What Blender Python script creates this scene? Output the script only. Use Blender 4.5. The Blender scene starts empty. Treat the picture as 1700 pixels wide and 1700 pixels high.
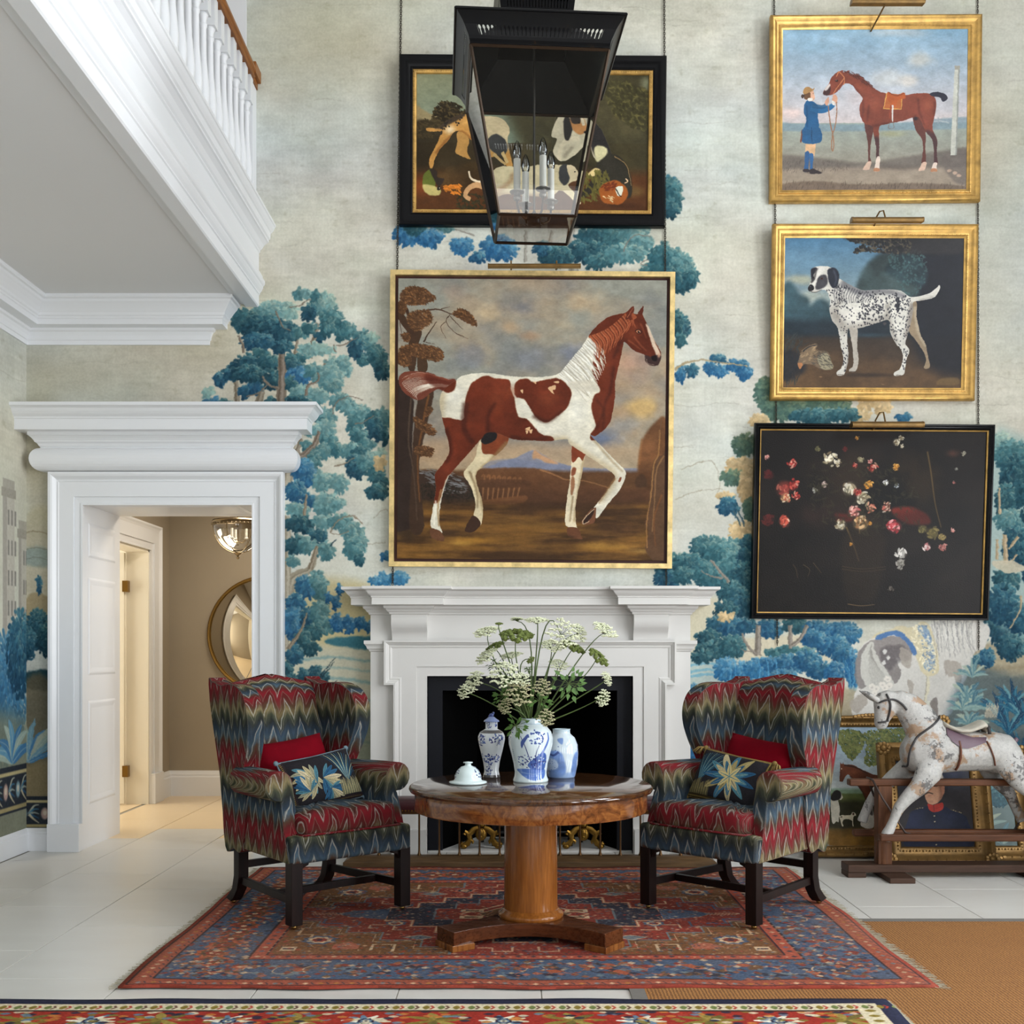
import bpy, bmesh, math, random
from mathutils import Vector, Matrix, Euler
random.seed(7)
S = bpy.context.scene; COL = S.collection
# ------------------------------------------------------------------ camera (level, vertical shift), world, lights, exposure
XV, YV, F, HC, DW = 856.0, 1086.0, 1840.0, 1.345, 7.59          # vanishing point and focal length in photograph pixels, eye height, distance to back wall
cam = bpy.data.objects.new('camera', bpy.data.cameras.new('camera')); COL.objects.link(cam)
cam.location = (0, -DW, HC); cam.rotation_euler = (math.pi / 2, 0, 0)
cam.data.sensor_width = 36; cam.data.lens = F / 1700 * 36; cam.data.shift_x = (850 - XV) / 1700; cam.data.shift_y = (YV - 850) / 1700
cam.data.clip_start = .05; cam.data.clip_end = 100; S.camera = cam
S.view_settings.view_transform = 'Standard'; S.view_settings.look = 'None'; S.view_settings.gamma = 1; S.view_settings.use_curve_mapping = False
S.view_settings.exposure = -.15
W = bpy.data.worlds.new('sky'); S.world = W; W.use_nodes = True
bgn = W.node_tree.nodes['Background']; sky = W.node_tree.nodes.new('ShaderNodeTexSky'); sky.sky_type = 'NISHITA'; sky.sun_disc = False; sky.sun_elevation = math.radians(40); sky.sun_rotation = math.radians(120)
W.node_tree.links.new(sky.outputs[0], bgn.inputs[0]); bgn.inputs[1].default_value = .1
def area(name, loc, rot, sx, sy, power, col=(1, 1, 1)):
    l = bpy.data.lights.new(name, 'AREA'); l.shape = 'RECTANGLE'; l.size = sx; l.size_y = sy; l.energy = power; l.color = col
    o = bpy.data.objects.new(name, l); o.location = loc; o.rotation_euler = rot; COL.objects.link(o); return o
# daylight through the tall windows of the right wall (two storeys) and of the wall behind the photographer
R90 = math.pi / 2
for k, y in enumerate((-3.4, -5.7, -8.0)):
    area('window_daylight', (5.06, y, 1.75), (0, R90, 0), 2.5, 1.35, 175, (.93, .97, 1.0))
    area('window_daylight', (5.06, y, 4.9), (0, R90, 0), 1.9, 1.35, 150, (.93, .97, 1.0))
for x in (-1.2, 1.2, 3.4): area('window_daylight', (x, -10.55, 2.2), (R90, 0, 0), 1.35, 3.0, 60, (.97, .985, 1.0))
area('passage_ceiling_light', (-1.9, 1.75, 3.02), (0, 0, 0), .7, .7, 40, (1, .88, .72))
area('side_room_daylight', (-5.6, 1.7, 1.7), (0, -R90, 0), 1.6, 1.8, 90, (1, .95, .82))
# ------------------------------------------------------------------ mesh helpers
def PX(px, d): return (px - XV) * d / F                         # photograph column at a distance from the camera -> x
def PZ(py, d): return HC - (py - YV) * d / F                    # photograph row -> z
class MB:
    def __init__(s): s.v, s.f, s.m, s.uv = [], [], [], []
    def add(s, vs, fs, mi=0, uv=None):
        b = len(s.v); s.v += [tuple(p) for p in vs]
        for i, f in enumerate(fs): s.f.append(tuple(b + k for k in f)); s.m.append(mi); s.uv.append(uv[i] if uv else None)
        return s
    def box(s, x0, x1, y0, y1, z0, z1, mi=0):
        v = [(x, y, z) for z in (z0, z1) for y in (y0, y1) for x in (x0, x1)]
        return s.add(v, [(0, 2, 3, 1), (4, 5, 7, 6), (0, 1, 5, 4), (2, 6, 7, 3), (0, 4, 6, 2), (1, 3, 7, 5)], mi)
    def prism(s, P, h0, h1, ax='z', mi=0):
        n = len(P)
        def mk(a, b, h): return {'z': (a, b, h), 'y': (a, h, b), 'x': (h, a, b)}[ax]
        v = [mk(a, b, h0) for a, b in P] + [mk(a, b, h1) for a, b in P]
        ar = sum(P[i][0] * P[(i + 1) % n][1] - P[(i + 1) % n][0] * P[i][1] for i in range(n))
        fl = (ar < 0) != (ax == 'y')
        lo = list(range(n)); hi = [n + i for i in range(n)]
        fs = [tuple(reversed(lo)), tuple(hi)] + [(i, (i + 1) % n, n + (i + 1) % n, n + i) for i in range(n)]
        if fl: fs = [tuple(reversed(f)) for f in fs]
        return s.add(v, fs, mi)
    def lathe(s, prof, c=(0, 0, 0), n=32, mi=0, cap=True, uvs=False):
        """profile of (r, z) from bottom to top"""
        v = []; m = len(prof); k = n + (1 if uvs else 0)
        for r, z in prof:
            for i in range(k): a = 2 * math.pi * i / n - (math.pi / 2 + math.pi if uvs else 0); v.append((c[0] + r * math.cos(a), c[1] + r * math.sin(a), c[2] + z))
        fs, uv = [], []; zs = [p[1] for p in prof]; z0, z1 = min(zs), max(zs)
        for j in range(m - 1):
            for i in range(n):
                i2 = i + 1 if uvs else (i + 1) % n
                fs.append((j * k + i, j * k + i2, (j + 1) * k + i2, (j + 1) * k + i))
                if uvs: va, vb = (prof[j][1] - z0) / (z1 - z0), (prof[j + 1][1] - z0) / (z1 - z0); uv.append([(i / n, va), ((i + 1) / n, va), ((i + 1) / n, vb), (i / n, vb)])
        if cap and not uvs:
            if prof[0][0] > 1e-6: fs.append(tuple(reversed(range(n))))
            if prof[-1][0] > 1e-6: fs.append(tuple((m - 1) * n + i for i in range(n)))
        return s.add(v, fs, mi, uv if uvs else None)
    def tube(s, P, r, n=8, mi=0, cap=True, closed=False, flat=1.0):
        P = [Vector(p) for p in P]; m = len(P); rs = r if isinstance(r, (list, tuple)) else [r] * m; v = []; up = None
        for i, p in enumerate(P):
            a = P[i - 1] if (i > 0 or closed) else p; b = P[(i + 1) % m] if (i < m - 1 or closed) else p; t = (b - a).normalized()
            if up is None: up = Vector((0, 0, 1)) if abs(t.z) < .9 else Vector((0, 1, 0))
            u = (up - t * up.dot(t)); u = u.normalized() if u.length > 1e-6 else t.orthogonal().normalized(); w = t.cross(u); up = u
            for k in range(n): an = 2 * math.pi * k / n; v.append(p + (w * math.cos(an) * flat + u * math.sin(an)) * rs[i])
        fs = [(j * n + i, j * n + (i + 1) % n, ((j + 1) % m) * n + (i + 1) % n, ((j + 1) % m) * n + i) for j in range(m if closed else m - 1) for i in range(n)]
        if cap and not closed: fs += [tuple(reversed(range(n))), tuple((m - 1) * n + i for i in range(n))]
        return s.add(v, fs, mi)
    def loft(s, rings, mi=0, cap=True):
        n = len(rings[0]); v = [p for r in rings for p in r]; m = len(rings)
        fs = [(j * n + i, j * n + (i + 1) % n, (j + 1) * n + (i + 1) % n, (j + 1) * n + i) for j in range(m - 1) for i in range(n)]
        if cap: fs += [tuple(reversed(range(n))), tuple((m - 1) * n + i for i in range(n))]
        return s.add(v, fs, mi)
    def ell(s, c, r, n=12, m=8, mi=0):
        v = [(c[0], c[1], c[2] - r[2])]
        for j in range(1, m):
            b = -math.pi / 2 + math.pi * j / m
            v += [(c[0] + r[0] * math.cos(b) * math.cos(2 * math.pi * i / n), c[1] + r[1] * math.cos(b) * math.sin(2 * math.pi * i / n), c[2] + r[2] * math.sin(b)) for i in range(n)]
        v.append((c[0], c[1], c[2] + r[2])); T = len(v) - 1
        fs = [(0, 1 + (i + 1) % n, 1 + i) for i in range(n)] + [(1 + j * n + i, 1 + j * n + (i + 1) % n, 1 + (j + 1) * n + (i + 1) % n, 1 + (j + 1) * n + i) for j in range(m - 2) for i in range(n)] + [(T, 1 + (m - 2) * n + i, 1 + (m - 2) * n + (i + 1) % n) for i in range(n)]
        return s.add(v, fs, mi)
    def sweep(s, prof, path, ends=True, mi=0):
        """moulding: profile (projection, z) swept along a plan polyline (x, y); projection is to the right of travel"""
        m = len(path); st = []
        for i in range(m):
            p = Vector(path[i]); d0 = (p - Vector(path[i - 1])).normalized() if i else None; d1 = (Vector(path[i + 1]) - p).normalized() if i < m - 1 else None
            n0 = Vector((d0.y, -d0.x)) if d0 else None; n1 = Vector((d1.y, -d1.x)) if d1 else None
            nn = n0 if n1 is None else n1 if n0 is None else (n0 + n1) / (1 + n0.dot(n1)); st.append((p, nn))
        k = len(prof); v = [(p.x + n.x * a, p.y + n.y * a, z) for p, n in st for a, z in prof]
        fs = [(j * k + i, (j + 1) * k + i, (j + 1) * k + i + 1, j * k + i + 1) for j in range(m - 1) for i in range(k - 1)]
        if ends: fs += [tuple(range(k)), tuple(reversed([(m - 1) * k + i for i in range(k)]))]
        return s.add(v, fs, mi)
    def rim(s, prof, x0, x1, z0, z1, y=0, mi=0):
        """picture frame: profile (inset, projection towards the viewer) mitred round a rectangle in x, z"""
        k = len(prof); C = [(x0, z0, 1, 1), (x1, z0, -1, 1), (x1, z1, -1, -1), (x0, z1, 1, -1)]
        v = [(cx + sx * a, y - p, cz + sz * a) for cx, cz, sx, sz in C for a, p in prof]
        fs = [(j * k + i, ((j + 1) % 4) * k + i, ((j + 1) % 4) * k + (i + 1) % k, j * k + (i + 1) % k) for j in range(4) for i in range(k)]
        return s.add(v, fs, mi)
    def map(s, fn): s.v = [tuple(fn(Vector(p))) for p in s.v]; return s
    def build(s, name, mats, parent=None, smooth=False, bevel=0, seg=2, sub=0, loc=None, rot=None, kind=None, wn=False):
        me = bpy.data.meshes.new(name); me.from_pydata(s.v, [], s.f)
        for mt in (mats if isinstance(mats, (list, tuple)) else [mats]): me.materials.append(mt)
        if len(me.materials) > 1: me.polygons.foreach_set('material_index', s.m)
        if any(u is not None for u in s.uv):
            L = me.uv_layers.new(name='uv'); i = 0
            for f, u in zip(s.f, s.uv):
                for q in range(len(f)): L.data[i].uv = u[q] if u else (0, 0); i += 1
        if smooth: me.polygons.foreach_set('use_smooth', [True] * len(me.polygons))
        me.validate(); me.update()
        o = bpy.data.objects.new(name, me); COL.objects.link(o)
        if parent: o.parent = parent
        if loc: o.location = loc
        if rot: o.rotation_euler = rot
        if bevel:
            b = o.modifiers.new('edge', 'BEVEL'); b.width = bevel; b.segments = seg; b.limit_method = 'ANGLE'; b.angle_limit = math.radians(40); 
            me.polygons.foreach_set('use_smooth', [True] * len(me.polygons))
            w = o.modifiers.new('shade', 'WEIGHTED_NORMAL'); w.keep_sharp = True; w.weight = 90; bake(o)
        if sub: d = o.modifiers.new('round', 'SUBSURF'); d.levels = d.render_levels = sub
        if smooth is True and not sub and not bevel: sharp(o, 42)
        if kind: o['kind'] = kind
        return o
def bake(o):
    dg = bpy.context.evaluated_depsgraph_get(); me = bpy.data.meshes.new_from_object(o.evaluated_get(dg)); old = o.data; nm = old.name; o.modifiers.clear(); o.data = me; bpy.data.meshes.remove(old); me.name = nm
def sharp(o, deg):
    me = o.data
    bm = bmesh.new(); bm.from_mesh(me); a = math.radians(deg)
    for e in bm.edges:
        if len(e.link_faces) == 2 and e.calc_face_angle(0) > a: e.smooth = False
    bm.to_mesh(me); bm.free()
def thing(name, label, cat, loc=(0, 0, 0), rz=0, group=None):
    o = bpy.data.objects.new(name, None); COL.objects.link(o); o.location = loc; o.rotation_euler = (0, 0, rz); o.empty_display_size = .1
    return tag(o, label, cat, group)
def tag(o, label, cat, group=None):
    o['label'] = label; o['category'] = cat
    if group: o['group'] = group
    return o
def struct(o, label=None):
    o['kind'] = 'structure'
    if label: o['label'] = label
    return o
def group_struct(name, label=None):
    o = bpy.data.objects.new(name, None); COL.objects.link(o); return struct(o, label)
def child(o, parent, name=None, loc=None, rot=None):
    c = o.copy(); COL.objects.link(c); c.parent = parent
    if loc: c.location = loc
    if rot: c.rotation_euler = rot
    return c
# ------------------------------------------------------------------ material helpers
def lin(c): return tuple((v / 255 / 12.92 if v / 255 <= .04045 else ((v / 255 + .055) / 1.055) ** 2.4) for v in c) + (1,)
class G:
    def __init__(s, name, **k):
        s.m = bpy.data.materials.new(name); s.m.use_nodes = True; s.t = s.m.node_tree; s.b = s.t.nodes['Principled BSDF']
        for a, b in k.items(): s.set(a, b)
    def set(s, a, v):
        i = s.b.inputs[{'col': 'Base Color', 'rough': 'Roughness', 'metal': 'Metallic', 'coat': 'Coat Weight', 'coatr': 'Coat Roughness', 'spec': 'Specular IOR Level', 'sheen': 'Sheen Weight', 'ior': 'IOR', 'trans': 'Transmission Weight', 'normal': 'Normal', 'sss': 'Subsurface Weight', 'alpha': 'Alpha', 'emis': 'Emission Color', 'ems': 'Emission Strength'}[a]]
        if isinstance(v, bpy.types.NodeSocket): s.t.links.new(v, i)
        elif a in ('col', 'emis') and len(v) == 3: i.default_value = lin(v)
        else: i.default_value = v
    def n(s, typ, outp=0, ins=None, **k):
        nd = s.t.nodes.new('ShaderNode' + typ)
        for a, b in k.items(): setattr(nd, a, b)
        for a, v in (ins or {}).items():
            i = nd.inputs[a]
            if isinstance(v, bpy.types.NodeSocket): s.t.links.new(v, i)
            else: i.default_value = v
        return nd.outputs[outp]
    def co(s, k='Object'): return s.n('TexCoord', k)
    def M(s, op, a, b=0.0, c=0.0): return s.n('Math', 0, {0: a, 1: b, 2: c}, operation=op)
    def mapv(s, v, sc=(1, 1, 1), rot=(0, 0, 0), loc=(0, 0, 0)): return s.n('Mapping', 0, {'Vector': v, 'Scale': sc, 'Rotation': rot, 'Location': loc})
    def noise(s, v, sc=5, det=4, rough=.55, dist=0, outp='Fac'): return s.n('TexNoise', outp, {'Vector': v, 'Scale': sc, 'Detail': det, 'Roughness': rough, 'Distortion': dist})
    def ramp(s, f, stops, interp='LINEAR'):
        nd = s.t.nodes.new('ShaderNodeValToRGB'); s.t.links.new(f, nd.inputs[0]); e = nd.color_ramp.elements; nd.color_ramp.interpolation = interp
        while len(e) < len(stops): e.new(.5)
        for x, (p, c) in zip(e, stops): x.position = p; x.color = lin(c) if max(c) > 1.001 else (tuple(c) + (1,))[:4]
        return nd.outputs[0]
    def mix(s, f, a, b, mode='MIX'):
        nd = s.t.nodes.new('ShaderNodeMix'); nd.data_type = 'RGBA'; nd.blend_type = mode
        for i, v in ((0, f), (6, a), (7, b)):
            if isinstance(v, bpy.types.NodeSocket): s.t.links.new(v, nd.inputs[i])
            else: nd.inputs[i].default_value = v if i == 0 else (lin(v) if len(v) == 3 else v)
        return nd.outputs[2]
    def sep(s, v): nd = s.t.nodes.new('ShaderNodeSeparateXYZ'); s.t.links.new(v, nd.inputs[0]); return nd.outputs
    def bump(s, h, st=.3, dist=.01): s.set('normal', s.n('Bump', 0, {'Height': h, 'Strength': st, 'Distance': dist}))
def plain(name, col, rough=.5, var=.0, sc=6, bump=0, bsc=60, **k):
    g = G(name, col=col, rough=rough, **k); v = g.co()
    if var:
        f = g.noise(v, sc, 5); g.set('col', g.mix(f, tuple(max(0, c * (1 - var)) for c in col), tuple(min(255, c * (1 + var)) for c in col)))
    if bump: g.bump(g.noise(v, bsc, 3), bump, .004)
    return g.m
def picture(name, im, rough=.35, bump=.15, coat=.0, spec=.4):
    g = G(name, rough=rough, coat=coat, spec=spec); uv = g.co('UV'); t = g.n('TexImage', 0, {'Vector': uv}, image=im, extension='EXTEND', interpolation='Cubic'); g.set('col', t)
    if bump: g.bump(g.noise(g.co(), 140, 3), bump, .003)
    return g.m
def wood(name, dark, light, axis='z', rough=.3, coat=.0, sc=1.0, figure=.5):
    g = G(name, rough=rough, coat=coat, coatr=.06, spec=.22); v = g.co()
    k = {'x': (.25, 3, 3), 'y': (3, .25, 3), 'z': (3, 3, .25)}[axis]
    a = g.noise(g.mapv(v, tuple(q * sc for q in k)), 3.2, 6, .6, 1.6); b = g.noise(g.mapv(v, tuple(q * sc * 6 for q in k)), 5, 4, .6)
    f = g.M('ADD', g.M('MULTIPLY', a, figure), g.M('MULTIPLY', b, 1 - figure))
    g.set('col', g.ramp(f, [(.3, dark), (.5, tuple((p + q) / 2 for p, q in zip(dark, light))), (.7, light)])); g.set('rough', g.M('ADD', g.M('MULTIPLY', b, .12), rough - .06))
    return g.m
# ------------------------------------------------------------------ painting by numpy
import numpy as np
def fbm(W, H, sx, sy, octv=4, seed=0, gain=0.5):
    rs = np.random.RandomState(seed); out = np.zeros((H, W), np.float32); amp = 1.0; tot = 0
    for o in range(octv):
        gw = max(2, int(W / sx) + 3); gh = max(2, int(H / sy) + 3)
        g = rs.rand(gh, gw).astype(np.float32)
        xs = np.arange(W, dtype=np.float32) / sx; ys = np.arange(H, dtype=np.float32) / sy
        xi = np.minimum(xs.astype(int), gw - 2); yi = np.minimum(ys.astype(int), gh - 2)
        fx = np.clip(xs - xi, 0, 1); fy = np.clip(ys - yi, 0, 1)
        fx = fx * fx * (3 - 2 * fx); fy = fy * fy * (3 - 2 * fy)
        r0 = g[:, xi] * (1 - fx) + g[:, xi + 1] * fx
        out += amp * (r0[yi] * (1 - fy)[:, None] + r0[yi + 1] * fy[:, None])
        tot += amp; amp *= gain; sx = max(sx / 2, 1.0); sy = max(sy / 2, 1.0)
    return out / tot - 0.5
def catmull(P, closed=True, n=6):
    P = np.asarray(P, float); m = len(P)
    if m < 3: return P
    t = np.linspace(0, 1, n, endpoint=False)[:, None]; out = []
    for i in range(m if closed else m - 1):
        if closed: a, b, c, d = P[i - 1], P[i], P[(i + 1) % m], P[(i + 2) % m]
        else: a, b, c, d = P[max(i - 1, 0)], P[i], P[i + 1], P[min(i + 2, m - 1)]
        out.append(0.5 * (2 * b + (c - a) * t + (2 * a - 5 * b + 4 * c - d) * t * t + (3 * b - a - 3 * c + d) * t ** 3))
    if not closed: out.append(P[-1:])
    return np.concatenate(out)
def boxblur(m, r):
    r = int(r)
    if r < 1: return m
    for ax in (0, 1):
        p = [(0, 0), (0, 0)]; p[ax] = (r + 1, r)
        c = np.cumsum(np.pad(m, p, mode='edge'), axis=ax, dtype=np.float64)
        k = 2 * r + 1
        m = ((c[k:] - c[:-k]) if ax == 0 else (c[:, k:] - c[:, :-k])) / k
    return m.astype(np.float32)
_bank = {}
def leafmask(L, w, ang, kind):
    key = (L, w, ang, kind)
    if key not in _bank:
        R = int(L / 2 + 2); yy, xx = np.mgrid[-R:R + 1, -R:R + 1].astype(np.float32)
        a = ang * math.pi / 12; u = (xx * math.cos(a) + yy * math.sin(a)) / (L / 2); v = (-xx * math.sin(a) + yy * math.cos(a)) / (w / 2)
        if kind == 0: d = np.sqrt(u * u + v * v)
        else: d = np.abs(v) / np.maximum(1 - u * u, 0.02) ** 0.7 * 0.9 + (np.abs(u) > 1) * 9
        _bank[key] = np.clip((1 - d) * min(L, w) / 2 + 0.5, 0, 1).astype(np.float32)
    return _bank[key]
class Cv:
    """a canvas in sRGB; drawing coordinates are those of the current view (origin, scale)"""
    def __init__(s, W, H, bg, ext, seed=1):
        s.W, s.H = W, H; s.a = np.empty((H, W, 3), np.float32); s.a[:] = np.array(bg, np.float32) / 255
        s.ext = ext; s.kx = W / (ext[2] - ext[0]); s.ky = H / (ext[3] - ext[1]); s.clip = None
        s.vx = s.vy = 0.0; s.vs = 1.0; s.rs = np.random.RandomState(seed)
        s.nz = fbm(W, H, 90, 90, 5, seed + 7)
    def view(s, x0=0, y0=0, sc=1.0): s.vx, s.vy, s.vs = x0, y0, sc; return s
    def T(s, P):
        P = np.asarray(P, float); return np.stack([(P[:, 0] / s.vs + s.vx - s.ext[0]) * s.kx, (P[:, 1] / s.vs + s.vy - s.ext[1]) * s.ky], 1)
    def L(s, v): return v / s.vs * (s.kx + s.ky) / 2
    def mask(s, Q, blur=0):
        pad = int(blur * 2 + 2)
        x0 = int(max(0, Q[:, 0].min() - pad)); x1 = int(min(s.W, Q[:, 0].max() + pad + 2)); y0 = int(max(0, Q[:, 1].min() - pad)); y1 = int(min(s.H, Q[:, 1].max() + pad + 2))
        if x1 <= x0 or y1 <= y0: return None
        S = 3; w, h = (x1 - x0) * S, (y1 - y0) * S
        d = np.zeros((h, w + 1), np.int16); P = (Q - [x0, y0]) * S; N = np.roll(P, -1, 0)
        for (ax, ay), (bx, by) in zip(P, N):
            if ay == by: continue
            if ay > by: ax, ay, bx, by = bx, by, ax, ay
            r0 = max(0, int(math.ceil(ay - .5))); r1 = min(h, int(math.ceil(by - .5)))
            if r1 <= r0: continue
            r = np.arange(r0, r1); x = ax + (r + .5 - ay) * (bx - ax) / (by - ay)
            np.add.at(d, (r, np.clip(np.ceil(x - .5), 0, w).astype(int)), 1)
        m = (np.cumsum(d, 1)[:, :w] & 1).astype(np.float32).reshape(y1 - y0, S, x1 - x0, S).mean((1, 3))
        if blur >= 1: m = boxblur(boxblur(m, blur), max(1, blur / 2))
        return m, (slice(y0, y1), slice(x0, x1))
    def put(s, m, sl, col, a=1.0, col2=None, gdir=None, var=0.0):
        c = np.array(col, np.float32) / 255
        if col2 is not None:
            h, w = m.shape; gx, gy = gdir or (0, 1)
            yy, xx = np.mgrid[0:h, 0:w]; t = (xx / max(w - 1, 1) - .5) * gx + (yy / max(h - 1, 1) - .5) * gy
            t = np.clip(t + .5, 0, 1)[..., None].astype(np.float32); c = c * (1 - t) + np.array(col2, np.float32) / 255 * t
        if var: c = c * (1 + var * 2 * s.nz[sl])[..., None]
        m = m * a
        if s.clip is not None: m = m * s.clip[sl]
        s.a[sl] = s.a[sl] * (1 - m[..., None]) + c * m[..., None]
    def poly(s, P, col, a=1.0, blur=0, sm=True, col2=None, gdir=None, var=0.0, setclip=False):
        Q = s.T(P); Q = catmull(Q) if sm else Q
        b = s.L(blur) if blur else 0
        r = s.mask(Q, b)
        if r is None: return
        s.put(r[0], r[1], col, a, col2, gdir, var)
        if setclip: s.setclip(r)
    def setclip(s, r):
        s.clip = np.zeros((s.H, s.W), np.float32); s.clip[r[1]] = r[0]
    def rect(s, x0, y0, x1, y1, col, **k): s.poly([(x0, y0), (x1, y0), (x1, y1), (x0, y1)], col, sm=False, **k)
    def stroke(s, P, w0, w1, col, a=1.0, blur=0, sm=True, blade=False, **k):
        Q = s.T(P); Q = catmull(Q, False, 5) if sm and len(Q) > 2 else Q
        t = np.gradient(Q, axis=0); n = np.stack([-t[:, 1], t[:, 0]], 1); n /= np.linalg.norm(n, axis=1, keepdims=True) + 1e-9
        w = np.linspace(s.L(w0), s.L(w1), len(Q))[:, None] / 2
        if blade: w = w * np.sin(np.linspace(.35, math.pi, len(Q)))[:, None] ** .7
        w = np.maximum(w, 0.35)
        r = s.mask(np.concatenate([Q + n * w, (Q - n * w)[::-1]]), s.L(blur) if blur else 0)
        if r is not None: s.put(r[0], r[1], col, a, **k)
    def blob(s, cx, cy, rx, ry, col, a=1.0, soft=0.6, rag=0.0):
        q = s.T([(cx, cy)])[0]; rx = s.L(rx); ry = s.L(ry); R = 1.0 + rag
        x0 = int(max(0, q[0] - rx * R - 1)); x1 = int(min(s.W, q[0] + rx * R + 2)); y0 = int(max(0, q[1] - ry * R - 1)); y1 = int(min(s.H, q[1] + ry * R + 2))
        if x1 <= x0 or y1 <= y0: return
        yy, xx = np.mgrid[y0:y1, x0:x1]; d = np.sqrt(((xx - q[0]) / max(rx, .3)) ** 2 + ((yy - q[1]) / max(ry, .3)) ** 2)
        if rag: d = d + rag * 3 * s.nz[y0:y1, x0:x1]
        m = np.clip((1 - d) / max(soft, 1e-3), 0, 1); m = m * m * (3 - 2 * m)
        s.put(m.astype(np.float32), (slice(y0, y1), slice(x0, x1)), col, a)
    def leaf(s, px, py, L, w, ang, c, a=1.0, kind=0):
        m = leafmask(max(2, int(L)), max(1.4, round(w * 2) / 2), int(round(ang / (math.pi / 12))) % 24, kind)
        R = m.shape[0] // 2; x = int(px) - R; y = int(py) - R
        x0, y0 = max(x, 0), max(y, 0); x1, y1 = min(x + m.shape[1], s.W), min(y + m.shape[0], s.H)
        if x1 <= x0 or y1 <= y0: return
        mm = m[y0 - y:y1 - y, x0 - x:x1 - x, None] * a
        if s.clip is not None: mm = mm * s.clip[y0:y1, x0:x1, None]
        s.a[y0:y1, x0:x1] = s.a[y0:y1, x0:x1] * (1 - mm) + c * mm
    def clump(s, cx, cy, rx, ry, dark, light, edge, size=7.5, dens=1.0, fall=0.55, base=0.9):
        """a mass of lobed leaves: dark heart, lit upper right, pale leaf rims"""
        q = s.T([(cx, cy)])[0]; rx = s.L(rx); ry = s.L(ry); rs = s.rs; sz = size * (s.kx + s.ky) / 2
        D, Lt, E = (np.array(c, np.float32) / 255 for c in (dark, light, edge))
        n = int(dens * math.pi * rx * ry / (sz * sz * 0.24)) + 4
        if base:
            k = 9; th = np.linspace(0, 2 * math.pi, k, endpoint=False)
            rr = 0.72 + 0.18 * rs.rand(k); r = s.mask(catmull(np.stack([q[0] + rx * rr * np.cos(th), q[1] + ry * rr * np.sin(th)], 1)))
            if r: s.put(r[0], r[1], dark, base)
        u = rs.rand(n) ** .5; th = rs.rand(n) * 2 * math.pi
        x = u * np.cos(th); y = u * np.sin(th); o = np.argsort(-u + rs.rand(n) * .5)
        for i in o:
            lit = np.clip(.38 + .55 * (x[i] * .5 - y[i] * .75) * (.4 + .6 * u[i]) + rs.uniform(-.25, .25), 0, 1)
            c = D * (1 - lit) + Lt * lit; c = c * rs.uniform(.88, 1.12)
            a = math.atan2(y[i] * ry + fall * ry, x[i] * rx); a += rs.uniform(-.5, .5)
            L = sz * rs.uniform(.8, 1.25); w = L * rs.uniform(.5, .7); px, py = q[0] + x[i] * rx, q[1] + y[i] * ry
            if lit > .42 and rs.rand() < .75: s.leaf(px + .1 * sz, py - .13 * sz, L * 1.04, w * 1.04, a, c * (1 - .6 * lit) + E * .6 * lit, .9)
            s.leaf(px, py, L, w, a, c, .95)
    def hatch(s, P, n, col, L, w, ang, a=.5, jit=.3, kind=1):
        """many short brush strokes inside a polygon"""
        Q = catmull(s.T(P)); r = s.mask(Q)
        if r is None: return
        m, (sy, sx) = r; ys, xs = np.nonzero(m > .5)
        if len(ys) == 0: return
        c = np.array(col, np.float32) / 255; Lp = s.L(L); wp = s.L(w)
        for i in s.rs.randint(0, len(ys), n):
            s.leaf(xs[i] + sx.start, ys[i] + sy.start, Lp * s.rs.uniform(.6, 1.3), max(1.4, wp), ang + s.rs.uniform(-jit, jit), c * s.rs.uniform(.85, 1.15), a, kind)
    def noise(s, amp, sx, sy, seed=3, tint=(1, 1, 1), octv=4):
        s.a += (fbm(s.W, s.H, sx, sy, octv, seed) * 2 * amp)[..., None] * np.array(tint, np.float32)
    def image(s, name):
        im = bpy.data.images.new(name, s.W, s.H)
        b = np.ones((s.H, s.W, 4), np.float32); b[..., :3] = np.clip(s.a[::-1], 0, 1)
        im.pixels.foreach_set(b.ravel()); im.update(); im.pack()
        return im
# ------------------------------------------------------------------ the verdure wallpaper (photograph pixels on the wall plane)
_TONES = [(-1.5, (46, 112, 154), (116, 168, 190), (214, 214, 196)), (-1, (32, 82, 122), (88, 142, 170), (208, 208, 190)), (-.5, (28, 70, 102), (78, 132, 150), (205, 206, 186)),
          (0, (22, 54, 68), (64, 110, 118), (184, 192, 168)), (.35, (40, 82, 92), (96, 140, 142), (204, 204, 178)), (.7, (92, 134, 138), (146, 174, 166), (220, 214, 186)), (1, (140, 172, 162), (176, 196, 176), (226, 220, 190)),
          (2, (66, 92, 84), (112, 134, 108), (196, 182, 140)), (3, (186, 160, 118), (214, 192, 150), (226, 208, 170))]
def tone(t):
    if t >= 2: return _TONES[7 if t < 2.5 else 8][1:]
    for (a, *A), (b, *B) in zip(_TONES, _TONES[1:7]):
        if t <= b or b == 1:
            k = min(1, max(0, (t - a) / (b - a))); return [tuple(p * (1 - k) + q * k for p, q in zip(c, d)) for c, d in zip(A, B)]
def trees(c, lst, size=7.5, dens=1.0):
    for x, y, rx, ry, t in lst:
        d, l, e = tone(t); c.clump(x, y, rx, ry, d, l, e, size, dens)
def trunk(c, P, w0, w1, col=(128, 118, 102)):
    c.stroke(P, w0, w1, col); k = [(x + w0 * .22, y) for x, y in P]; c.stroke(k, w0 * .3, w1 * .3, tuple(min(255, v + 34) for v in col), .7)
    k = [(x - w0 * .3, y) for x, y in P]; c.stroke(k, w0 * .22, w1 * .2, tuple(v - 34 for v in col), .6)
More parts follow.
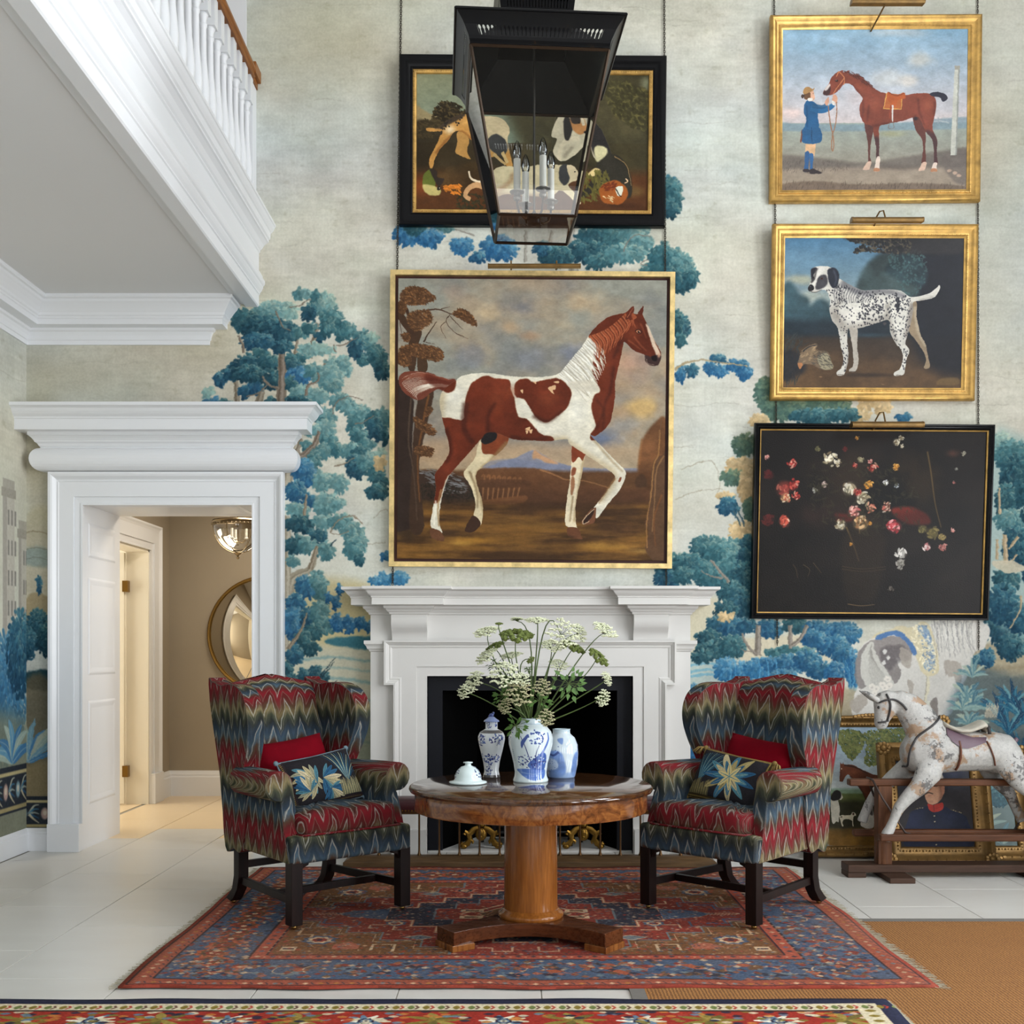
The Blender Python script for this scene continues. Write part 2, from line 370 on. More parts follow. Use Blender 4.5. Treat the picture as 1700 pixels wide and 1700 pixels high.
def paper(c, seed, warm=0.0):
    W, H = c.W, c.H; A = fbm(W, H, 300, 210, 5, seed); B = fbm(W, H, 200, 60, 5, seed + 1); G = fbm(W, H, 26, 7, 3, seed + 2); K = fbm(W, H, 420, 300, 3, seed + 4)
    cols = np.array([(204, 201, 186), (194, 200, 196), (190, 180, 152), (170, 168, 152)], np.float32) / 255
    t = np.clip(A * 2.2 + .5, 0, 1)[..., None]; c.a[:] = cols[0] * (1 - t) + cols[1] * t
    t = np.clip(K * 2.4 - .1 + warm, 0, 1)[..., None]; c.a[:] = c.a * (1 - .75 * t) + cols[2] * .75 * t
    t = np.clip(B * 2.4 - .1, 0, 1)[..., None]; c.a[:] = c.a * (1 - .5 * t) + cols[3] * .5 * t
    c.a += (G * .07 + fbm(W, H, 46, 40, 4, seed + 8) * .13)[..., None] + fbm(W, H, 120, 70, 4, seed + 9)[..., None] * np.array((.05, .08, .06), np.float32)
    K2 = fbm(W, H, 14, 9, 3, seed + 10); c.a -= (np.clip(K2 - .2, 0, 1) * .4)[..., None] * np.array((.8, .85, 1), np.float32)
    wv = fbm(W, H, 1.6, 60, 2, seed + 5) * .03 + fbm(W, H, 60, 1.6, 2, seed + 6) * .035; c.a += wv[..., None]
    rs = c.rs
    for i in range(int(W * H / 14000)):
        x = rs.uniform(c.ext[0], c.ext[2]); y = rs.uniform(c.ext[1], c.ext[3]); n = rs.randint(3, 6); L = rs.uniform(8, 34)
        c.stroke([(x + L * k, y + rs.uniform(-3, 3)) for k in range(n)], rs.uniform(.6, 1.4), .4, (120, 112, 98), rs.uniform(.15, .4))
def border(c, x0, x1, y0, y1):
    c.rect(x0, y0, x1, y1, (38, 44, 52)); h = y1 - y0; c.rect(x0, y0 + h * .12, x1, y0 + h * .2, (176, 164, 122)); c.rect(x0, y0 + h * .86, x1, y0 + h * .95, (150, 138, 98))
    x = x0; k = 0
    while x < x1:
        for j in range(5): c.stroke([(x, y0 + h * .55), (x + 8, y0 + h * (.3 + .1 * j)), (x + 17, y0 + h * (.26 + .14 * j))], 5, 1, [(176, 178, 160), (60, 110, 140), (150, 160, 150), (40, 84, 120), (190, 180, 150)][j], .9)
        c.blob(x + 26, y0 + h * .52, 8, h * .22, (176, 148, 138) if k % 2 else (120, 150, 160), .95, .4); c.blob(x + 26, y0 + h * .5, 4, h * .1, (200, 190, 170), .9, .4); x += 36; k += 1
def leafplant(c, x, y, n, H, cols, w=7, spread=.9):
    for i in range(n):
        a = -math.pi / 2 + (i / (n - 1) - .5) * 2 * spread + c.rs.uniform(-.1, .1); L = H * c.rs.uniform(.6, 1.1)
        P = [(x, y), (x + math.cos(a) * L * .5, y + math.sin(a) * L * .55), (x + math.cos(a) * L + (8 if a > -1.57 else -8), y + math.sin(a) * L * .9 + H * .12 * abs(math.cos(a)))]
        c.stroke(P, w, w, cols[i % len(cols)], .95, blade=True); c.stroke(P, 2, 1, (196, 198, 182), .45)
def mural_back():
    c = Cv(2120, 1812, (200, 198, 184), (-60, -400, 2060, 1412), 5); paper(c, 11)
    # warmer aged paper above and dusk below
    for (x, y, rx, ry, col, a) in [(560, 60, 260, 200, (188, 178, 140), .45), (120, 620, 200, 80, (176, 168, 146), .55), (1340, 120, 90, 160, (176, 170, 150), .5), (1640, 420, 120, 320, (178, 174, 156), .45), (1250, 480, 90, 180, (186, 182, 166), .4), (1700, 60, 120, 160, (214, 212, 200), .5), (60, 760, 60, 200, (176, 164, 132), .6), (1000, 200, 300, 200, (196, 204, 200), .3), (560, 930, 120, 100, (214, 210, 194), .5), (1180, 830, 90, 110, (208, 204, 188), .5)]:
        c.blob(x, y, rx, ry, col, a, 1)
    for P in ([(1130, 780), (1180, 765), (1195, 800), (1190, 820)], [(1120, 830), (1160, 815), (1200, 812)], [(620, 860), (640, 845), (650, 860)], [(600, 905), (640, 900)], [(1330, 690), (1400, 680)]): c.stroke(P, 1.5, 1, (140, 130, 108), .6)
    # low ground, water and bank left of the chimneypiece
    c.poly([(440, 1060), (640, 1050), (640, 1420), (440, 1420)], (190, 186, 162), .9, 6, var=.15)
    c.poly([(470, 975), (560, 960), (640, 985), (640, 1062), (470, 1062)], (186, 170, 122), .75, 8, var=.2)
    for y, k in ((1095, 5), (1112, 3), (1130, 6), (1160, 4), (1185, 7), (1230, 5), (1280, 8)): c.stroke([(500, y), (560, y - 4), (620, y + 4), (660, y + 3)], k, k * .6, (98, 146, 156), .6, 1)
    c.poly([(540, 1062), (590, 1056), (640, 1060), (640, 1080), (560, 1072)], (44, 104, 122), .9, 1)
    c.poly([(440, 1180), (620, 1180), (620, 1412), (440, 1412)], (120, 128, 110), .7, 10, var=.25)
    # tall tree behind the door case
    c.view(340, 440, 5)
    for P, a, b in (([(640, 720), (640, 900), (630, 1200)], 62, 84), ([(940, 480), (900, 640), (870, 780)], 34, 44), ([(765, 610), (750, 745)], 18, 26), ([(250, 930), (265, 1060), (270, 1190)], 34, 48), ([(480, 1010), (430, 1200)], 40, 90), ([(1005, 780), (990, 880)], 16, 20), ([(680, 1420), (690, 1560), (660, 1800)], 90, 130), ([(960, 1340), (880, 1560), (740, 1680)], 40, 80), ([(800, 1440), (720, 1700)], 30, 60)): trunk(c, P, a, b)
    trees(c, [(900, 700, 130, 55, .75), (1000, 705, 90, 45, .85), (130, 960, 60, 60, -.3), (200, 900, 55, 60, -.2), (60, 1150, 90, 50, -.9), (180, 1160, 80, 40, .2), (20, 1060, 60, 40, .8), (340, 1050, 60, 60, -.3), (420, 1010, 60, 60, -.4)])
    trees(c, [(780, 245, 45, 55, .5), (850, 235, 42, 44, .7), (985, 275, 46, 55, .8), (920, 268, 46, 60, .35), (970, 365, 66, 70, .6), (1050, 450, 95, 105, .4), (1140, 540, 80, 95, .35), (870, 400, 68, 75, -.1), (600, 360, 150, 62, .7), (700, 385, 75, 66, .8), (500, 410, 130, 80, .55), (330, 470, 105, 110, .2), (1050, 310, 40, 60, .8),
              (480, 530, 170, 115, -.05), (620, 560, 150, 125, -.1), (440, 640, 150, 75, -.25), (640, 685, 95, 55, -.15), (790, 565, 62, 55, .4), (870, 525, 62, 50, .3), (960, 592, 50, 42, -.1), (1010, 520, 60, 80, .25)])
    trees(c, [(400, 830, 190, 95, -.1), (350, 905, 150, 72, -.05), (540, 800, 90, 65, .1), (450, 722, 64, 24, .3), (760, 772, 115, 38, .3), (730, 845, 85, 55, -.1), (780, 925, 110, 80, -.9), (900, 885, 82, 62, .45), (955, 935, 62, 62, .6), (1060, 825, 66, 66, .75), (1150, 850, 66, 90, .55), (1050, 930, 110, 92, .62), (1050, 1005, 92, 55, .5), (700, 985, 64, 54, .15), (560, 960, 92, 82, .0),
              (1230, 550, 36, 48, .45), (1300, 600, 66, 66, .4), (1370, 650, 66, 76, .5), (1260, 695, 76, 96, -.1), (1430, 765, 86, 96, .25), (1470, 880, 66, 76, .0), (1310, 795, 52, 36, .3), (1400, 600, 50, 40, .9),
              (800, 1052, 104, 52, .6), (950, 1092, 92, 62, .65), (760, 1132, 112, 54, .0), (850, 1185, 92, 54, .0), (560, 1150, 62, 52, .1), (1120, 1130, 84, 64, .5), (1200, 1182, 92, 62, .6), (1290, 1222, 66, 66, .6), (1250, 1310, 76, 105, .4), (1400, 1272, 76, 84, .3), (1490, 1265, 54, 84, .5), (1420, 1375, 92, 92, -.1), (1280, 1425, 74, 66, .3), (1350, 1482, 62, 42, .4), (1500, 1425, 34, 84, .1),
              (950, 1262, 64, 54, -.1), (1010, 1265, 84, 74, .5), (1000, 1372, 84, 84, .62), (870, 1372, 84, 54, .6), (1030, 1462, 64, 54, .4), (860, 1502, 64, 42, .4), (990, 1545, 74, 64, .5), (1150, 1542, 64, 64, .5), (1220, 1532, 64, 64, .55), (1290, 1562, 74, 84, .2), (1240, 1642, 74, 64, -.1), (1370, 1622, 64, 84, .4), (1080, 1532, 44, 64, .3), (900, 1622, 64, 84, .4), (830, 1665, 64, 44, -.5), (1460, 1580, 50, 60, .9)])
    for P, a, b in (([(640, 740), (640, 880), (634, 1010), (632, 1180)], 50, 70), ([(590, 380), (630, 470), (650, 520), (710, 550)], 16, 8), ([(280, 590), (310, 650), (322, 730)], 14, 22), ([(480, 920), (520, 985), (610, 1030)], 14, 26), ([(340, 1090), (430, 1068), (520, 1000)], 8, 16), ([(845, 1085), (852, 1010), (940, 960), (940, 890)], 26, 10), ([(700, 350), (760, 345), (880, 285)], 10, 6), ([(1090, 670), (1160, 660), (1270, 600)], 12, 6), ([(1065, 1240), (1090, 1150), (1200, 1090), (1310, 1120)], 8, 5), ([(1240, 1320), (1320, 1300), (1400, 1250)], 10, 6), ([(1070, 660), (1085, 720)], 8, 6), ([(950, 1380), (900, 1500), (790, 1590)], 26, 50)): trunk(c, P, a, b, (118, 106, 94))
    c.view(430, 740, 4.148)
    for P, a, b in (([(230, -60), (200, 120), (180, 330)], 50, 90), ([(190, 480), (196, 700), (190, 900)], 40, 60), ([(400, 690), (350, 850), (230, 920), (180, 1150)], 26, 90), ([(190, 900), (180, 1200), (175, 1600)], 60, 50)): trunk(c, P, a, b, (150, 142, 124))
    trees(c, [(310, 190, 84, 94, -.8), (250, 320, 74, 84, -.5), (350, 385, 54, 54, -.5), (430, 250, 64, 74, .6), (550, 262, 74, 64, .6), (460, 402, 92, 84, .6), (540, 402, 54, 44, .62), (260, 442, 84, 42, .6), (290, 545, 112, 64, .0), (400, 622, 64, 54, -.1), (250, 682, 84, 64, .1), (340, 692, 64, 54, .5), (440, 522, 64, 54, .6), (560, 522, 84, 54, .5), (640, 592, 84, 64, .55), (690, 682, 54, 74, .5), (640, 702, 64, 84, .45), (690, 782, 34, 44, .1), (460, 722, 64, 64, .5), (230, 802, 44, 44, .5),
              (670, 150, 74, 84, -.1), (740, 112, 64, 64, .5), (800, 182, 64, 74, .3), (840, 262, 54, 64, .1), (790, 312, 54, 54, .1), (840, 332, 44, 34, .0), (830, 120, 40, 50, 3),
              (320, 980, 74, 84, -.6), (400, 922, 54, 64, .5), (430, 1002, 54, 84, .5), (250, 1082, 64, 64, -.5), (240, 1232, 74, 130, -.7), (340, 1182, 54, 74, -.3), (420, 1152, 64, 92, .5), (450, 1242, 74, 64, .45), (380, 1282, 74, 54, .2), (300, 1332, 54, 64, .1), (350, 1392, 74, 54, .1), (240, 1442, 64, 64, -.3), (200, 1542, 34, 54, .0)])
    trees(c, [(530, 1085, 28, 50, -1), (480, 1050, 28, 40, -1), (555, 992, 28, 40, -1), (540, 1222, 54, 64, -1), (620, 1232, 44, 64, -1), (690, 1222, 40, 50, -1), (750, 1250, 30, 40, -1), (860, 918, 60, 50, -1.3), (800, 932, 44, 30, -1.3), (965, 915, 70, 52, -1.3), (870, 760, 40, 36, -1), (310, 1592, 54, 64, -.1), (390, 1572, 44, 64, -.1), (450, 1602, 34, 44, .0), (220, 1622, 44, 54, .0)], 5.5)
    for P in ([(400, 1650), (440, 1560), (530, 1460)], [(410, 1640), (460, 1560), (520, 1490)], [(470, 1650), (540, 1620)], [(490, 690), (535, 645)]): c.stroke(P, 12, 3, (36, 56, 66))
    for P, a, b in (([(330, 330), (310, 480)], 14, 26), ([(330, 1150), (290, 1275), (200, 1400)], 12, 30), ([(490, 600), (540, 520), (640, 480), (715, 540)], 10, 5), ([(500, 600), (560, 610), (620, 590)], 6, 4), ([(400, 690), (350, 850)], 20, 40), ([(520, 140), (580, 130), (660, 80)], 10, 6)): trunk(c, P, a, b, (134, 122, 104))
    # foliage between the two big pictures
    c.view(640, 0, 3.4)
    for P, a, b in (([(1040, 1200), (1050, 1380), (1064, 1560)], 40, 60), ([(500, 1330), (360, 1290), (180, 1300)], 8, 4), ([(460, 1330), (440, 1420)], 6, 4), ([(790, 1300), (790, 1480)], 14, 20), ([(940, 1300), (900, 1500)], 16, 30)): trunk(c, P, a, b, (150, 146, 136))
    trees(c, [(110, 1330, 66, 66, -1), (250, 1342, 84, 54, -1), (170, 1292, 64, 34, .2), (430, 1392, 64, 54, -1), (640, 1402, 112, 74, -1), (520, 1452, 44, 34, -.6), (330, 1290, 60, 20, .5), (1200, 1340, 130, 64, .1), (1330, 1342, 112, 64, .4), (1130, 1422, 122, 64, .0), (1400, 1302, 84, 44, .6), (1440, 1372, 66, 66, .55), (960, 1452, 100, 64, .0), (1200, 1482, 84, 44, .2), (1350, 1432, 122, 54, .5), (1500, 1522, 64, 34, .5), (1560, 1485, 84, 64, .35), (1640, 1452, 44, 54, .4), (1610, 1050, 54, 56, -.3), (1632, 1142, 44, 66, .1), (1612, 1192, 44, 44, .0), (880, 1400, 50, 40, -.3), (1690, 1520, 50, 60, .3)])
    for P in ([(1480, 1500), (1440, 1480), (1580, 1440)], [(1340, 1420), (1400, 1330), (1500, 1340)]): c.stroke(P, 6, 4, (120, 112, 104))
    c.view(1090, 280, 2.36)
    trees(c, [(60, 90, 36, 52, .3), (50, 150, 27, 36, .1), (30, 335, 62, 42, .3), (100, 382, 42, 52, .45), (112, 442, 42, 46, .1), (142, 422, 26, 32, .2), (60, 440, 40, 50, .0), (100, 622, 36, 46, -.1), (95, 672, 22, 32, .2), (70, 600, 30, 50, .0)])
    trees(c, [(95, 805, 22, 36, -.9), (140, 792, 26, 26, -.3), (210, 782, 26, 26, -.9), (245, 795, 32, 26, -1), (300, 772, 26, 24, -1), (342, 795, 32, 36, -1), (240, 745, 36, 16, -.4), (330, 770, 30, 20, -.8)], 5.5)
    c.stroke([(70, 790), (110, 762), (180, 750), (250, 760), (360, 775)], 10, 4, (160, 146, 116))
    trees(c, [(430, 890, 46, 52, 2), (480, 952, 64, 42, 2), (400, 985, 40, 24, 3), (350, 1085, 54, 44, 2), (330, 1175, 64, 44, 3), (300, 1210, 50, 30, 2), (360, 1245, 44, 64, 3), (370, 1335, 32, 54, 2), (330, 1422, 50, 40, 3), (270, 1290, 40, 20, 3)])
    trees(c, [(280, 1322, 48, 36, -.3), (200, 1482, 74, 44, .2), (290, 1502, 74, 54, .3), (150, 1562, 112, 54, .1), (250, 1602, 102, 64, .2), (360, 1502, 44, 64, -.1), (80, 1562, 64, 54, .2), (40, 1602, 54, 54, -.2), (320, 1652, 84, 54, .1)], 6)
    for P in ([(300, 1340), (330, 1400)], [(320, 1340), (345, 1400)], [(200, 1530), (240, 1580), (280, 1610)], [(170, 1580), (240, 1590)]): c.stroke(P, 9, 5, (60, 86, 96))
    # foliage along the top of the flower piece
    c.view(1240, 340, 3.696)
    trees(c, [(130, 1130, 80, 70, 2), (200, 1220, 130, 60, 2), (360, 1260, 130, 60, 2), (500, 1230, 140, 70, 2), (680, 1290, 80, 40, 3), (740, 1220, 70, 40, 3), (830, 1240, 60, 40, 3), (420, 1300, 160, 50, .2), (600, 1290, 100, 40, .2), (960, 1310, 50, 30, -.6)])
    # right of the chimneypiece: the great blue wood
    c.view(1120, 900, 5)
    c.poly([(100, 520), (420, 500), (420, 800), (100, 1250)], (206, 198, 172), .9, 20)
    c.poly([(80, 980), (420, 960), (420, 1320), (80, 1320)], (178, 194, 190), .85, 20, var=.2)
    for y in (1030, 1080, 1120): c.stroke([(100, y), (250, y - 20), (380, y - 10)], 26, 14, (92, 158, 186), .6, 4)
    c.poly([(480, 820), (1250, 780), (1300, 980), (480, 980)], (206, 196, 170), .9, 14)
    trees(c, [(250, 60, 105, 64, .2), (400, 100, 150, 104, .35), (120, 182, 132, 84, .1), (80, 275, 112, 74, .2), (300, 262, 140, 102, .3), (480, 202, 104, 124, .4), (590, 132, 74, 74, -.1), (560, 302, 94, 140, .0), (470, 424, 112, 104, .1), (560, 524, 104, 134, -.1), (420, 564, 104, 74, .0), (370, 694, 112, 84, -.2), (480, 724, 112, 94, -.4), (280, 802, 112, 74, .0), (330, 904, 160, 84, .1), (230, 954, 94, 54, .1), (480, 864, 112, 104, .2), (420, 620, 70, 40, 3)], 6.5)
    trees(c, [(600, 694, 84, 64, -.3), (780, 724, 114, 84, -.5), (1000, 694, 124, 64, .1), (1200, 724, 140, 74, -.7), (1400, 764, 160, 104, -.8), (1300, 864, 150, 84, -.7), (1150, 804, 104, 74, -.7), (1400, 934, 94, 84, -.6), (840, 922, 104, 42, .3), (960, 892, 104, 32, .4), (1080, 902, 84, 34, .4), (430, 1064, 104, 104, -1.2), (560, 1084, 104, 84, -1.2), (700, 1054, 124, 94, -1.2), (800, 1012, 94, 64, -.9), (950, 1022, 124, 94, -.7), (1100, 984, 124, 84, -.6), (1200, 1064, 114, 74, -.5), (900, 1114, 124, 54, -.8), (1330, 1080, 90, 90, -.9), (1480, 1050, 60, 160, -1), (160, 1300, 70, 120, -1.2), (180, 1500, 80, 120, -1.2), (160, 1700, 80, 120, -1)], 6.5)
    for P, a, b in (([(695, 690), (692, 800), (690, 945)], 44, 56), ([(560, 750), (600, 850), (680, 930)], 16, 30), ([(545, 880), (590, 905), (640, 910)], 8, 14), ([(960, 690), (958, 890)], 40, 30), ([(1100, 690), (1050, 790), (970, 860)], 30, 34), ([(300, 150), (370, 230), (450, 330)], 16, 26), ([(220, 240), (300, 280), (400, 300)], 10, 16)): trunk(c, P, a, b, (132, 124, 114))
    for x in (460, 500, 540, 700, 770, 840): c.stroke([(x, 1180), (x + 8, 1060), (x - 6, 960)], 12, 4, (96, 164, 202), .7)
    for k in range(9): c.stroke([(1440 + 6 * k, 1320), (1450 + 10 * k, 1150), (1400 + 20 * k, 960 + 14 * (k % 3))], 10, 3, [(70, 140, 180), (120, 180, 204), (40, 96, 142)][k % 3], .8)
    # prancing piebald horse in the paper, plants at the right
    c.view(1400, 1000, 5.667)
    c.poly([(-80, 1700), (-60, 900), (140, 820), (900, 1060), (1150, 700), (1150, 420), (1750, 380), (3400, 420), (3400, 1900)], (160, 150, 126), .95, 20, var=.2)
    for y in (500, 560, 610, 680): c.stroke([(1180, y), (1400, y + 14), (1720, y - 6)], 40, 30, [(178, 166, 138), (150, 138, 112)][y % 4 // 2], .7, 6)
    trees(c, [(1500, 250, 190, 160, -.1), (1600, 380, 120, 90, .0), (1460, 130, 120, 110, .2), (1640, 160, 120, 150, -.1), (1525, 450, 64, 64, -.1), (1340, 520, 84, 94, -.4), (1230, 545, 60, 40, -.3)], 6.5)
    c.stroke([(1690, 20), (1660, 120), (1570, 250)], 20, 10, (176, 158, 128)); c.stroke([(1640, 60), (1660, 130)], 12, 8, (176, 158, 128))
    horse = [(120, 560), (150, 440), (260, 345), (450, 290), (620, 300), (720, 260), (860, 180), (1000, 120), (1180, 120), (1290, 170), (1380, 260), (1330, 420), (1230, 480), (1190, 640), (1150, 720), (1060, 900), (1010, 1060), (880, 1060), (880, 950), (780, 930), (640, 960), (500, 900), (330, 1060), (80, 1060), (130, 780)]
    c.poly(horse, (204, 201, 194), 1, 1.5, var=.12)
    c.poly([(110, 640), (140, 470), (260, 360), (460, 320), (600, 350), (660, 430), (600, 560), (500, 520), (540, 660), (480, 760), (300, 720), (180, 820), (120, 760)], (122, 116, 114), .85, 3, var=.3)
    c.poly([(360, 430), (560, 400), (620, 520), (520, 560), (440, 640), (360, 560)], (98, 92, 94), .7, 6)
    for P in ([(540, 420), (640, 480), (620, 620), (540, 560)], [(600, 740), (660, 760), (640, 880)], [(940, 560), (1080, 560), (1110, 640), (1000, 700)], [(1030, 640), (1110, 680), (1090, 800)], [(960, 640), (990, 660), (960, 690)], [(60, 940), (200, 860), (220, 960), (120, 1040)]): c.poly(P, (164, 156, 146), .85, 4)
    c.poly([(165, 560), (200, 440), (280, 370), (300, 470), (370, 590), (440, 690), (470, 780), (380, 820), (240, 800), (170, 700)], (196, 194, 186), 1, 2)
    for k in range(16): c.stroke([(270 - 5 * k * .5, 390 + 6 * k), (240 + 8 * k, 560 + 6 * k), (260 + 12 * k, 780)], 5, 3, (150, 146, 140), .6)
    for x, y in ((270, 790), (310, 810), (360, 770), (410, 720), (430, 780), (290, 850), (390, 800)): c.blob(x, y, 38, 34, (222, 216, 206), .95, .3); c.blob(x, y + 4, 14, 10, (170, 164, 158), .6, .6)
    c.poly([(270, 340), (440, 275), (560, 300), (640, 420), (720, 600), (740, 660), (820, 700), (900, 640), (880, 420), (820, 230), (740, 180), (660, 240), (540, 220), (420, 262), (320, 290)], (206, 196, 164), 1, 1.5)
    c.poly([(300, 325), (440, 270), (560, 285), (650, 380), (690, 470), (660, 500), (590, 370), (460, 310), (340, 355)], (82, 118, 166), .95, 1)
    c.poly([(690, 250), (780, 230), (850, 420), (860, 560), (800, 640), (750, 580), (820, 520), (790, 380)], (112, 146, 186), .7, 3)
    c.hatch([(640, 250), (800, 220), (880, 600), (800, 660), (700, 480)], 200, (224, 216, 190), 30, 10, .8, .8, 1.2); c.hatch([(700, 260), (800, 240), (870, 600), (800, 640)], 70, (92, 120, 160), 26, 8, 1, .8, 1.4)
    for k in range(46): c.stroke([(820 + 9 * k, 140 + (k * 37) % 60), (850 + 8 * k + 20 * math.sin(k), 300), (860 + 9 * k + 24 * math.sin(k * 1.7), 420 + (k * 53) % 120)], 9, 2, [(150, 150, 148), (222, 220, 212), (120, 118, 118), (190, 188, 180)][k % 4], .8)
    for P in ([(390, 440), (412, 460), (390, 490), (370, 460)], [(420, 500), (445, 520), (425, 545), (402, 525)], [(385, 545), (402, 570), (380, 590), (364, 566)]): c.poly(P, (216, 214, 208), .9)
    c.stroke([(790, 690), (795, 800), (770, 930)], 26, 22, (206, 200, 176)); c.stroke([(780, 690), (785, 800), (760, 930)], 4, 4, (130, 124, 112))
    c.poly([(820, 940), (880, 900), (890, 1060), (850, 1060)], (112, 104, 100), .8, 4)
    c.poly([(1110, 700), (1750, 700), (3400, 760), (3400, 2100), (1000, 2100)], (40, 66, 84), .55, 40)
    for x, y, n, H, w in ((1220, 700, 9, 220, 30), (1180, 900, 11, 200, 40), (1210, 1010, 13, 210, 44), (1130, 1010, 9, 170, 34), (1200, 1150, 11, 160, 40)): leafplant(c, x, y, n, H, [(128, 156, 152), (92, 130, 138), (158, 172, 156), (70, 108, 124)], w, 1.3)
    for x, y, n, H in ((1470, 1100, 9, 330), (1600, 1000, 8, 300), (1700, 1150, 9, 420), (1480, 1400, 8, 300), (1650, 1500, 9, 360), (1560, 1240, 9, 300), (1300, 1500, 8, 300)): leafplant(c, x, y, n, H, [(36, 96, 124), (30, 74, 104), (84, 138, 152), (24, 56, 84)], 30, .8)
    for k in range(14): c.stroke([(1330 + 9 * k, 1080), (1340 + 9 * k, 1010), (1360 + 7 * k, 950 + 20 * (k % 3))], 5, 8, (206, 190, 164), .9)
    c.poly([(1100, 1300), (3400, 1300), (3400, 1700), (1100, 1700)], (30, 52, 70), .4, 60)
    # far right strip
    c.view(1600, 480, 2.36)
    c.poly([(120, 600), (190, 560), (300, 600), (500, 560), (1100, 700), (1100, 1500), (110, 1300)], (150, 176, 172), .7, 20)
    trees(c, [(150, 625, 44, 64, .8), (185, 655, 66, 64, .4), (240, 660, 60, 70, .4), (205, 745, 66, 104, .0), (165, 835, 44, 74, .1), (182, 905, 66, 42, .5), (205, 1005, 54, 84, -.1), (165, 1145, 54, 64, .1), (152, 1235, 64, 84, -.2), (212, 1295, 44, 64, -.2), (182, 1405, 54, 54, -.1), (320, 800, 120, 160, .1), (350, 1100, 120, 180, -.2), (560, 760, 160, 160, .3), (620, 1040, 180, 200, -.1), (880, 800, 160, 150, .3), (900, 1100, 170, 200, 0)], 7)
    for P, a, b in (([(138, 780), (142, 880)], 8, 10), ([(160, 960), (165, 1075)], 18, 20), ([(132, 980), (130, 1060)], 10, 12), ([(215, 970), (175, 1020)], 14, 8), ([(210, 1040), (180, 1075)], 8, 6), ([(225, 1200), (220, 1260), (180, 1330)], 9, 5)): trunk(c, P, a, b, (172, 154, 124))
    c.poly([(110, 1070), (190, 1065), (240, 1100), (160, 1110)], (198, 188, 164), .9, 2)
    # low left corner
    c.view(0, 540, 1.85)
    c.poly([(75, 600), (160, 580), (160, 900), (75, 900)], (176, 164, 128), .45, 12)
    for y in (640, 690, 720): c.stroke([(75, y), (110, y - 8), (160, y + 4)], 4, 2, (128, 116, 92), .7)
    c.poly([(75, 850), (110, 820), (160, 850), (160, 920), (75, 920)], (156, 142, 110), .9, 2); c.poly([(75, 690), (120, 680), (160, 700), (160, 740), (75, 735)], (110, 140, 146), .5, 6)
    trees(c, [(115, 935, 38, 64, -.1), (85, 980, 26, 54, -.2), (140, 970, 28, 50, 0), (120, 800, 8, 34, -.4)], 5); c.poly([(70, 1070), (160, 1060), (160, 1120), (70, 1110)], (26, 58, 66), .95, 3)
    c.poly([(70, 1110), (160, 1110), (160, 1440), (70, 1440)], (92, 84, 64), .85, 8, var=.2); c.poly([(70, 1360), (160, 1340), (160, 1440), (70, 1440)], (140, 126, 92), .7, 8)
    leafplant(c, 90, 1340, 11, 190, [(150, 168, 158), (110, 150, 168), (70, 120, 160), (172, 176, 156)], 18, 1.2)
    brushed(c, 1.0, 6); c.view(); border(c, -60, 620, 1322, 1376); border(c, 1140, 2060, 1322, 1376)
    c.a += (fbm(c.W, c.H, 2.2, 2.2, 2, 77) * .07)[..., None]
    return c
def mural_left():
    """200 px to the metre, x runs from 3 m before the corner to the corner"""
    c = Cv(700, 1130, (206, 202, 188), (0, 0, 700, 1130), 9); paper(c, 31)
    c.poly([(-10, 640), (300, 600), (720, 640), (720, 1130), (-10, 1130)], (186, 186, 170), .7, 30)
    for x0, w, y0 in ((470, 60, 660), (560, 44, 720), (630, 34, 650), (676, 24, 700), (300, 60, 690)):
        c.rect(x0, y0, x0 + w, 900, (176, 172, 160)); c.rect(x0, y0, x0 + w * .35, 900, (156, 152, 142)); c.rect(x0 - 4, y0 - 8, x0 + w + 4, y0 + 4, (150, 146, 134)); c.rect(x0, y0 - 20, x0 + w, y0 - 8, (160, 156, 144))
        for k in range(3):
            for j in range(4): c.rect(x0 + 14 + k * w / 3.4, y0 + 20 + j * 40, x0 + 19 + k * w / 3.4, y0 + 40 + j * 40, (134, 131, 124))
    trees(c, [(60, 500, 90, 120, .1), (180, 430, 80, 70, .4), (120, 640, 120, 80, 0), (400, 900, 80, 70, -.9), (560, 880, 70, 60, -.4), (640, 920, 60, 90, -.9), (300, 860, 90, 90, .1), (680, 860, 40, 60, -.3), (520, 420, 40, 60, 0), (610, 300, 26, 60, .1)], 9)
    c.poly([(-10, 960), (300, 920), (720, 960), (720, 1130), (-10, 1130)], (120, 124, 104), .85, 14, var=.2)
    for x in (80, 250, 420, 560, 660): leafplant(c, x, 1005, 9, 64, [(150, 168, 158), (90, 140, 168), (60, 110, 150)], 14, 1.2)
    border(c, 0, 700, 1010, 1072)
    c.a += (fbm(c.W, c.H, 2.2, 2.2, 2, 78) * .06)[..., None]
    return c
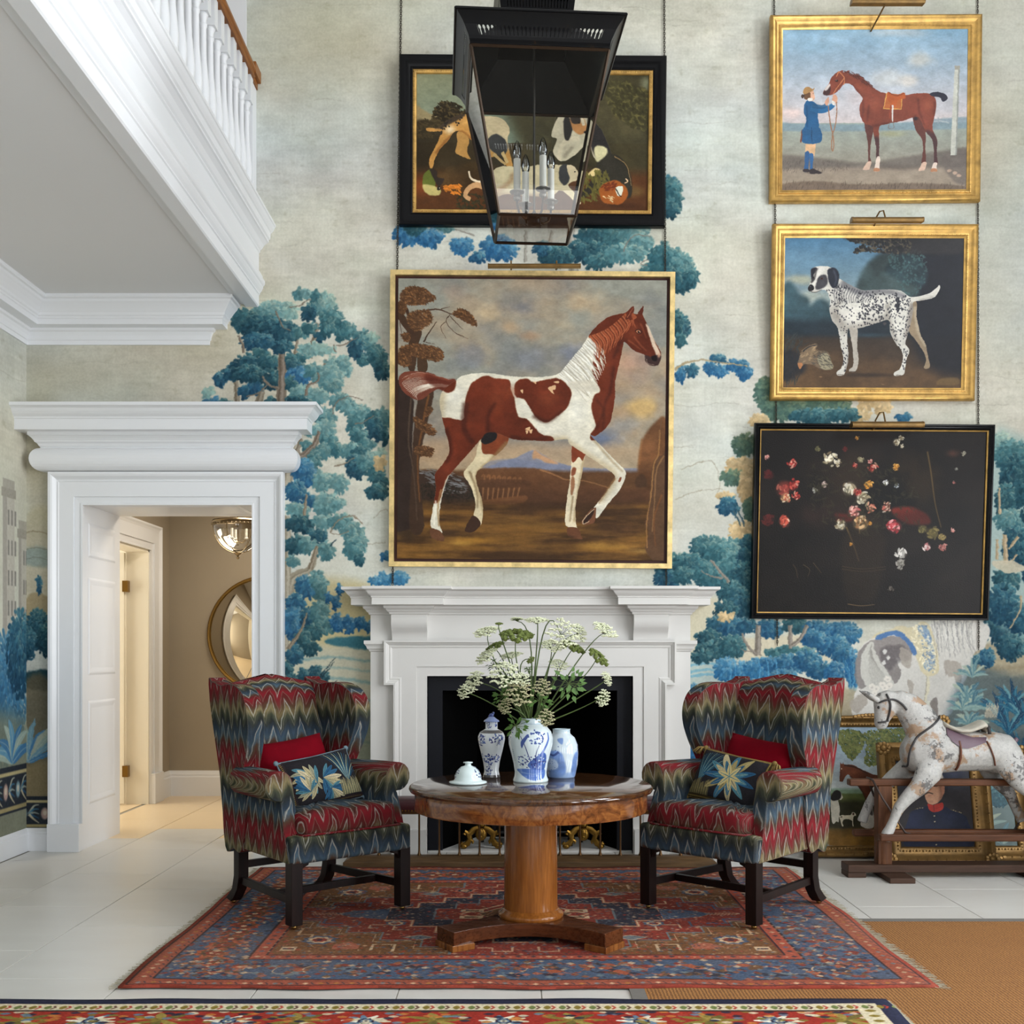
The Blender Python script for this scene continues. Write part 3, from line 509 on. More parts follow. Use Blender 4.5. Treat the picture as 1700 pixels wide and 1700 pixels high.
# ------------------------------------------------------------------ the framed pictures (each drawn in its own enlarged view)
def flick(c, P, n, cols, L, w, ang, a=.6, jit=.4):
    for k, col in enumerate(cols): c.hatch(P, n, col, L, w, ang, a, jit)
def brushed(c, p, sc=9):
    """wander every edge a little, as a brush does"""
    yy, xx = np.mgrid[0:c.H, 0:c.W]; dx = fbm(c.W, c.H, sc, sc, 3, 61) * 4 * p; dy = fbm(c.W, c.H, sc, sc, 3, 62) * 4 * p
    c.a = c.a[np.clip(np.rint(yy + dy), 0, c.H - 1).astype(int), np.clip(np.rint(xx + dx), 0, c.W - 1).astype(int)]
def canvas_wear(c, k=.02):
    c.a *= (1 + fbm(c.W, c.H, 30, 20, 4, 63) * .2 + fbm(c.W, c.H, 7, 4, 2, 64) * .1)[..., None]; brushed(c, .85, 12)
    c.a += (fbm(c.W, c.H, 3, 3, 2, 5) * k + fbm(c.W, c.H, 60, 60, 4, 6) * k * 1.5)[..., None]
def pic_skewbald():
    c = Cv(960, 1000, (148, 148, 146), (92, 100, 1535, 1605), 3)
    sky = fbm(c.W, c.H, 260, 170, 5, 21); s2 = fbm(c.W, c.H, 200, 140, 4, 22)
    a = np.array((146, 146, 134), np.float32) / 255; b = np.array((180, 152, 120), np.float32) / 255; d = np.array((118, 120, 122), np.float32) / 255
    t = np.clip(sky * 2.6 + .35, 0, 1)[..., None]; c.a[:] = a * (1 - t) + b * t; t = np.clip(s2 * 2.6 + .1, 0, 1)[..., None]; c.a[:] = c.a * (1 - .8 * t) + d * .8 * t
    for x, y, rx, ry, col, al in [(560, 290, 120, 80, (204, 176, 136), .7), (680, 350, 130, 70, (200, 166, 126), .7), (1080, 220, 130, 90, (206, 172, 130), .6), (960, 340, 90, 60, (204, 180, 142), .5), (1400, 780, 110, 80, (204, 168, 104), .75), (1340, 560, 130, 130, (190, 146, 124), .6), (760, 250, 130, 70, (112, 114, 128), .6), (480, 520, 200, 120, (118, 124, 138), .5), (820, 520, 260, 90, (126, 130, 140), .5), (420, 170, 160, 80, (180, 150, 128), .5), (1180, 960, 120, 90, (92, 108, 140), .8), (1300, 880, 120, 80, (140, 146, 150), .6), (800, 130, 300, 50, (172, 152, 128), .5), (1000, 480, 120, 60, (120, 128, 150), .5), (800, 400, 100, 40, (196, 140, 100), .4)]:
        c.blob(x, y, rx, ry, col, al, 1, .5)
    c.poly([(230, 980), (420, 960), (700, 975), (1000, 985), (1320, 990), (1560, 960), (1560, 1150), (200, 1150)], (206, 156, 112), .55, 30, col2=(190, 168, 130))
    c.poly([(620, 1090), (720, 1060), (780, 1030), (830, 1015), (880, 1040), (960, 1080), (1120, 1110), (1400, 1110), (1400, 1150), (560, 1150)], (132, 136, 154), .9, 4)
    c.poly([(830, 1015), (870, 1040), (960, 1085), (900, 1085), (850, 1060), (820, 1060)], (206, 152, 102), .8, 5)
    c.poly([(560, 1085), (700, 1062), (900, 1085), (1150, 1112), (1150, 1130), (560, 1110)], (118, 126, 150), .6, 6)
    c.rect(60, 1125, 1600, 1640, (92, 62, 40), blur=10, col2=(96, 68, 36))
    c.poly([(440, 1140), (640, 1112), (860, 1115), (960, 1150), (1040, 1180), (1200, 1210), (1560, 1230), (1560, 1300), (440, 1300)], (112, 74, 46), .95, 6, col2=(70, 46, 32)); c.stroke([(860, 1118), (950, 1150), (1000, 1172), (1110, 1180), (1250, 1220)], 8, 3, (176, 124, 80), .7, 2)
    for k in range(8): c.stroke([(545 + 28 * k, 1160 + 3 * k), (560 + 28 * k, 1150 + 2 * k), (562 + 28 * k, 1190)], 10, 10, (150, 100, 62), .6, 2); c.stroke([(556 + 28 * k, 1215), (552 + 27 * k, 1285 - 2 * k)], 9, 6, (160, 112, 72), .65, 2)
    c.poly([(520, 1180), (780, 1175), (790, 1215), (520, 1215)], (84, 56, 38), .8, 4); c.poly([(540, 1290), (780, 1260), (760, 1300), (560, 1310)], (120, 78, 48), .7, 4)
    c.poly([(200, 1140), (440, 1160), (540, 1240), (520, 1310), (300, 1330), (180, 1300)], (58, 44, 36), .95, 12); c.hatch([(210, 1120), (420, 1150), (460, 1240), (330, 1250)], 130, (126, 128, 130), 40, 5, .2, .5); c.hatch([(200, 1200), (520, 1240), (480, 1320), (220, 1320)], 260, (44, 38, 30), 24, 8, .5, .6, 1.5)
    gx = fbm(c.W, c.H, 190, 26, 4, 41); gm = np.zeros((c.H, c.W), np.float32); y0 = int((1300 - 100) * c.ky); gm[y0:] = 1; gm = boxblur(gm, 14)
    lo = np.array((64, 44, 28), np.float32) / 255; hi = np.array((134, 94, 44), np.float32) / 255; t = np.clip(gx * 2.6 + .45, 0, 1)[..., None]; g = lo * (1 - t) + hi * t; c.a[:] = c.a * (1 - gm[..., None] * .9) + g * gm[..., None] * .9
    for x, y, rx, ry, col, al in [(500, 1505, 240, 30, (176, 126, 52), .75), (420, 1520, 100, 22, (196, 150, 70), .6), (1250, 1530, 260, 30, (180, 134, 62), .7), (1420, 1555, 120, 26, (196, 156, 84), .6), (800, 1420, 300, 60, (116, 84, 42), .6), (140, 1460, 120, 90, (52, 40, 30), .8), (900, 1350, 300, 40, (76, 52, 32), .6), (1330, 1440, 120, 60, (110, 76, 46), .6)]: c.blob(x, y, rx, ry, col, al, 1, .4)
    # trees at the left
    c.poly([(40, 650), (120, 640), (180, 760), (170, 1000), (190, 1200), (240, 1430), (60, 1470), (60, 1000)], (52, 40, 34), 1, 2, sm=False); c.poly([(215, 690), (285, 700), (250, 880), (215, 1040), (210, 1150), (235, 1440), (160, 1440), (170, 1100), (180, 900)], (66, 48, 36), 1, 2)
    c.stroke([(258, 720), (225, 900), (200, 1060), (212, 1300)], 12, 6, (122, 78, 42), .8, 3); c.stroke([(165, 730), (150, 960), (180, 1150), (200, 1400)], 10, 5, (92, 74, 58), .7, 3); c.stroke([(60, 700), (70, 1000)], 20, 20, (34, 28, 28), .8, 5)
    c.poly([(140, 560), (150, 420), (120, 360), (60, 270), (70, 240), (140, 320), (160, 380), (220, 380), (200, 460), (180, 600)], (70, 50, 36), 1, 1.5); c.poly([(200, 470), (235, 480), (250, 590), (200, 590)], (74, 54, 38), 1, 1.5)
    c.stroke([(110, 220), (150, 300), (170, 400)], 14, 26, (66, 46, 34)); c.stroke([(230, 440), (250, 400), (300, 330)], 10, 3, (70, 52, 40))
    for P, w in (([(240, 270), (310, 265), (380, 290), (440, 310)], 10), ([(320, 262), (370, 250)], 5), ([(370, 290), (350, 330), (400, 390), (470, 420)], 5), ([(350, 330), (320, 360), (350, 420)], 4), ([(400, 390), (450, 410)], 3), ([(370, 300), (420, 350), (440, 370)], 4), ([(240, 440), (290, 450)], 4), ([(100, 330), (110, 400)], 5)): c.stroke(P, w, 1.5, (76, 56, 44), .95)
    for P, n in (([(100, 200), (140, 150), (220, 150), (290, 200), (250, 230), (150, 240)], 240), ([(70, 250), (130, 220), (120, 290)], 70), ([(150, 290), (250, 270), (270, 330), (190, 380), (150, 350)], 160), ([(390, 290), (430, 260), (490, 300), (510, 350), (440, 320)], 120), ([(100, 480), (190, 450), (320, 480), (320, 540), (200, 520)], 220), ([(95, 500), (150, 480), (160, 560), (100, 560)], 110), ([(110, 400), (150, 400), (140, 440)], 40), ([(180, 840), (290, 900), (280, 940), (200, 900)], 80), ([(200, 1000), (280, 1010), (270, 1050), (190, 1040)], 80), ([(250, 790), (280, 800), (240, 840)], 30)):
        flick(c, P, n, [(70, 48, 34), (108, 72, 44), (134, 92, 56), (84, 58, 38)], 22, 6, .4, .7, .9)
    # bush and stump at the right
    c.poly([(1540, 850), (1470, 870), (1410, 960), (1390, 1080), (1400, 1180), (1470, 1230), (1560, 1230)], (108, 70, 42), .95, 8, var=.4); c.poly([(1380, 1160), (1420, 1140), (1440, 1200), (1380, 1210)], (72, 50, 34), .9, 5); c.stroke([(1410, 950), (1396, 1090)], 10, 10, (150, 98, 56), .6, 6)
    c.poly([(1470, 1080), (1520, 1040), (1540, 1060), (1540, 1590), (1440, 1560), (1450, 1440), (1430, 1420), (1450, 1300)], (92, 66, 46), 1, 2); c.stroke([(1505, 900), (1500, 1030), (1475, 1090), (1462, 1250), (1440, 1410), (1445, 1540)], 9, 6, (156, 112, 66), .8, 1.5); c.stroke([(1530, 1040), (1490, 1120), (1480, 1300), (1470, 1450)], 8, 5, (150, 110, 70), .8, 2); c.stroke([(1520, 1250), (1480, 1380), (1490, 1530)], 10, 5, (120, 76, 44), .8, 2); c.stroke([(1515, 840), (1500, 950)], 4, 3, (110, 82, 60), .8)
    # the horse: far legs first
    W_, Br, Dk = (226, 220, 200), (102, 44, 26), (62, 28, 20)
    c.poly([(600, 900), (690, 950), (660, 1010), (570, 1090), (520, 1140), (520, 1190), (545, 1270), (555, 1330), (550, 1400), (530, 1425), (505, 1370), (515, 1310), (490, 1220), (450, 1150), (470, 1110), (510, 1060), (530, 980)], (222, 206, 168), 1, .8, setclip=True)
    c.poly([(540, 900), (700, 900), (690, 970), (640, 1040), (600, 1040), (550, 1030), (545, 960)], (126, 62, 36), 1, 2); c.stroke([(690, 980), (600, 1080), (530, 1150), (540, 1230), (565, 1350)], 40, 26, (150, 124, 84), .7, 8); c.stroke([(480, 1130), (520, 1240), (525, 1330)], 14, 8, (110, 84, 54), .6, 5); c.clip = None
    c.poly([(505, 1370), (540, 1400), (535, 1430), (500, 1460), (460, 1455), (465, 1425), (485, 1390)], (62, 42, 32), 1, 1)
    c.poly([(1040, 970), (1110, 1010), (1100, 1060), (1085, 1160), (1065, 1250), (1055, 1330), (1060, 1420), (1080, 1450), (1020, 1430), (1000, 1400), (1005, 1300), (1020, 1200), (1030, 1080)], (226, 212, 180), 1, .8, setclip=True)
    c.poly([(1030, 950), (1120, 1000), (1100, 1050), (1090, 1070), (1070, 1050), (1045, 1080), (1030, 1060)], (124, 58, 34), 1, 1.5); c.poly([(1035, 1110), (1055, 1110), (1050, 1145), (1030, 1150)], (124, 62, 38), .9, 2); c.poly([(1030, 1160), (1050, 1170), (1040, 1250), (1028, 1240)], (140, 84, 52), .8, 2); c.stroke([(1100, 1060), (1070, 1250), (1050, 1400)], 20, 20, (164, 136, 96), .6, 6); c.stroke([(1040, 1260), (1025, 1400)], 10, 8, (126, 98, 64), .6, 4); c.clip = None
    c.poly([(1015, 1430), (1070, 1435), (1090, 1480), (1090, 1493), (1030, 1485), (1012, 1465)], (104, 66, 44), 1, 1); c.blob(1010, 1480, 70, 14, (52, 38, 26), .6, 1)
    # tail
    c.poly([(400, 640), (340, 640), (280, 610), (190, 595), (120, 605), (95, 640), (110, 690), (150, 730), (215, 750), (270, 710), (310, 690), (350, 700)], (116, 62, 46), 1, 1)
    for k in range(90):
        u = ((k * 37) % 90) / 90; e = 96 + 150 * abs(u - .25) ** 1.3 + (k * 13) % 22; c.stroke([(395 - 20 * u, 650 + 30 * u), (300 - 20 * u, 622 + 62 * u), (200, 604 + 116 * u), (e, 632 + 116 * u)], 7, 2, [(226, 216, 196), (104, 46, 32), (232, 224, 206), (140, 76, 54), (112, 54, 38)][k % 5], .8)
    c.poly([(400, 640), (340, 638), (250, 606), (240, 640), (310, 690), (380, 700)], (92, 40, 28), .75, 8)
    # body
    body = [(395, 650), (440, 618), (520, 604), (600, 606), (700, 618), (800, 622), (900, 618), (960, 600), (1010, 555), (1060, 490), (1110, 410), (1160, 345), (1230, 295), (1310, 275), (1340, 250), (1358, 240), (1352, 272), (1380, 280), (1395, 252), (1410, 238), (1405, 280), (1430, 330), (1460, 400), (1500, 470), (1508, 510), (1490, 552), (1450, 555), (1425, 530), (1420, 500), (1360, 475), (1310, 430), (1300, 470), (1280, 560), (1262, 650), (1262, 720), (1250, 810), (1225, 880), (1160, 935), (1130, 930), (1200, 1000), (1270, 1070), (1320, 1120), (1322, 1160), (1290, 1230), (1240, 1290), (1210, 1330), (1170, 1380), (1150, 1330), (1180, 1290), (1240, 1210), (1265, 1150), (1180, 1085), (1080, 1020), (1020, 980), (1000, 955), (900, 966), (800, 962), (720, 958), (640, 930), (590, 925), (540, 960), (480, 1030), (400, 1120), (360, 1180), (330, 1290), (318, 1400), (335, 1465), (290, 1450), (272, 1420), (285, 1330), (300, 1230), (295, 1150), (340, 1090), (372, 1020), (350, 920), (330, 840), (318, 760), (335, 700)]
    c.poly(body, W_, 1, .8, setclip=True, var=.05)
    for P in ([(330, 700), (320, 860), (360, 860)], [(1000, 960), (800, 968), (700, 962)], [(980, 960), (1120, 1050), (1260, 1150), (1180, 1290)]): c.stroke(P, 46, 40, (176, 154, 112), .55, 16)
    c.blob(900, 900, 170, 60, (238, 232, 214), .8, 1); c.blob(1060, 800, 90, 140, (242, 238, 222), .9, 1); c.blob(400, 720, 70, 80, (242, 238, 222), .8, 1); c.blob(820, 760, 90, 90, (240, 236, 220), .8, 1)
    for P in ([(300, 855), (360, 845), (440, 855), (450, 800), (460, 730), (490, 660), (560, 618), (620, 632), (690, 640), (700, 690), (720, 740), (740, 830), (790, 850), (830, 890), (870, 930), (930, 945), (900, 985), (640, 985), (400, 1130), (350, 1190), (320, 1290), (280, 1290), (290, 1130), (360, 1000), (340, 920)],
              [(720, 680), (740, 640), (790, 632), (820, 650), (900, 634), (960, 630), (1010, 670), (1028, 720), (1000, 790), (950, 830), (890, 866), (830, 830), (800, 780), (770, 740), (730, 730)],
              [(330, 640), (400, 636), (398, 690), (360, 712), (330, 690)],
              [(1120, 380), (1200, 270), (1400, 200), (1540, 420), (1530, 600), (1400, 600), (1300, 500), (1290, 700), (1260, 900), (1150, 960), (1130, 930), (1160, 880), (1135, 790), (1150, 720), (1180, 690), (1140, 600), (1145, 480)]):
        c.poly(P, (206, 170, 126), .6, 6); c.poly(P, Br, 1, 2.5, var=.25)
    for x, y, rx, ry in ((700, 700, 70, 60), (620, 760, 60, 130), (900, 740, 80, 60), (1200, 560, 60, 130), (1200, 820, 50, 90), (1360, 380, 50, 70)): c.blob(x, y, rx, ry, (128, 62, 36), .5, 1)
    for P, w in (([(580, 920), (580, 830), (620, 760)], 26), ([(350, 900), (380, 1020), (350, 1090)], 30), ([(700, 950), (800, 960), (900, 950)], 30), ([(460, 760), (450, 900), (500, 980)], 40), ([(1255, 560), (1235, 700), (1210, 760), (1200, 900)], 18), ([(1310, 420), (1330, 470), (1420, 510)], 26), ([(1300, 300), (1290, 420), (1250, 520)], 26), ([(820, 830), (900, 860), (980, 800)], 24), ([(1160, 740), (1200, 800), (1160, 900)], 14)): c.stroke(P, w, w * .6, Dk, .6, 9)
    for P in ([(900, 680), (940, 665), (940, 690), (925, 690), (935, 715), (915, 700)], [(930, 648), (960, 642), (955, 655)], [(820, 648), (836, 646), (834, 660)], [(752, 694), (766, 690), (764, 712)], [(780, 900), (806, 890), (800, 910)], [(800, 910), (820, 902), (812, 926)], [(782, 910), (796, 912), (790, 930)]): c.poly(P, (226, 186, 140), .95, .8)
    c.clip = None; c.poly([(545, 955), (575, 925), (625, 925), (620, 960), (575, 985), (545, 975)], (34, 30, 30), 1, 2)
    # mane, head
    for k in range(46):
        u = k / 45; x, y = 960 + 160 * u, 605 - 195 * u; c.stroke([(x, y), (x + 60 + 10 * math.sin(k), y + 60), (x + 90 + 60 * (1 - u), y + 130 + 30 * math.sin(k * 2.1))], 15, 3, [(236, 232, 220), (200, 194, 176), (246, 244, 234), (176, 168, 148)][k % 4], .8)
    c.poly([(1130, 640), (1175, 680), (1160, 700), (1050, 690), (1010, 650)], (214, 206, 186), .8, 6)
    for k in range(34):
        u = k / 33; x, y = 1120 + 190 * u, 400 - 120 * u + 20 * math.sin(u * 3.1); c.stroke([(x, y), (x + 40 - 10 * u, y + 50), (x + 40 - 40 * u + 10 * math.sin(k), y + 130 - 30 * u)], 10, 2, [(150, 74, 44), (178, 96, 60), (110, 52, 32), (196, 116, 76)][k % 4], .75)
    c.poly([(1315, 305), (1335, 255), (1358, 240), (1355, 280), (1330, 308)], (92, 42, 28), 1, 1); c.stroke([(1325, 300), (1352, 250)], 6, 2, (168, 96, 66), .8); c.poly([(1380, 275), (1395, 252), (1410, 238), (1404, 282)], (84, 38, 26), 1, 1)
    for k in range(8): c.stroke([(1350, 278), (1370 - 3 * k, 300), (1320 + 8 * k, 330 + 4 * k)], 8, 2, [(176, 98, 62), (130, 62, 38)][k % 2], .8)
    c.poly([(1425, 335), (1440, 350), (1480, 440), (1506, 500), (1490, 520), (1478, 490), (1450, 420)], (236, 216, 190), .85, 3); c.poly([(1365, 372), (1385, 360), (1405, 376), (1385, 388)], (60, 28, 22), 1, 1); c.poly([(1372, 374), (1386, 366), (1398, 377), (1384, 384)], (196, 130, 90), .9, .8); c.blob(1386, 376, 7, 7, (24, 14, 14), 1, .3); c.blob(1389, 373, 2.5, 2.5, (250, 240, 230), 1, .3)
    c.poly([(1422, 500), (1450, 510), (1475, 500), (1508, 505), (1492, 552), (1450, 556), (1424, 530)], (58, 42, 40), .95, 3); c.poly([(1455, 508), (1480, 502), (1486, 530), (1465, 530)], (26, 18, 18), 1, 2); c.stroke([(1430, 520), (1438, 545), (1470, 553)], 4, 3, (150, 130, 116), .7); c.blob(1495, 500, 12, 22, (222, 170, 138), .8, 1)
    for P in ([(1360, 400), (1400, 450), (1430, 480)], [(1395, 330), (1430, 410)], [(1330, 420), (1400, 470)]): c.stroke(P, 8, 4, (176, 98, 66), .5, 4)
    # near fore hoof and hind hoof
    c.poly([(1165, 1325), (1160, 1395), (1130, 1412), (1095, 1412), (1090, 1395), (1130, 1340), (1150, 1325)], (116, 74, 52), 1, 1); c.poly([(1150, 1330), (1110, 1375), (1095, 1405), (1110, 1408), (1150, 1360)], (54, 36, 28), 1, 1); c.stroke([(1155, 1330), (1100, 1385), (1098, 1410), (1130, 1395)], 4, 3, (226, 200, 164), .9)
    c.poly([(275, 1440), (330, 1460), (346, 1508), (300, 1502), (272, 1480)], (104, 68, 46), 1, 1); c.stroke([(300, 1290), (292, 1420)], 10, 8, (250, 244, 226), .7, 3); c.stroke([(330, 1230), (312, 1320), (318, 1430)], 12, 8, (166, 130, 84), .7, 3); c.poly([(1290, 1160), (1302, 1158), (1296, 1180), (1286, 1180)], (124, 60, 36), .9, 1)
    c.stroke([(1270, 1160), (1180, 1300)], 12, 8, (150, 118, 80), .6, 4); c.stroke([(1150, 960), (1240, 1060), (1310, 1130)], 16, 10, (150, 124, 86), .5, 6)
    canvas_wear(c); c.a *= .95; return c
def pic_groom():
    c = Cv(700, 590, (150, 178, 196), (230, 192, 1362, 1145), 4)
    c.rect(200, 180, 1400, 760, (126, 164, 190), col2=(206, 192, 190)); sk = fbm(c.W, c.H, 200, 120, 4, 8); m = np.zeros((c.H, c.W), np.float32); m[:int(c.H * .56)] = 1; c.a += (np.clip(sk * 1.6, 0, 1) * .22 * m)[..., None] * np.array((1, .95, .88), np.float32)
    for x, y, rx, ry, col, a in [(900, 210, 260, 40, (200, 204, 204), .6), (1060, 380, 110, 60, (206, 202, 190), .7), (880, 480, 150, 60, (204, 204, 200), .6), (1010, 500, 90, 50, (230, 220, 208), .7), (700, 600, 160, 90, (206, 190, 190), .6), (300, 680, 120, 50, (226, 196, 186), .6), (480, 300, 200, 60, (140, 178, 200), .5), (1250, 650, 200, 60, (190, 190, 196), .6)]: c.blob(x, y, rx, ry, col, a, 1, .4)
    c.rect(200, 745, 1400, 1160, (150, 160, 150), col2=(140, 124, 106)); c.poly([(200, 735), (330, 748), (800, 752), (1100, 730), (1380, 715), (1380, 780), (200, 790)], (120, 144, 156), .8, 5)
    c.poly([(220, 930), (700, 980), (900, 960), (1380, 900), (1380, 1010), (220, 1020)], (92, 82, 76), .75, 10); c.poly([(200, 1030), (700, 1010), (1380, 1030), (1380, 1160), (200, 1160)], (150, 134, 116), .8, 10); c.poly([(220, 1110), (450, 1090), (700, 1110), (1100, 1105), (1380, 1130), (1380, 1170), (200, 1170)], (98, 80, 66), .8, 6); c.hatch([(220, 1090), (700, 1100), (1370, 1110), (1370, 1150), (220, 1150)], 160, (80, 66, 54), 26, 4, -1.3, .6); c.hatch([(220, 950), (600, 980), (600, 1030), (220, 1030)], 120, (80, 70, 62), 20, 3, -1.3, .5)
    c.poly([(1210, 950), (1380, 900), (1380, 1100), (1280, 1090)], (98, 88, 82), .7, 8); 
    for x, y in ((1255, 1030), (1315, 1060), (1290, 1045)): c.blob(x, y, 20, 13, (196, 164, 140), .8, .6)
    c.blob(900, 810, 130, 30, (160, 156, 110), .6, 1); c.stroke([(1160, 740), (1200, 735), (1250, 750)], 10, 8, (196, 200, 200), .6, 3); c.rect(1180, 715, 1190, 750, (150, 160, 166), a=.7)
    c.poly([(1282, 415), (1312, 410), (1300, 940), (1262, 940)], (198, 198, 186), 1, 1, sm=False); c.poly([(1304, 420), (1314, 412), (1302, 940), (1292, 940)], (140, 142, 136), .8, 1, sm=False); c.rect(1282, 408, 1314, 432, (160, 156, 144))
    # groom
    c.blob(420, 1035, 80, 16, (70, 60, 52), .7, 1)
    for x in (388, 418): c.poly([(x - 12, 860), (x + 16, 860), (x + 12, 935), (x - 12, 935)], (214, 170, 126), 1, 1)
    c.poly([(372, 920), (398, 920), (392, 1000), (388, 1030), (366, 1032), (370, 980)], (36, 76, 122), 1, 1); c.poly([(396, 930), (422, 930), (418, 1000), (422, 1020), (400, 1030), (402, 980)], (40, 86, 136), 1, 1); c.poly([(402, 1020), (430, 1018), (470, 1036), (468, 1044), (404, 1046)], (44, 36, 38), 1, 1); c.poly([(362, 1018), (390, 1018), (400, 1034), (362, 1034)], (44, 36, 38), 1, 1)
    c.poly([(362, 770), (455, 770), (468, 855), (358, 860)], (30, 80, 124), 1, 1); c.poly([(372, 620), (405, 610), (445, 640), (448, 700), (450, 775), (372, 775), (380, 720), (362, 680)], (28, 82, 128), 1, 1); c.poly([(352, 780), (340, 850), (350, 850)], (110, 60, 44), 1, 1)
    c.stroke([(405, 650), (460, 668), (510, 660), (545, 635)], 44, 26, (34, 94, 142)); c.stroke([(410, 640), (470, 650), (545, 628)], 10, 6, (80, 140, 180), .6, 3); c.stroke([(410, 640), (480, 650), (500, 630)], 26, 20, (26, 74, 116), .8); c.stroke([(410, 770), (412, 855)], 3, 3, (16, 40, 70)); c.stroke([(380, 640), (385, 770)], 10, 10, (20, 60, 98), .7, 4); c.poly([(545, 575), (566, 590), (562, 622), (545, 632), (535, 612)], (214, 158, 128), 1, 1); c.poly([(490, 620), (512, 590), (516, 620), (500, 640)], (206, 150, 122), 1, 1); c.poly([(535, 612), (552, 622), (546, 640), (534, 632)], (226, 222, 214), 1, 1)
    c.poly([(395, 560), (418, 552), (428, 580), (424, 604), (400, 612)], (216, 166, 136), 1, 1); c.poly([(365, 568), (396, 556), (402, 600), (384, 606), (364, 600)], (96, 64, 40), 1, 1); c.poly([(356, 565), (368, 535), (395, 530), (416, 542), (424, 536), (422, 548), (400, 560), (372, 572)], (164, 122, 72), 1, 1); c.poly([(352, 574), (344, 590), (356, 598), (366, 580)], (60, 46, 40), 1, 1); c.poly([(384, 600), (412, 596), (412, 612), (392, 614)], (226, 220, 210), 1, 1); c.blob(418, 568, 4, 2.4, (60, 40, 34), 1, .4)
    for P in ([(512, 640), (520, 720), (540, 810)], [(562, 620), (562, 720), (544, 800)], [(540, 790), (532, 880), (540, 910), (546, 880), (540, 800)]): c.stroke(P, 6, 6, (150, 104, 74))
    # the bay
    B, Dk, Hi = (124, 58, 42), (62, 34, 34), (160, 84, 58)
    c.blob(970, 1010, 240, 26, (84, 74, 66), .6, 1)
    c.poly([(1030, 700), (1100, 740), (1110, 830), (1108, 900), (1112, 980), (1100, 1000), (1085, 985), (1095, 900), (1085, 840), (1050, 790)], (92, 48, 40), 1, 1); c.poly([(735, 740), (790, 760), (775, 860), (770, 940), (778, 985), (760, 1000), (758, 930), (752, 850)], (86, 46, 40), 1, 1)
    for x, y, X, Y in ((762, 985, 745, 1025), (1100, 990, 1085, 1030)): c.poly([(x - 8, y - 8), (x + 16, y - 8), (X + 22, Y - 6), (X + 14, Y), (X - 16, Y), (X - 10, Y - 20)], (206, 172, 150), 1, 1)
    bay = [(500, 580), (480, 572), (488, 545), (515, 510), (530, 475), (560, 448), (600, 432), (605, 445), (640, 434), (636, 455), (690, 460), (740, 495), (790, 540), (840, 565), (900, 575), (980, 580), (1060, 570), (1130, 574), (1165, 600), (1172, 650), (1160, 720), (1150, 780), (1180, 850), (1178, 920), (1184, 990), (1164, 1000), (1160, 920), (1150, 850), (1105, 790), (1070, 720), (1040, 712), (960, 735), (860, 755), (825, 770), (825, 860), (826, 960), (830, 990), (808, 990), (806, 900), (790, 800), (780, 765), (730, 745), (705, 690), (705, 640), (722, 600), (690, 560), (655, 520), (610, 512), (580, 545), (540, 575)]
    c.poly(bay, B, 1, .8, setclip=True, var=.1)
    c.blob(800, 640, 60, 60, Hi, .5, 1); c.blob(1120, 640, 50, 60, Hi, .6, 1); c.blob(940, 700, 120, 40, (112, 50, 36), .6, 1); c.blob(700, 530, 50, 30, Hi, .4, 1)
    for P, w in (([(650, 515), (700, 570), (725, 630), (720, 720)], 16), ([(780, 765), (840, 755), (1000, 730), (1050, 700)], 18), ([(1060, 600), (1070, 680), (1100, 760)], 14), ([(690, 470), (760, 520), (830, 560)], 12), ([(760, 640), (750, 740)], 14), ([(1165, 620), (1160, 740)], 12)): c.stroke(P, w, w * .6, (84, 36, 30), .6, 5)
    for P in ([(770, 840), (830, 840), (830, 960), (800, 960)], [(1090, 800), (1190, 830), (1190, 980), (1150, 980)]): c.poly(P, (58, 36, 40), .85, 10)
    c.clip = None
    for x, y, X, Y in ((818, 950, 810, 1032), (1168, 985, 1160, 1035)): c.poly([(x - 8, y), (x + 12, y), (X + 18, Y - 30), (X + 16, Y), (X - 18, Y + 2), (X - 12, Y - 20)], (220, 200, 184), 1, 1); c.poly([(X - 14, Y - 16), (X + 16, Y - 16), (X + 18, Y), (X - 18, Y + 2)], (176, 120, 84), 1, 1)
    c.poly([(1130, 575), (1170, 562), (1215, 572), (1244, 600), (1215, 622), (1190, 596), (1150, 590)], (40, 40, 52), 1, 1); c.blob(1045, 722, 18, 14, (40, 30, 36), .9, .6)
    c.poly([(480, 574), (492, 545), (520, 520), (525, 560), (510, 580)], (52, 34, 34), .9, 3); c.poly([(488, 545), (516, 512), (524, 522), (500, 552)], (226, 216, 210), .9, 2); c.blob(562, 493, 12, 9, (40, 26, 26), 1, .5); c.blob(558, 489, 3, 3, (220, 210, 200), .9, .5)
    for P in ([(575, 440), (608, 475), (604, 520)], [(608, 478), (570, 530), (540, 572)], [(575, 440), (560, 470)]): c.stroke(P, 6, 5, (196, 118, 74))
    c.hatch([(600, 440), (700, 460), (800, 545), (760, 530), (680, 480)], 60, (70, 34, 28), 24, 4, .7, .7)
    c.poly([(870, 568), (962, 580), (958, 665), (850, 665)], (176, 92, 46), 1, 1, sm=False); c.stroke([(868, 570), (850, 662), (958, 664), (962, 590)], 7, 7, (208, 156, 76), sm=False); c.poly([(875, 562), (900, 575), (940, 578), (975, 566), (982, 600), (940, 610), (920, 650), (890, 630), (872, 600)], (178, 84, 40), 1, 1); c.stroke([(880, 565), (930, 585), (978, 570)], 5, 5, (120, 56, 34)); c.stroke([(905, 640), (905, 740)], 10, 8, (206, 200, 194)); c.stroke([(890, 745), (880, 775), (912, 778), (908, 745)], 4, 4, (120, 112, 106)); c.stroke([(895, 640), (888, 720)], 8, 8, (140, 60, 40))
    canvas_wear(c, .03); c.a = c.a * .93 + .05; return c
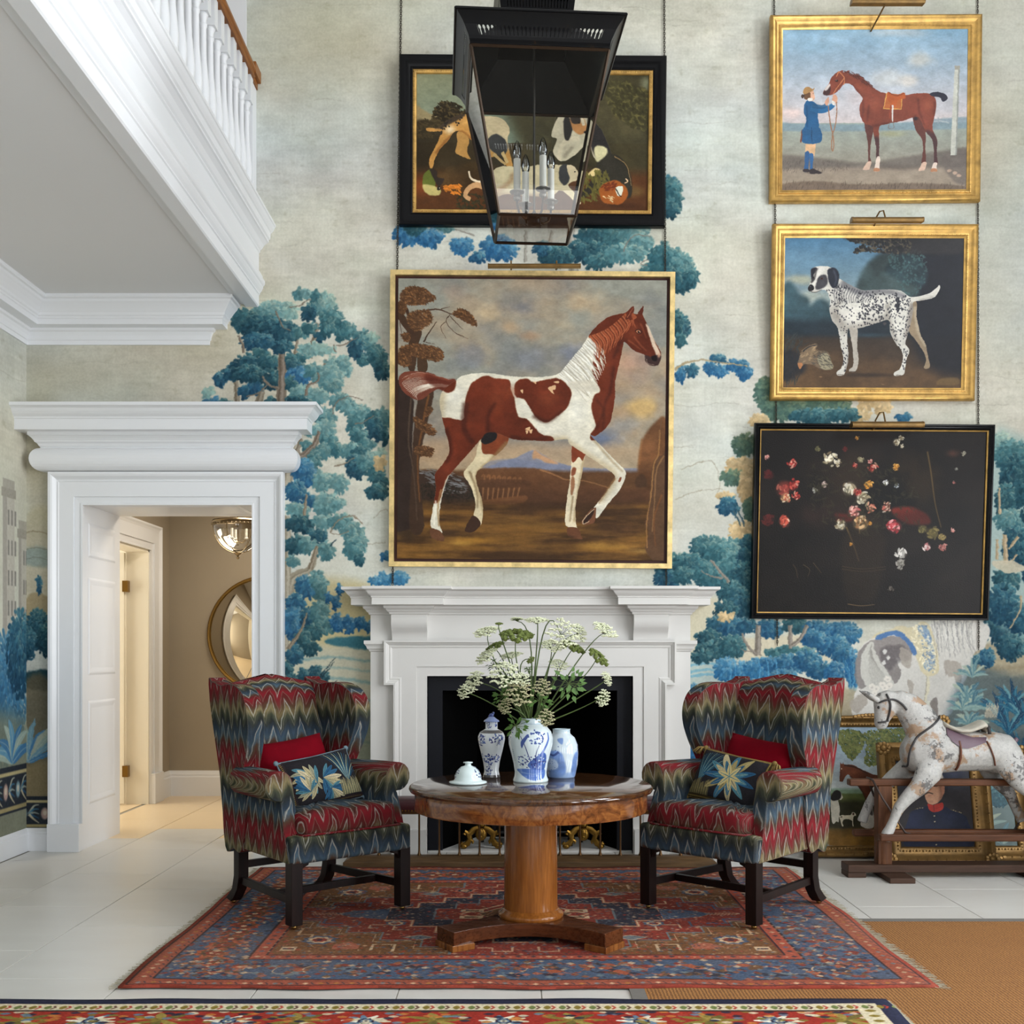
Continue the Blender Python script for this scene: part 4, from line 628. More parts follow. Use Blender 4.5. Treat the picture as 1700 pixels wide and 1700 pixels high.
def pic_hound():
    c = Cv(700, 580, (30, 34, 42), (240, 212, 1330, 1108), 5)
    c.rect(220, 200, 1000, 640, (76, 116, 146), col2=(136, 148, 146)); c.poly([(900, 180), (1400, 180), (1400, 1200), (1000, 1200), (960, 700), (860, 420)], (24, 26, 34), 1, 60)
    c.blob(380, 360, 220, 90, (110, 146, 170), .6, 1, .4); c.blob(320, 460, 160, 40, (186, 176, 140), .6, 1, .4); c.blob(420, 560, 120, 50, (166, 170, 156), .7, 1, .4)
    c.poly([(240, 500), (290, 480), (330, 540), (390, 570), (400, 620), (450, 575), (520, 610), (520, 760), (230, 760)], (52, 76, 84), .95, 14, var=.4); c.poly([(680, 500), (720, 400), (780, 330), (850, 300), (940, 330), (1040, 400), (1060, 560), (960, 640), (680, 600)], (60, 76, 76), .95, 16, var=.5); c.poly([(850, 400), (960, 300), (1060, 330), (1110, 420), (1080, 500), (960, 470)], (38, 56, 62), .9, 12, var=.6)
    c.hatch([(880, 300), (1080, 300), (1100, 480), (1000, 560), (900, 420)], 200, (60, 88, 88), 18, 9, .6, .6, 1.5); 
    c.poly([(580, 200), (960, 200), (1340, 200), (1340, 300), (900, 300), (860, 240), (780, 260), (700, 240)], (44, 42, 42), .8, 10); flick(c, [(600, 212), (960, 212), (1000, 290), (880, 300), (740, 290), (660, 300), (700, 250)], 130, [(50, 48, 44), (78, 70, 58), (34, 34, 36)], 26, 12, .6, .85, .9)
    c.rect(200, 700, 1400, 830, (30, 40, 48), a=.9, blur=24); c.rect(200, 800, 1400, 1140, (52, 42, 34), a=.95, blur=20, col2=(78, 58, 38)); c.blob(760, 790, 200, 20, (44, 66, 78), .7, 1); c.poly([(230, 900), (420, 880), (1000, 960), (1330, 1050), (1330, 1120), (230, 1120)], (92, 68, 44), .6, 30, var=.4); c.poly([(1000, 600), (1400, 500), (1400, 1000), (1100, 960)], (20, 22, 30), .9, 40)
    c.hatch([(240, 820), (340, 800), (380, 900), (330, 1060), (240, 1060)], 130, (46, 52, 52), 60, 5, -1.2, .7, .8); c.poly([(240, 900), (330, 890), (380, 1000), (240, 1060)], (28, 30, 36), .8, 14)
    c.poly([(330, 960), (360, 880), (420, 845), (450, 850), (440, 880), (510, 890), (530, 940), (545, 985), (480, 995), (420, 970), (370, 965), (345, 990)], (110, 92, 72), 1, 2); c.poly([(450, 930), (500, 895), (530, 940), (545, 990), (480, 995)], (150, 142, 116), .9, 3); c.hatch([(440, 900), (520, 890), (540, 990), (430, 980)], 60, (70, 66, 60), 26, 4, .5, .8); c.hatch([(340, 900), (430, 850), (440, 920), (360, 960)], 60, (146, 122, 92), 22, 5, -.5, .7); c.poly([(330, 960), (358, 962), (350, 990), (338, 992)], (180, 120, 76), .9, 1); c.stroke([(360, 890), (400, 860), (450, 850)], 10, 4, (50, 46, 44))
    c.poly([(1190, 1060), (1240, 1044), (1310, 1050), (1310, 1085), (1190, 1090)], (120, 96, 58), .6, 5); c.blob(470, 1040, 14, 6, (150, 116, 84), .8, .6); c.blob(850, 1085, 12, 4, (140, 110, 80), .7, .6); c.blob(760, 1030, 260, 20, (36, 28, 24), .7, 1)
    Wt, Sh, Bk = (206, 202, 192), (134, 126, 116), (40, 40, 48)
    c.poly([(1020, 580), (1050, 600), (1050, 680), (1075, 780), (1110, 850), (1125, 920), (1138, 975), (1120, 992), (1100, 985), (1112, 940), (1090, 880), (1040, 810), (1000, 750)], (140, 122, 98), 1, 1, setclip=True); c.stroke([(1040, 620), (1060, 760), (1110, 860)], 24, 14, (176, 162, 138), .7, 6); c.clip = None
    c.poly([(640, 740), (690, 750), (690, 860), (700, 920), (690, 1000), (650, 1010), (645, 995), (668, 970), (665, 880), (650, 800)], (170, 162, 150), 1, 1)
    dog = [(386, 505), (395, 485), (405, 450), (402, 405), (430, 385), (490, 378), (530, 390), (565, 410), (572, 450), (590, 460), (650, 495), (720, 522), (800, 520), (900, 518), (960, 530), (1005, 560), (1060, 558), (1120, 540), (1160, 515), (1185, 490), (1188, 510), (1160, 560), (1100, 580), (1030, 592), (1030, 640), (1015, 720), (1000, 780), (985, 840), (1010, 880), (995, 930), (985, 990), (978, 1025), (925, 1035), (920, 1015), (955, 990), (972, 930), (960, 880), (925, 840), (890, 770), (880, 700), (820, 715), (740, 740), (690, 750), (635, 750), (632, 840), (640, 920), (630, 980), (612, 1028), (572, 1032), (572, 1010), (598, 985), (608, 930), (590, 850), (570, 750), (535, 700), (518, 640), (520, 580), (490, 520), (430, 535), (400, 530)]
    c.poly(dog, Wt, 1, .8, setclip=True, var=.06)
    c.stroke([(520, 640), (600, 745), (740, 742), (880, 690)], 70, 50, Sh, .6, 20); c.stroke([(1030, 600), (1010, 720), (990, 800)], 46, 34, (110, 100, 92), .7, 12); c.stroke([(870, 600), (880, 690), (930, 840)], 34, 24, Sh, .6, 12); c.stroke([(600, 560), (560, 640), (600, 740)], 30, 20, Sh, .5, 14); c.stroke([(1060, 585), (1150, 560)], 16, 10, Sh, .5, 6); c.stroke([(635, 760), (640, 920), (615, 1010)], 14, 10, (110, 104, 98), .6, 5)
    c.stroke([(590, 470), (700, 530), (860, 530), (980, 560)], 44, 30, (60, 60, 70), .55, 10)
    for k in range(15): c.stroke([(560 + 16 * k, 480 + 5 * k), (545 + 15 * k, 540 + 3 * k), (555 + 14 * k, 600)], 10, 3, (58, 58, 66), .6, 3)
    rs = c.rs
    for P, n, s0 in (([(700, 530), (980, 540), (1000, 620), (880, 640), (720, 620)], 130, 9), ([(520, 600), (620, 560), (740, 620), (700, 740), (560, 720)], 70, 8), ([(700, 620), (880, 620), (860, 700), (720, 740)], 80, 10), ([(890, 640), (1020, 600), (1000, 780), (960, 880), (900, 780)], 90, 8), ([(580, 760), (630, 760), (640, 980), (600, 1000)], 40, 8), ([(960, 880), (1000, 880), (980, 1000)], 24, 8), ([(650, 760), (690, 760), (690, 980)], 30, 7), ([(500, 520), (600, 480), (640, 540), (540, 600)], 40, 9)): c.hatch(P, n, Bk, s0 * 1.5, s0 * .9, 1.2, .8, 1.0, 0)
    c.hatch([(920, 580), (940, 570), (945, 640), (920, 640)], 20, Bk, 18, 10, 1.5, .9, .6, 0); c.clip = None
    c.poly([(402, 400), (432, 388), (440, 400), (420, 430), (425, 460), (408, 470), (404, 440)], (34, 34, 42), 1, 2); c.poly([(505, 400), (540, 388), (568, 412), (574, 460), (560, 500), (535, 508), (515, 480), (505, 440)], (38, 40, 50), 1, 2); c.stroke([(540, 400), (556, 450), (548, 495)], 12, 6, (84, 92, 108), .5, 5)
    c.poly([(430, 400), (450, 395), (440, 440), (410, 480), (402, 470), (420, 440)], (70, 66, 66), .8, 3); c.poly([(450, 440), (490, 430), (505, 470), (490, 500), (450, 520), (430, 510), (440, 470)], (48, 46, 52), .9, 4); c.poly([(444, 396), (470, 384), (480, 400), (450, 440), (425, 490), (412, 490), (430, 450)], (214, 210, 202), .95, 2); c.poly([(385, 505), (400, 490), (418, 496), (420, 520), (400, 530), (388, 524)], (30, 28, 32), 1, 1.5); c.blob(398, 500, 5, 3, (120, 124, 134), .8, .6); c.blob(468, 452, 8, 7, (80, 40, 30), 1, .4); c.blob(468, 451, 4, 4, (14, 12, 14), 1, .3); c.blob(418, 447, 5, 5, (30, 22, 22), 1, .4); c.stroke([(402, 530), (430, 535), (470, 520)], 5, 3, (60, 54, 52), .8, 1)
    for x, y in ((590, 1028), (945, 1030), (668, 1008)): c.stroke([(x - 16, y), (x + 18, y)], 5, 4, (60, 50, 42), .7, 1)
    c.blob(855, 720, 14, 12, (70, 64, 66), .9, .6)
    canvas_wear(c, .025); return c
def pic_flowers():
    c = Cv(860, 680, (22, 18, 16), (165, 205, 1490, 1260), 6)
    n = fbm(c.W, c.H, 300, 220, 5, 12); c.a *= (1 + n * 1.1)[..., None]; c.a += (fbm(c.W, c.H, 120, 120, 4, 13) * .05)[..., None] * np.array((1, .7, .5), np.float32)
    for x, y, rx, ry, col, a in [(650, 460, 300, 220, (48, 36, 26), .7), (1080, 500, 240, 200, (54, 40, 24), .6), (780, 900, 240, 220, (30, 25, 22), .6), (500, 700, 200, 120, (58, 38, 32), .5), (780, 720, 160, 90, (46, 36, 26), .6)]: c.blob(x, y, rx, ry, col, a, 1, .4)
    c.stroke([(610, 690), (700, 700), (700, 720), (620, 720)], 20, 16, (110, 34, 28), .6, 8); c.poly([(950, 650), (1050, 640), (1110, 660), (1160, 690), (1170, 740), (1040, 740), (960, 690)], (120, 38, 28), .7, 8, var=.6); c.blob(1290, 330, 70, 40, (110, 64, 48), .6, 1, .3)
    for P in ([(680, 760), (720, 850), (760, 960)], [(1145, 320), (1170, 440), (1200, 620), (1240, 760)], [(760, 800), (755, 700)]): c.stroke(P, 9, 5, (130, 104, 58), .6, 2)
    for y in (990, 1005): c.stroke([(660, y), (780, y + 14), (920, y)], 3, 2, (140, 116, 70), .5, 1)
    c.stroke([(700, 1210), (780, 1220), (860, 1212)], 5, 3, (150, 120, 76), .6, 1); c.poly([(680, 800), (900, 800), (900, 980), (860, 1180), (700, 1180), (660, 980)], (44, 34, 24), .5, 20)
    def flower(x, y, r, cols, k=26):
        d = np.array(cols[0], float)
        c.blob(x, y, r * 1.0, r * .95, tuple(d * .75), .8, .8, .5)
        for i in range(k):
            a = c.rs.uniform(0, 6.28); q = r * c.rs.uniform(.05, .9); col = cols[c.rs.randint(len(cols))]
            c.hatch([(x + math.cos(a) * q - 3, y + math.sin(a) * q - 3), (x + math.cos(a) * q + 3, y + math.sin(a) * q - 3), (x + math.cos(a) * q, y + math.sin(a) * q + 4)], 1, col, r * .75, r * .34, a + 1.2, .85, .5, 0)
    Wt = [(196, 186, 160), (160, 146, 116), (214, 206, 186), (110, 96, 74)]; Pk = [(196, 132, 124), (214, 170, 156), (160, 84, 80), (120, 62, 56)]; Rd = [(150, 44, 40), (190, 84, 72), (110, 30, 28), (206, 150, 130)]; Yl = [(190, 130, 50), (150, 96, 36), (210, 160, 80)]
    for x, y, r, cl in [(575, 370, 42, Wt), (620, 390, 24, Wt), (690, 535, 40, Wt), (775, 600, 44, Wt), (725, 668, 36, Pk), (820, 650, 30, [(190, 120, 96), (150, 84, 66), (206, 150, 124)]), (765, 735, 42, [(200, 164, 120), (170, 128, 86), (214, 186, 150), (120, 86, 56)]), (740, 560, 26, Rd), (805, 515, 30, Yl), (825, 415, 32, Rd), (810, 380, 16, Pk), (720, 405, 16, Rd), (755, 370, 20, [(120, 112, 86), (150, 140, 110)]), (545, 515, 20, [(150, 130, 120), (180, 160, 150)]), (490, 550, 18, [(150, 150, 140), (110, 106, 96)]), (350, 395, 30, Rd), (205, 360, 16, Pk), (310, 540, 44, [(150, 66, 56), (120, 48, 42), (176, 96, 80)]), (365, 520, 36, Rd), (320, 595, 30, [(196, 150, 110), (160, 70, 56), (214, 190, 160)]), (380, 580, 24, Rd), (315, 730, 34, [(190, 84, 66), (216, 176, 150), (150, 60, 48)]), (215, 720, 40, [(90, 34, 32), (70, 28, 26)]), (215, 460, 30, [(90, 30, 30), (64, 26, 26)]), (915, 645, 34, [(206, 160, 140), (214, 196, 180), (180, 96, 84)]), (960, 755, 40, [(190, 76, 80), (216, 150, 150), (150, 44, 50)]), (645, 750, 34, Wt), (960, 265, 24, Wt), (990, 245, 16, Wt), (995, 290, 12, Wt), (965, 410, 20, Yl), (905, 505, 18, [(220, 220, 216), (190, 190, 196)]), (970, 520, 14, [(150, 160, 170), (190, 196, 200)]), (1010, 915, 36, [(196, 192, 184), (160, 156, 150), (220, 216, 210)]), (1005, 975, 32, [(160, 156, 148), (120, 116, 108)]), (1160, 875, 28, [(196, 150, 146), (160, 96, 96), (206, 190, 184)]), (1255, 875, 24, [(190, 130, 120), (150, 90, 84)]), (1310, 775, 15, [(190, 120, 110), (206, 160, 150)]), (1190, 790, 40, [(130, 116, 70), (96, 86, 50)]), (1250, 815, 26, [(150, 130, 80), (110, 96, 60)]), (1130, 770, 26, [(110, 100, 60), (84, 76, 46)]), (955, 1120, 18, [(90, 84, 76), (66, 60, 54)]), (500, 310, 18, [(100, 96, 66), (80, 76, 52)]), (660, 310, 16, [(84, 30, 28)]), (730, 245, 12, Yl), (820, 740, 12, Yl), (710, 860, 10, Yl), (1360, 330, 16, [(130, 126, 110)]), (1320, 420, 12, [(120, 120, 110)]), (1305, 500, 10, Pk)]: flower(x, y, r, cl)
    for P in ([(370, 980), (390, 1010), (400, 1060)], [(430, 980), (470, 1010), (460, 1050)], [(490, 970), (540, 1030)]): c.stroke(P, 5, 3, (110, 92, 62), .5, 1)
    c.hatch([(480, 400), (1000, 420), (1100, 760), (560, 760)], 220, (48, 46, 30), 40, 9, .6, .5, 1.5)
    for k in range(240):
        x = c.rs.uniform(170, 1490); y = c.rs.uniform(210, 1250); c.stroke([(x, y), (x + c.rs.uniform(-3, 3), y + c.rs.uniform(10, 30))], 1.4, 1, (70, 62, 56), .25)
    return c
def pic_hounds():
    c = Cv(800, 450, (70, 60, 40), (168, 425, 1495, 1170), 7)
    c.rect(150, 400, 1500, 800, (132, 138, 116), col2=(126, 144, 136)); c.poly([(700, 400), (1520, 400), (1520, 1200), (1000, 1200), (800, 900)], (62, 58, 40), .95, 40, var=.5)
    c.blob(1330, 560, 110, 90, (112, 108, 64), .7, 1, .6); c.blob(1480, 480, 60, 60, (126, 132, 112), .8, 1, .4); c.blob(1340, 650, 70, 50, (122, 100, 46), .7, 1, .6); c.poly([(160, 600), (240, 640), (420, 700), (160, 720)], (150, 136, 104), .9, 6)
    c.poly([(160, 700), (300, 680), (360, 600), (440, 640), (600, 700), (700, 900), (600, 1000), (160, 1000)], (52, 44, 30), .95, 8, var=.4)
    flick(c, [(320, 580), (420, 600), (470, 680), (340, 690), (260, 660)], 140, [(60, 52, 34), (80, 68, 44), (44, 38, 28)], 24, 9, .4, .85, .8); flick(c, [(370, 470), (415, 430), (420, 480)], 20, [(70, 64, 44)], 24, 9, .5, .9, .5); flick(c, [(200, 680), (320, 680), (260, 780), (170, 760)], 90, [(52, 46, 32), (70, 60, 40)], 22, 8, .5, .8, .9); flick(c, [(1250, 470), (1490, 520), (1480, 720), (1300, 640)], 200, [(74, 72, 44), (96, 92, 56), (56, 54, 36)], 34, 14, .7, .6, .9)
    c.rect(150, 960, 1520, 1200, (96, 58, 32), a=.9, blur=30, col2=(84, 50, 28)); c.blob(200, 1040, 90, 90, (122, 62, 32), .8, 1); c.poly([(300, 960), (560, 900), (640, 980), (440, 1060), (330, 1040)], (66, 52, 32), .8, 10, var=.5); c.hatch([(430, 1080), (560, 1090), (640, 1160), (420, 1160)], 120, (50, 50, 34), 26, 8, .5, .8, 1.2); c.blob(1420, 1060, 90, 50, (120, 100, 62), .7, 1); c.blob(1350, 1140, 180, 30, (60, 36, 24), .7, 1); c.blob(760, 1130, 160, 40, (120, 96, 64), .5, 1)
    T, Wt, Dk = (196, 148, 84), (220, 208, 178), (46, 42, 40)
    # left hound, bending, head hidden by its own shoulder
    c.poly([(430, 740), (470, 780), (460, 850), (480, 890), (420, 870), (392, 850), (404, 800), (400, 750)], (176, 136, 80), 1, 1)
    c.poly([(225, 725), (240, 720), (290, 720), (330, 690), (380, 660), (440, 645), (560, 655), (650, 665), (700, 720), (690, 800), (720, 920), (690, 930), (650, 860), (600, 880), (560, 850), (520, 830), (470, 775), (430, 745), (390, 740), (350, 790), (310, 830), (280, 880), (262, 940), (245, 930), (244, 890), (270, 840), (300, 780), (305, 740), (262, 742), (232, 738)], T, 1, .8, setclip=True)
    c.blob(360, 730, 50, 40, (232, 220, 196), .9, 1); c.blob(470, 690, 90, 30, (214, 170, 104), .7, 1); c.poly([(560, 640), (720, 660), (720, 820), (600, 840), (560, 760)], (224, 214, 190), .85, 10); c.stroke([(280, 860), (350, 780), (430, 740), (500, 800)], 16, 12, (130, 84, 44), .7, 6); c.poly([(275, 720), (340, 650), (440, 640), (440, 660), (380, 690), (320, 720)], Dk, .85, 4); c.hatch([(320, 690), (440, 660), (400, 710), (310, 740)], 20, Dk, 14, 9, .3, .9, .6, 0); c.poly([(304, 740), (318, 736), (316, 756), (304, 758)], Dk, .9, 1); c.clip = None
    c.poly([(600, 760), (640, 755), (680, 790), (690, 840), (660, 870), (610, 850), (570, 800)], (60, 62, 66), 1, 3); c.stroke([(660, 850), (690, 910)], 20, 16, (206, 180, 130)); c.stroke([(610, 860), (680, 920)], 18, 12, (196, 168, 120))
    # duck
    c.poly([(240, 950), (262, 945), (280, 1000), (280, 1050), (310, 1060), (300, 1085), (250, 1085), (215, 1060), (205, 1010), (215, 970)], (96, 108, 48), 1, 1.5); c.poly([(210, 1030), (280, 1040), (310, 1062), (300, 1088), (250, 1088), (215, 1065)], (196, 186, 126), .95, 3); c.poly([(245, 945), (285, 955), (290, 990), (330, 1000), (300, 1040), (270, 1000)], (50, 42, 38), 1, 3); c.blob(298, 1050, 14, 14, (30, 28, 28), 1, .4); c.blob(302, 1048, 4, 4, (230, 220, 200), 1, .5); c.hatch([(320, 1040), (420, 1030), (425, 1060), (400, 1085), (330, 1060)], 60, (214, 130, 50), 24, 9, .3, .9, .7)
    # lying hound
    c.stroke([(470, 955), (478, 990), (510, 1010), (545, 1015)], 10, 14, (226, 214, 196)); c.stroke([(590, 1060), (520, 1030), (470, 1050), (450, 1090), (480, 1110)], 34, 22, (196, 156, 116)); c.poly([(600, 960), (660, 928), (780, 930), (900, 915), (990, 918), (1060, 920), (1090, 960), (1080, 1000), (1040, 1030), (1110, 1110), (1090, 1130), (1000, 1060), (940, 1090), (800, 1090), (690, 1080), (610, 1100), (560, 1080), (570, 1010)], (216, 206, 178), 1, 1, setclip=True); c.stroke([(600, 1080), (700, 1020), (720, 960)], 30, 16, (170, 130, 96), .6, 10); c.stroke([(560, 1080), (800, 1094), (960, 1080)], 30, 30, (140, 110, 80), .6, 10); c.clip = None
    c.poly([(990, 930), (1030, 915), (1050, 950), (1040, 1010), (1010, 1030), (985, 990)], (58, 60, 66), 1, 2); c.poly([(1030, 920), (1070, 925), (1098, 965), (1090, 1000), (1060, 1005), (1040, 970)], (222, 208, 182), 1, 1.5); c.blob(1075, 955, 6, 5, (30, 26, 26), 1, .4); c.blob(1094, 985, 9, 7, (120, 80, 66), .9, .5)
    # spaniel behind
    c.poly([(960, 690), (1000, 640), (1100, 640), (1170, 670), (1220, 720), (1260, 800), (1280, 870), (1220, 900), (1180, 870), (1150, 800), (1080, 860), (1000, 900), (950, 850), (970, 780), (940, 760)], (206, 200, 184), 1, 1.5, setclip=True); c.poly([(1150, 640), (1230, 700), (1300, 860), (1220, 900), (1160, 800)], (42, 40, 42), 1, 5); c.stroke([(980, 900), (1010, 800), (1100, 770)], 26, 30, (224, 216, 198), .9, 4); c.stroke([(1010, 880), (1060, 820)], 20, 20, (130, 124, 112), .5, 6); c.clip = None
    c.poly([(1010, 670), (1040, 660), (1060, 720), (1040, 780), (1015, 770)], (44, 42, 44), 1, 2); c.poly([(1050, 655), (1110, 650), (1140, 700), (1136, 735), (1100, 752), (1060, 720)], (196, 140, 90), 1, 2); c.poly([(1050, 650), (1105, 655), (1100, 690), (1060, 690)], (48, 44, 44), .95, 3); c.poly([(1104, 655), (1122, 665), (1132, 700), (1114, 700)], (226, 216, 198), 1, 2); c.blob(1132, 738, 12, 9, (36, 30, 32), 1, .5); c.blob(1096, 688, 5, 4, (16, 14, 14), 1, .3)
    # partridge hen's cock under paw
    c.poly([(1185, 850), (1190, 820), (1230, 810), (1270, 850), (1340, 880), (1390, 960), (1405, 1060), (1380, 1100), (1300, 1080), (1200, 1060), (1130, 1100), (1110, 1080), (1170, 1000), (1200, 920)], (48, 46, 40), 1, 2); c.poly([(1190, 820), (1240, 815), (1260, 850), (1210, 900), (1190, 880)], (206, 204, 170), 1, 4); c.stroke([(1300, 870), (1370, 920), (1400, 1030)], 5, 3, (170, 140, 96), .8, 1); c.poly([(1145, 970), (1190, 935), (1225, 950), (1190, 975), (1150, 985)], (214, 196, 146), 1, 2); c.hatch([(1130, 980), (1260, 960), (1240, 1080), (1110, 1120)], 120, (96, 92, 48), 40, 10, 1.2, .8, .9); c.poly([(1220, 1040), (1300, 1000), (1360, 1030), (1380, 1080), (1340, 1130), (1270, 1130), (1230, 1110)], (156, 88, 40), 1, 2); c.poly([(1310, 1040), (1350, 1035), (1345, 1080), (1320, 1085)], (216, 220, 214), 1, 1.5); c.stroke([(1310, 1045), (1330, 1080), (1345, 1090)], 6, 4, (30, 28, 30)); c.hatch([(1240, 1090), (1300, 1090), (1280, 1120)], 12, (214, 196, 160), 22, 4, .5, .9); c.hatch([(1230, 1030), (1300, 1010), (1300, 1050), (1250, 1060)], 30, (110, 50, 28), 26, 8, -.3, .8); c.stroke([(1365, 990), (1378, 1005), (1360, 1018)], 8, 6, (220, 190, 160))
    canvas_wear(c, .03); c.a *= np.array((1.0, .97, .9), np.float32); return c
def pic_hunter():
    """the bay hunter with foxhounds, leaning on the floor; drawn in the view of its enlargement"""
    c = Cv(620, 560, (120, 150, 170), (-208, 241, 1010, 1343), 8)
    c.rect(-80, 240, 1100, 840, (142, 164, 182), col2=(178, 184, 180)); sk = fbm(c.W, c.H, 160, 110, 4, 9); c.a += (sk * .35)[..., None]; c.poly([(200, 300), (640, 280), (1100, 280), (1100, 640), (640, 560), (300, 540)], (104, 116, 124), .6, 40)
    for P, n in (([(80, 280), (200, 270), (300, 300), (310, 400), (200, 540), (140, 500), (80, 400)], 420), ([(320, 300), (560, 260), (1090, 260), (1090, 520), (700, 470), (420, 600), (310, 580), (340, 420)], 900)): flick(c, P, n // 2, [(52, 66, 36), (74, 86, 44), (100, 104, 56)], 34, 15, .9, .9, .9)
    c.rect(-80, 830, 1100, 1340, (86, 100, 56), col2=(110, 84, 42)); c.poly([(-80, 820), (340, 815), (1100, 830), (1100, 860), (-80, 860)], (126, 150, 130), .8, 6); c.poly([(-80, 960), (340, 930), (600, 960), (1100, 930), (1100, 1200), (-80, 1180)], (46, 44, 28), .85, 20, var=.5); c.poly([(-80, 1200), (1100, 1180), (1100, 1340), (-80, 1340)], (120, 86, 36), .8, 12, var=.5)
    B = (92, 50, 32)
    c.poly([(56, 740), (66, 640), (75, 590), (72, 572), (90, 590), (105, 572), (112, 592), (200, 600), (300, 650), (410, 690), (560, 690), (760, 690), (860, 730), (880, 900), (860, 1180), (820, 1180), (830, 950), (760, 860), (600, 880), (420, 870), (350, 860), (340, 1180), (310, 1180), (290, 920), (230, 800), (160, 700), (130, 690), (100, 730), (84, 752), (62, 750)], B, 1, 1.5, var=.3); c.stroke([(110, 600), (220, 620), (330, 680)], 14, 8, (40, 28, 24), .8, 2); c.blob(82, 632, 6, 10, (220, 200, 180), .9, .5); c.blob(200, 660, 60, 30, (130, 74, 46), .6, 1); c.stroke([(160, 700), (240, 800), (300, 920)], 16, 12, (56, 32, 24), .6, 5)
    def hound(x, y, s, fl=1):
        c.poly([(x + s * fl * a, y + s * b) for a, b in [(-.5, -.1), (-.3, -.22), (0, -.2), (.3, -.24), (.42, -.4), (.62, -.36), (.7, -.2), (.56, -.16), (.48, .0), (.44, .3), (.46, .56), (.38, .56), (.36, .2), (.1, .08), (-.2, .1), (-.32, .3), (-.28, .56), (-.38, .56), (-.46, .25), (-.5, .05)]], (206, 196, 170), 1, 1.2)
        c.stroke([(x - s * .48 * fl, y - s * .1), (x - s * .66 * fl, y - s * .3), (x - s * .6 * fl, y - s * .46)], s * .09, s * .04, (206, 196, 170)); c.blob(x + s * .5 * fl, y - s * .3, s * .1, s * .1, (70, 46, 36), 1, .5); c.blob(x - s * .4 * fl, y - s * .08, s * .1, s * .06, (60, 46, 40), .9, .6)
    hound(100, 1090, 130); c.poly([(-40, 920), (10, 850), (50, 840), (75, 890), (60, 920), (30, 930), (40, 1000), (20, 1120), (0, 1120), (-40, 1130)], (196, 190, 172), 1, 1.5); c.poly([(-40, 900), (0, 840), (50, 840), (64, 880), (40, 920), (-20, 930)], (36, 32, 32), 1, 2); c.poly([(230, 1160), (260, 1060), (320, 960), (350, 950), (350, 1170)], (206, 200, 186), 1, 1.5); c.poly([(300, 980), (340, 940), (350, 1060), (310, 1040)], (50, 46, 46), .8, 4); hound(560, 1080, 150, -1); hound(960, 1100, 150)
    canvas_wear(c, .03); return c
def pic_officer():
    c = Cv(420, 560, (44, 40, 42), (537, 526, 1305, 1349), 9)
    c.a += (c.nz * .05)[..., None]; c.rect(500, 480, 1280, 760, (52, 58, 78), a=.8, blur=80)
    c.poly([(600, 1360), (640, 1060), (700, 1000), (830, 960), (1010, 960), (1090, 1000), (1200, 1040), (1250, 1100), (1260, 1360)], (26, 32, 56), 1, 3, var=.3); c.stroke([(905, 1020), (900, 1360)], 5, 5, (16, 20, 36), .8, 2)
    for y in (1055, 1110, 1220, 1330): c.blob(904, y, 10, 10, (190, 176, 140), .95, .5)
    for x, y in ((730, 985), (760, 978), (785, 978), (1110, 1000), (1130, 1008), (1170, 1020), (1185, 1026)): c.blob(x, y, 9, 7, (200, 180, 130), .9, .6)
    c.stroke([(705, 992), (800, 972)], 8, 6, (110, 96, 70), .6, 3); c.stroke([(1080, 992), (1190, 1030)], 8, 6, (110, 96, 70), .6, 3)
    c.poly([(812, 740), (830, 900), (880, 945), (950, 930), (1005, 870), (1025, 800), (1010, 700), (960, 640), (860, 640), (815, 690)], (196, 148, 118), 1, 2, setclip=True); c.poly([(940, 640), (1040, 660), (1030, 860), (960, 940), (980, 820)], (126, 84, 66), .8, 14); c.blob(860, 780, 30, 90, (216, 170, 140), .6, 1); c.clip = None
    c.poly([(1000, 780), (1035, 770), (1030, 830), (1005, 850)], (170, 116, 92), 1, 2); c.poly([(830, 700), (850, 640), (930, 610), (1010, 640), (1030, 720), (1010, 760), (985, 700), (930, 670), (870, 690)], (206, 200, 188), 1, 4); c.hatch([(840, 680), (930, 620), (1020, 660), (1020, 740), (960, 680)], 60, (150, 144, 134), 26, 5, .9, .7)
    c.poly([(840, 766), (870, 760), (872, 772), (842, 774)], (40, 30, 28), .9, 2); c.poly([(920, 762), (960, 758), (962, 772), (922, 774)], (40, 30, 28), .9, 2); c.stroke([(832, 748), (874, 742)], 8, 6, (90, 74, 62), .8, 2); c.stroke([(915, 742), (966, 742)], 8, 6, (90, 74, 62), .8, 2); c.poly([(880, 760), (892, 800), (872, 815), (866, 806)], (170, 116, 90), .7, 4); c.stroke([(820, 848), (860, 830), (910, 845)], 20, 10, (74, 58, 50), .95, 2); c.stroke([(850, 862), (895, 862)], 6, 5, (150, 84, 72), .8, 2); c.blob(880, 920, 40, 14, (150, 104, 84), .5, 1)
    c.poly([(845, 940), (900, 950), (960, 935), (1005, 930), (1000, 990), (920, 1020), (860, 1000)], (172, 50, 38), 1, 1.5); c.stroke([(905, 948), (908, 1015)], 5, 5, (60, 20, 22), .8); c.stroke([(850, 968), (920, 982), (1000, 960)], 4, 4, (120, 34, 30), .7, 1)
    canvas_wear(c, .03); return c
def pic_foliage():
    c = Cv(300, 400, (96, 112, 110), (0, 0, 300, 400), 10); c.a += (c.nz * .2)[..., None]
    trees(c, [(80, 80, 60, 60, .3), (200, 60, 70, 60, 0), (240, 160, 60, 60, .2), (60, 180, 60, 60, -.4)], 14)
    for x, y in ((80, 380), (160, 330), (240, 390), (120, 250)): leafplant(c, x, y, 9, 120, [(128, 150, 142), (84, 118, 126), (60, 92, 108), (150, 160, 140)], 20, 1.0)
    return c
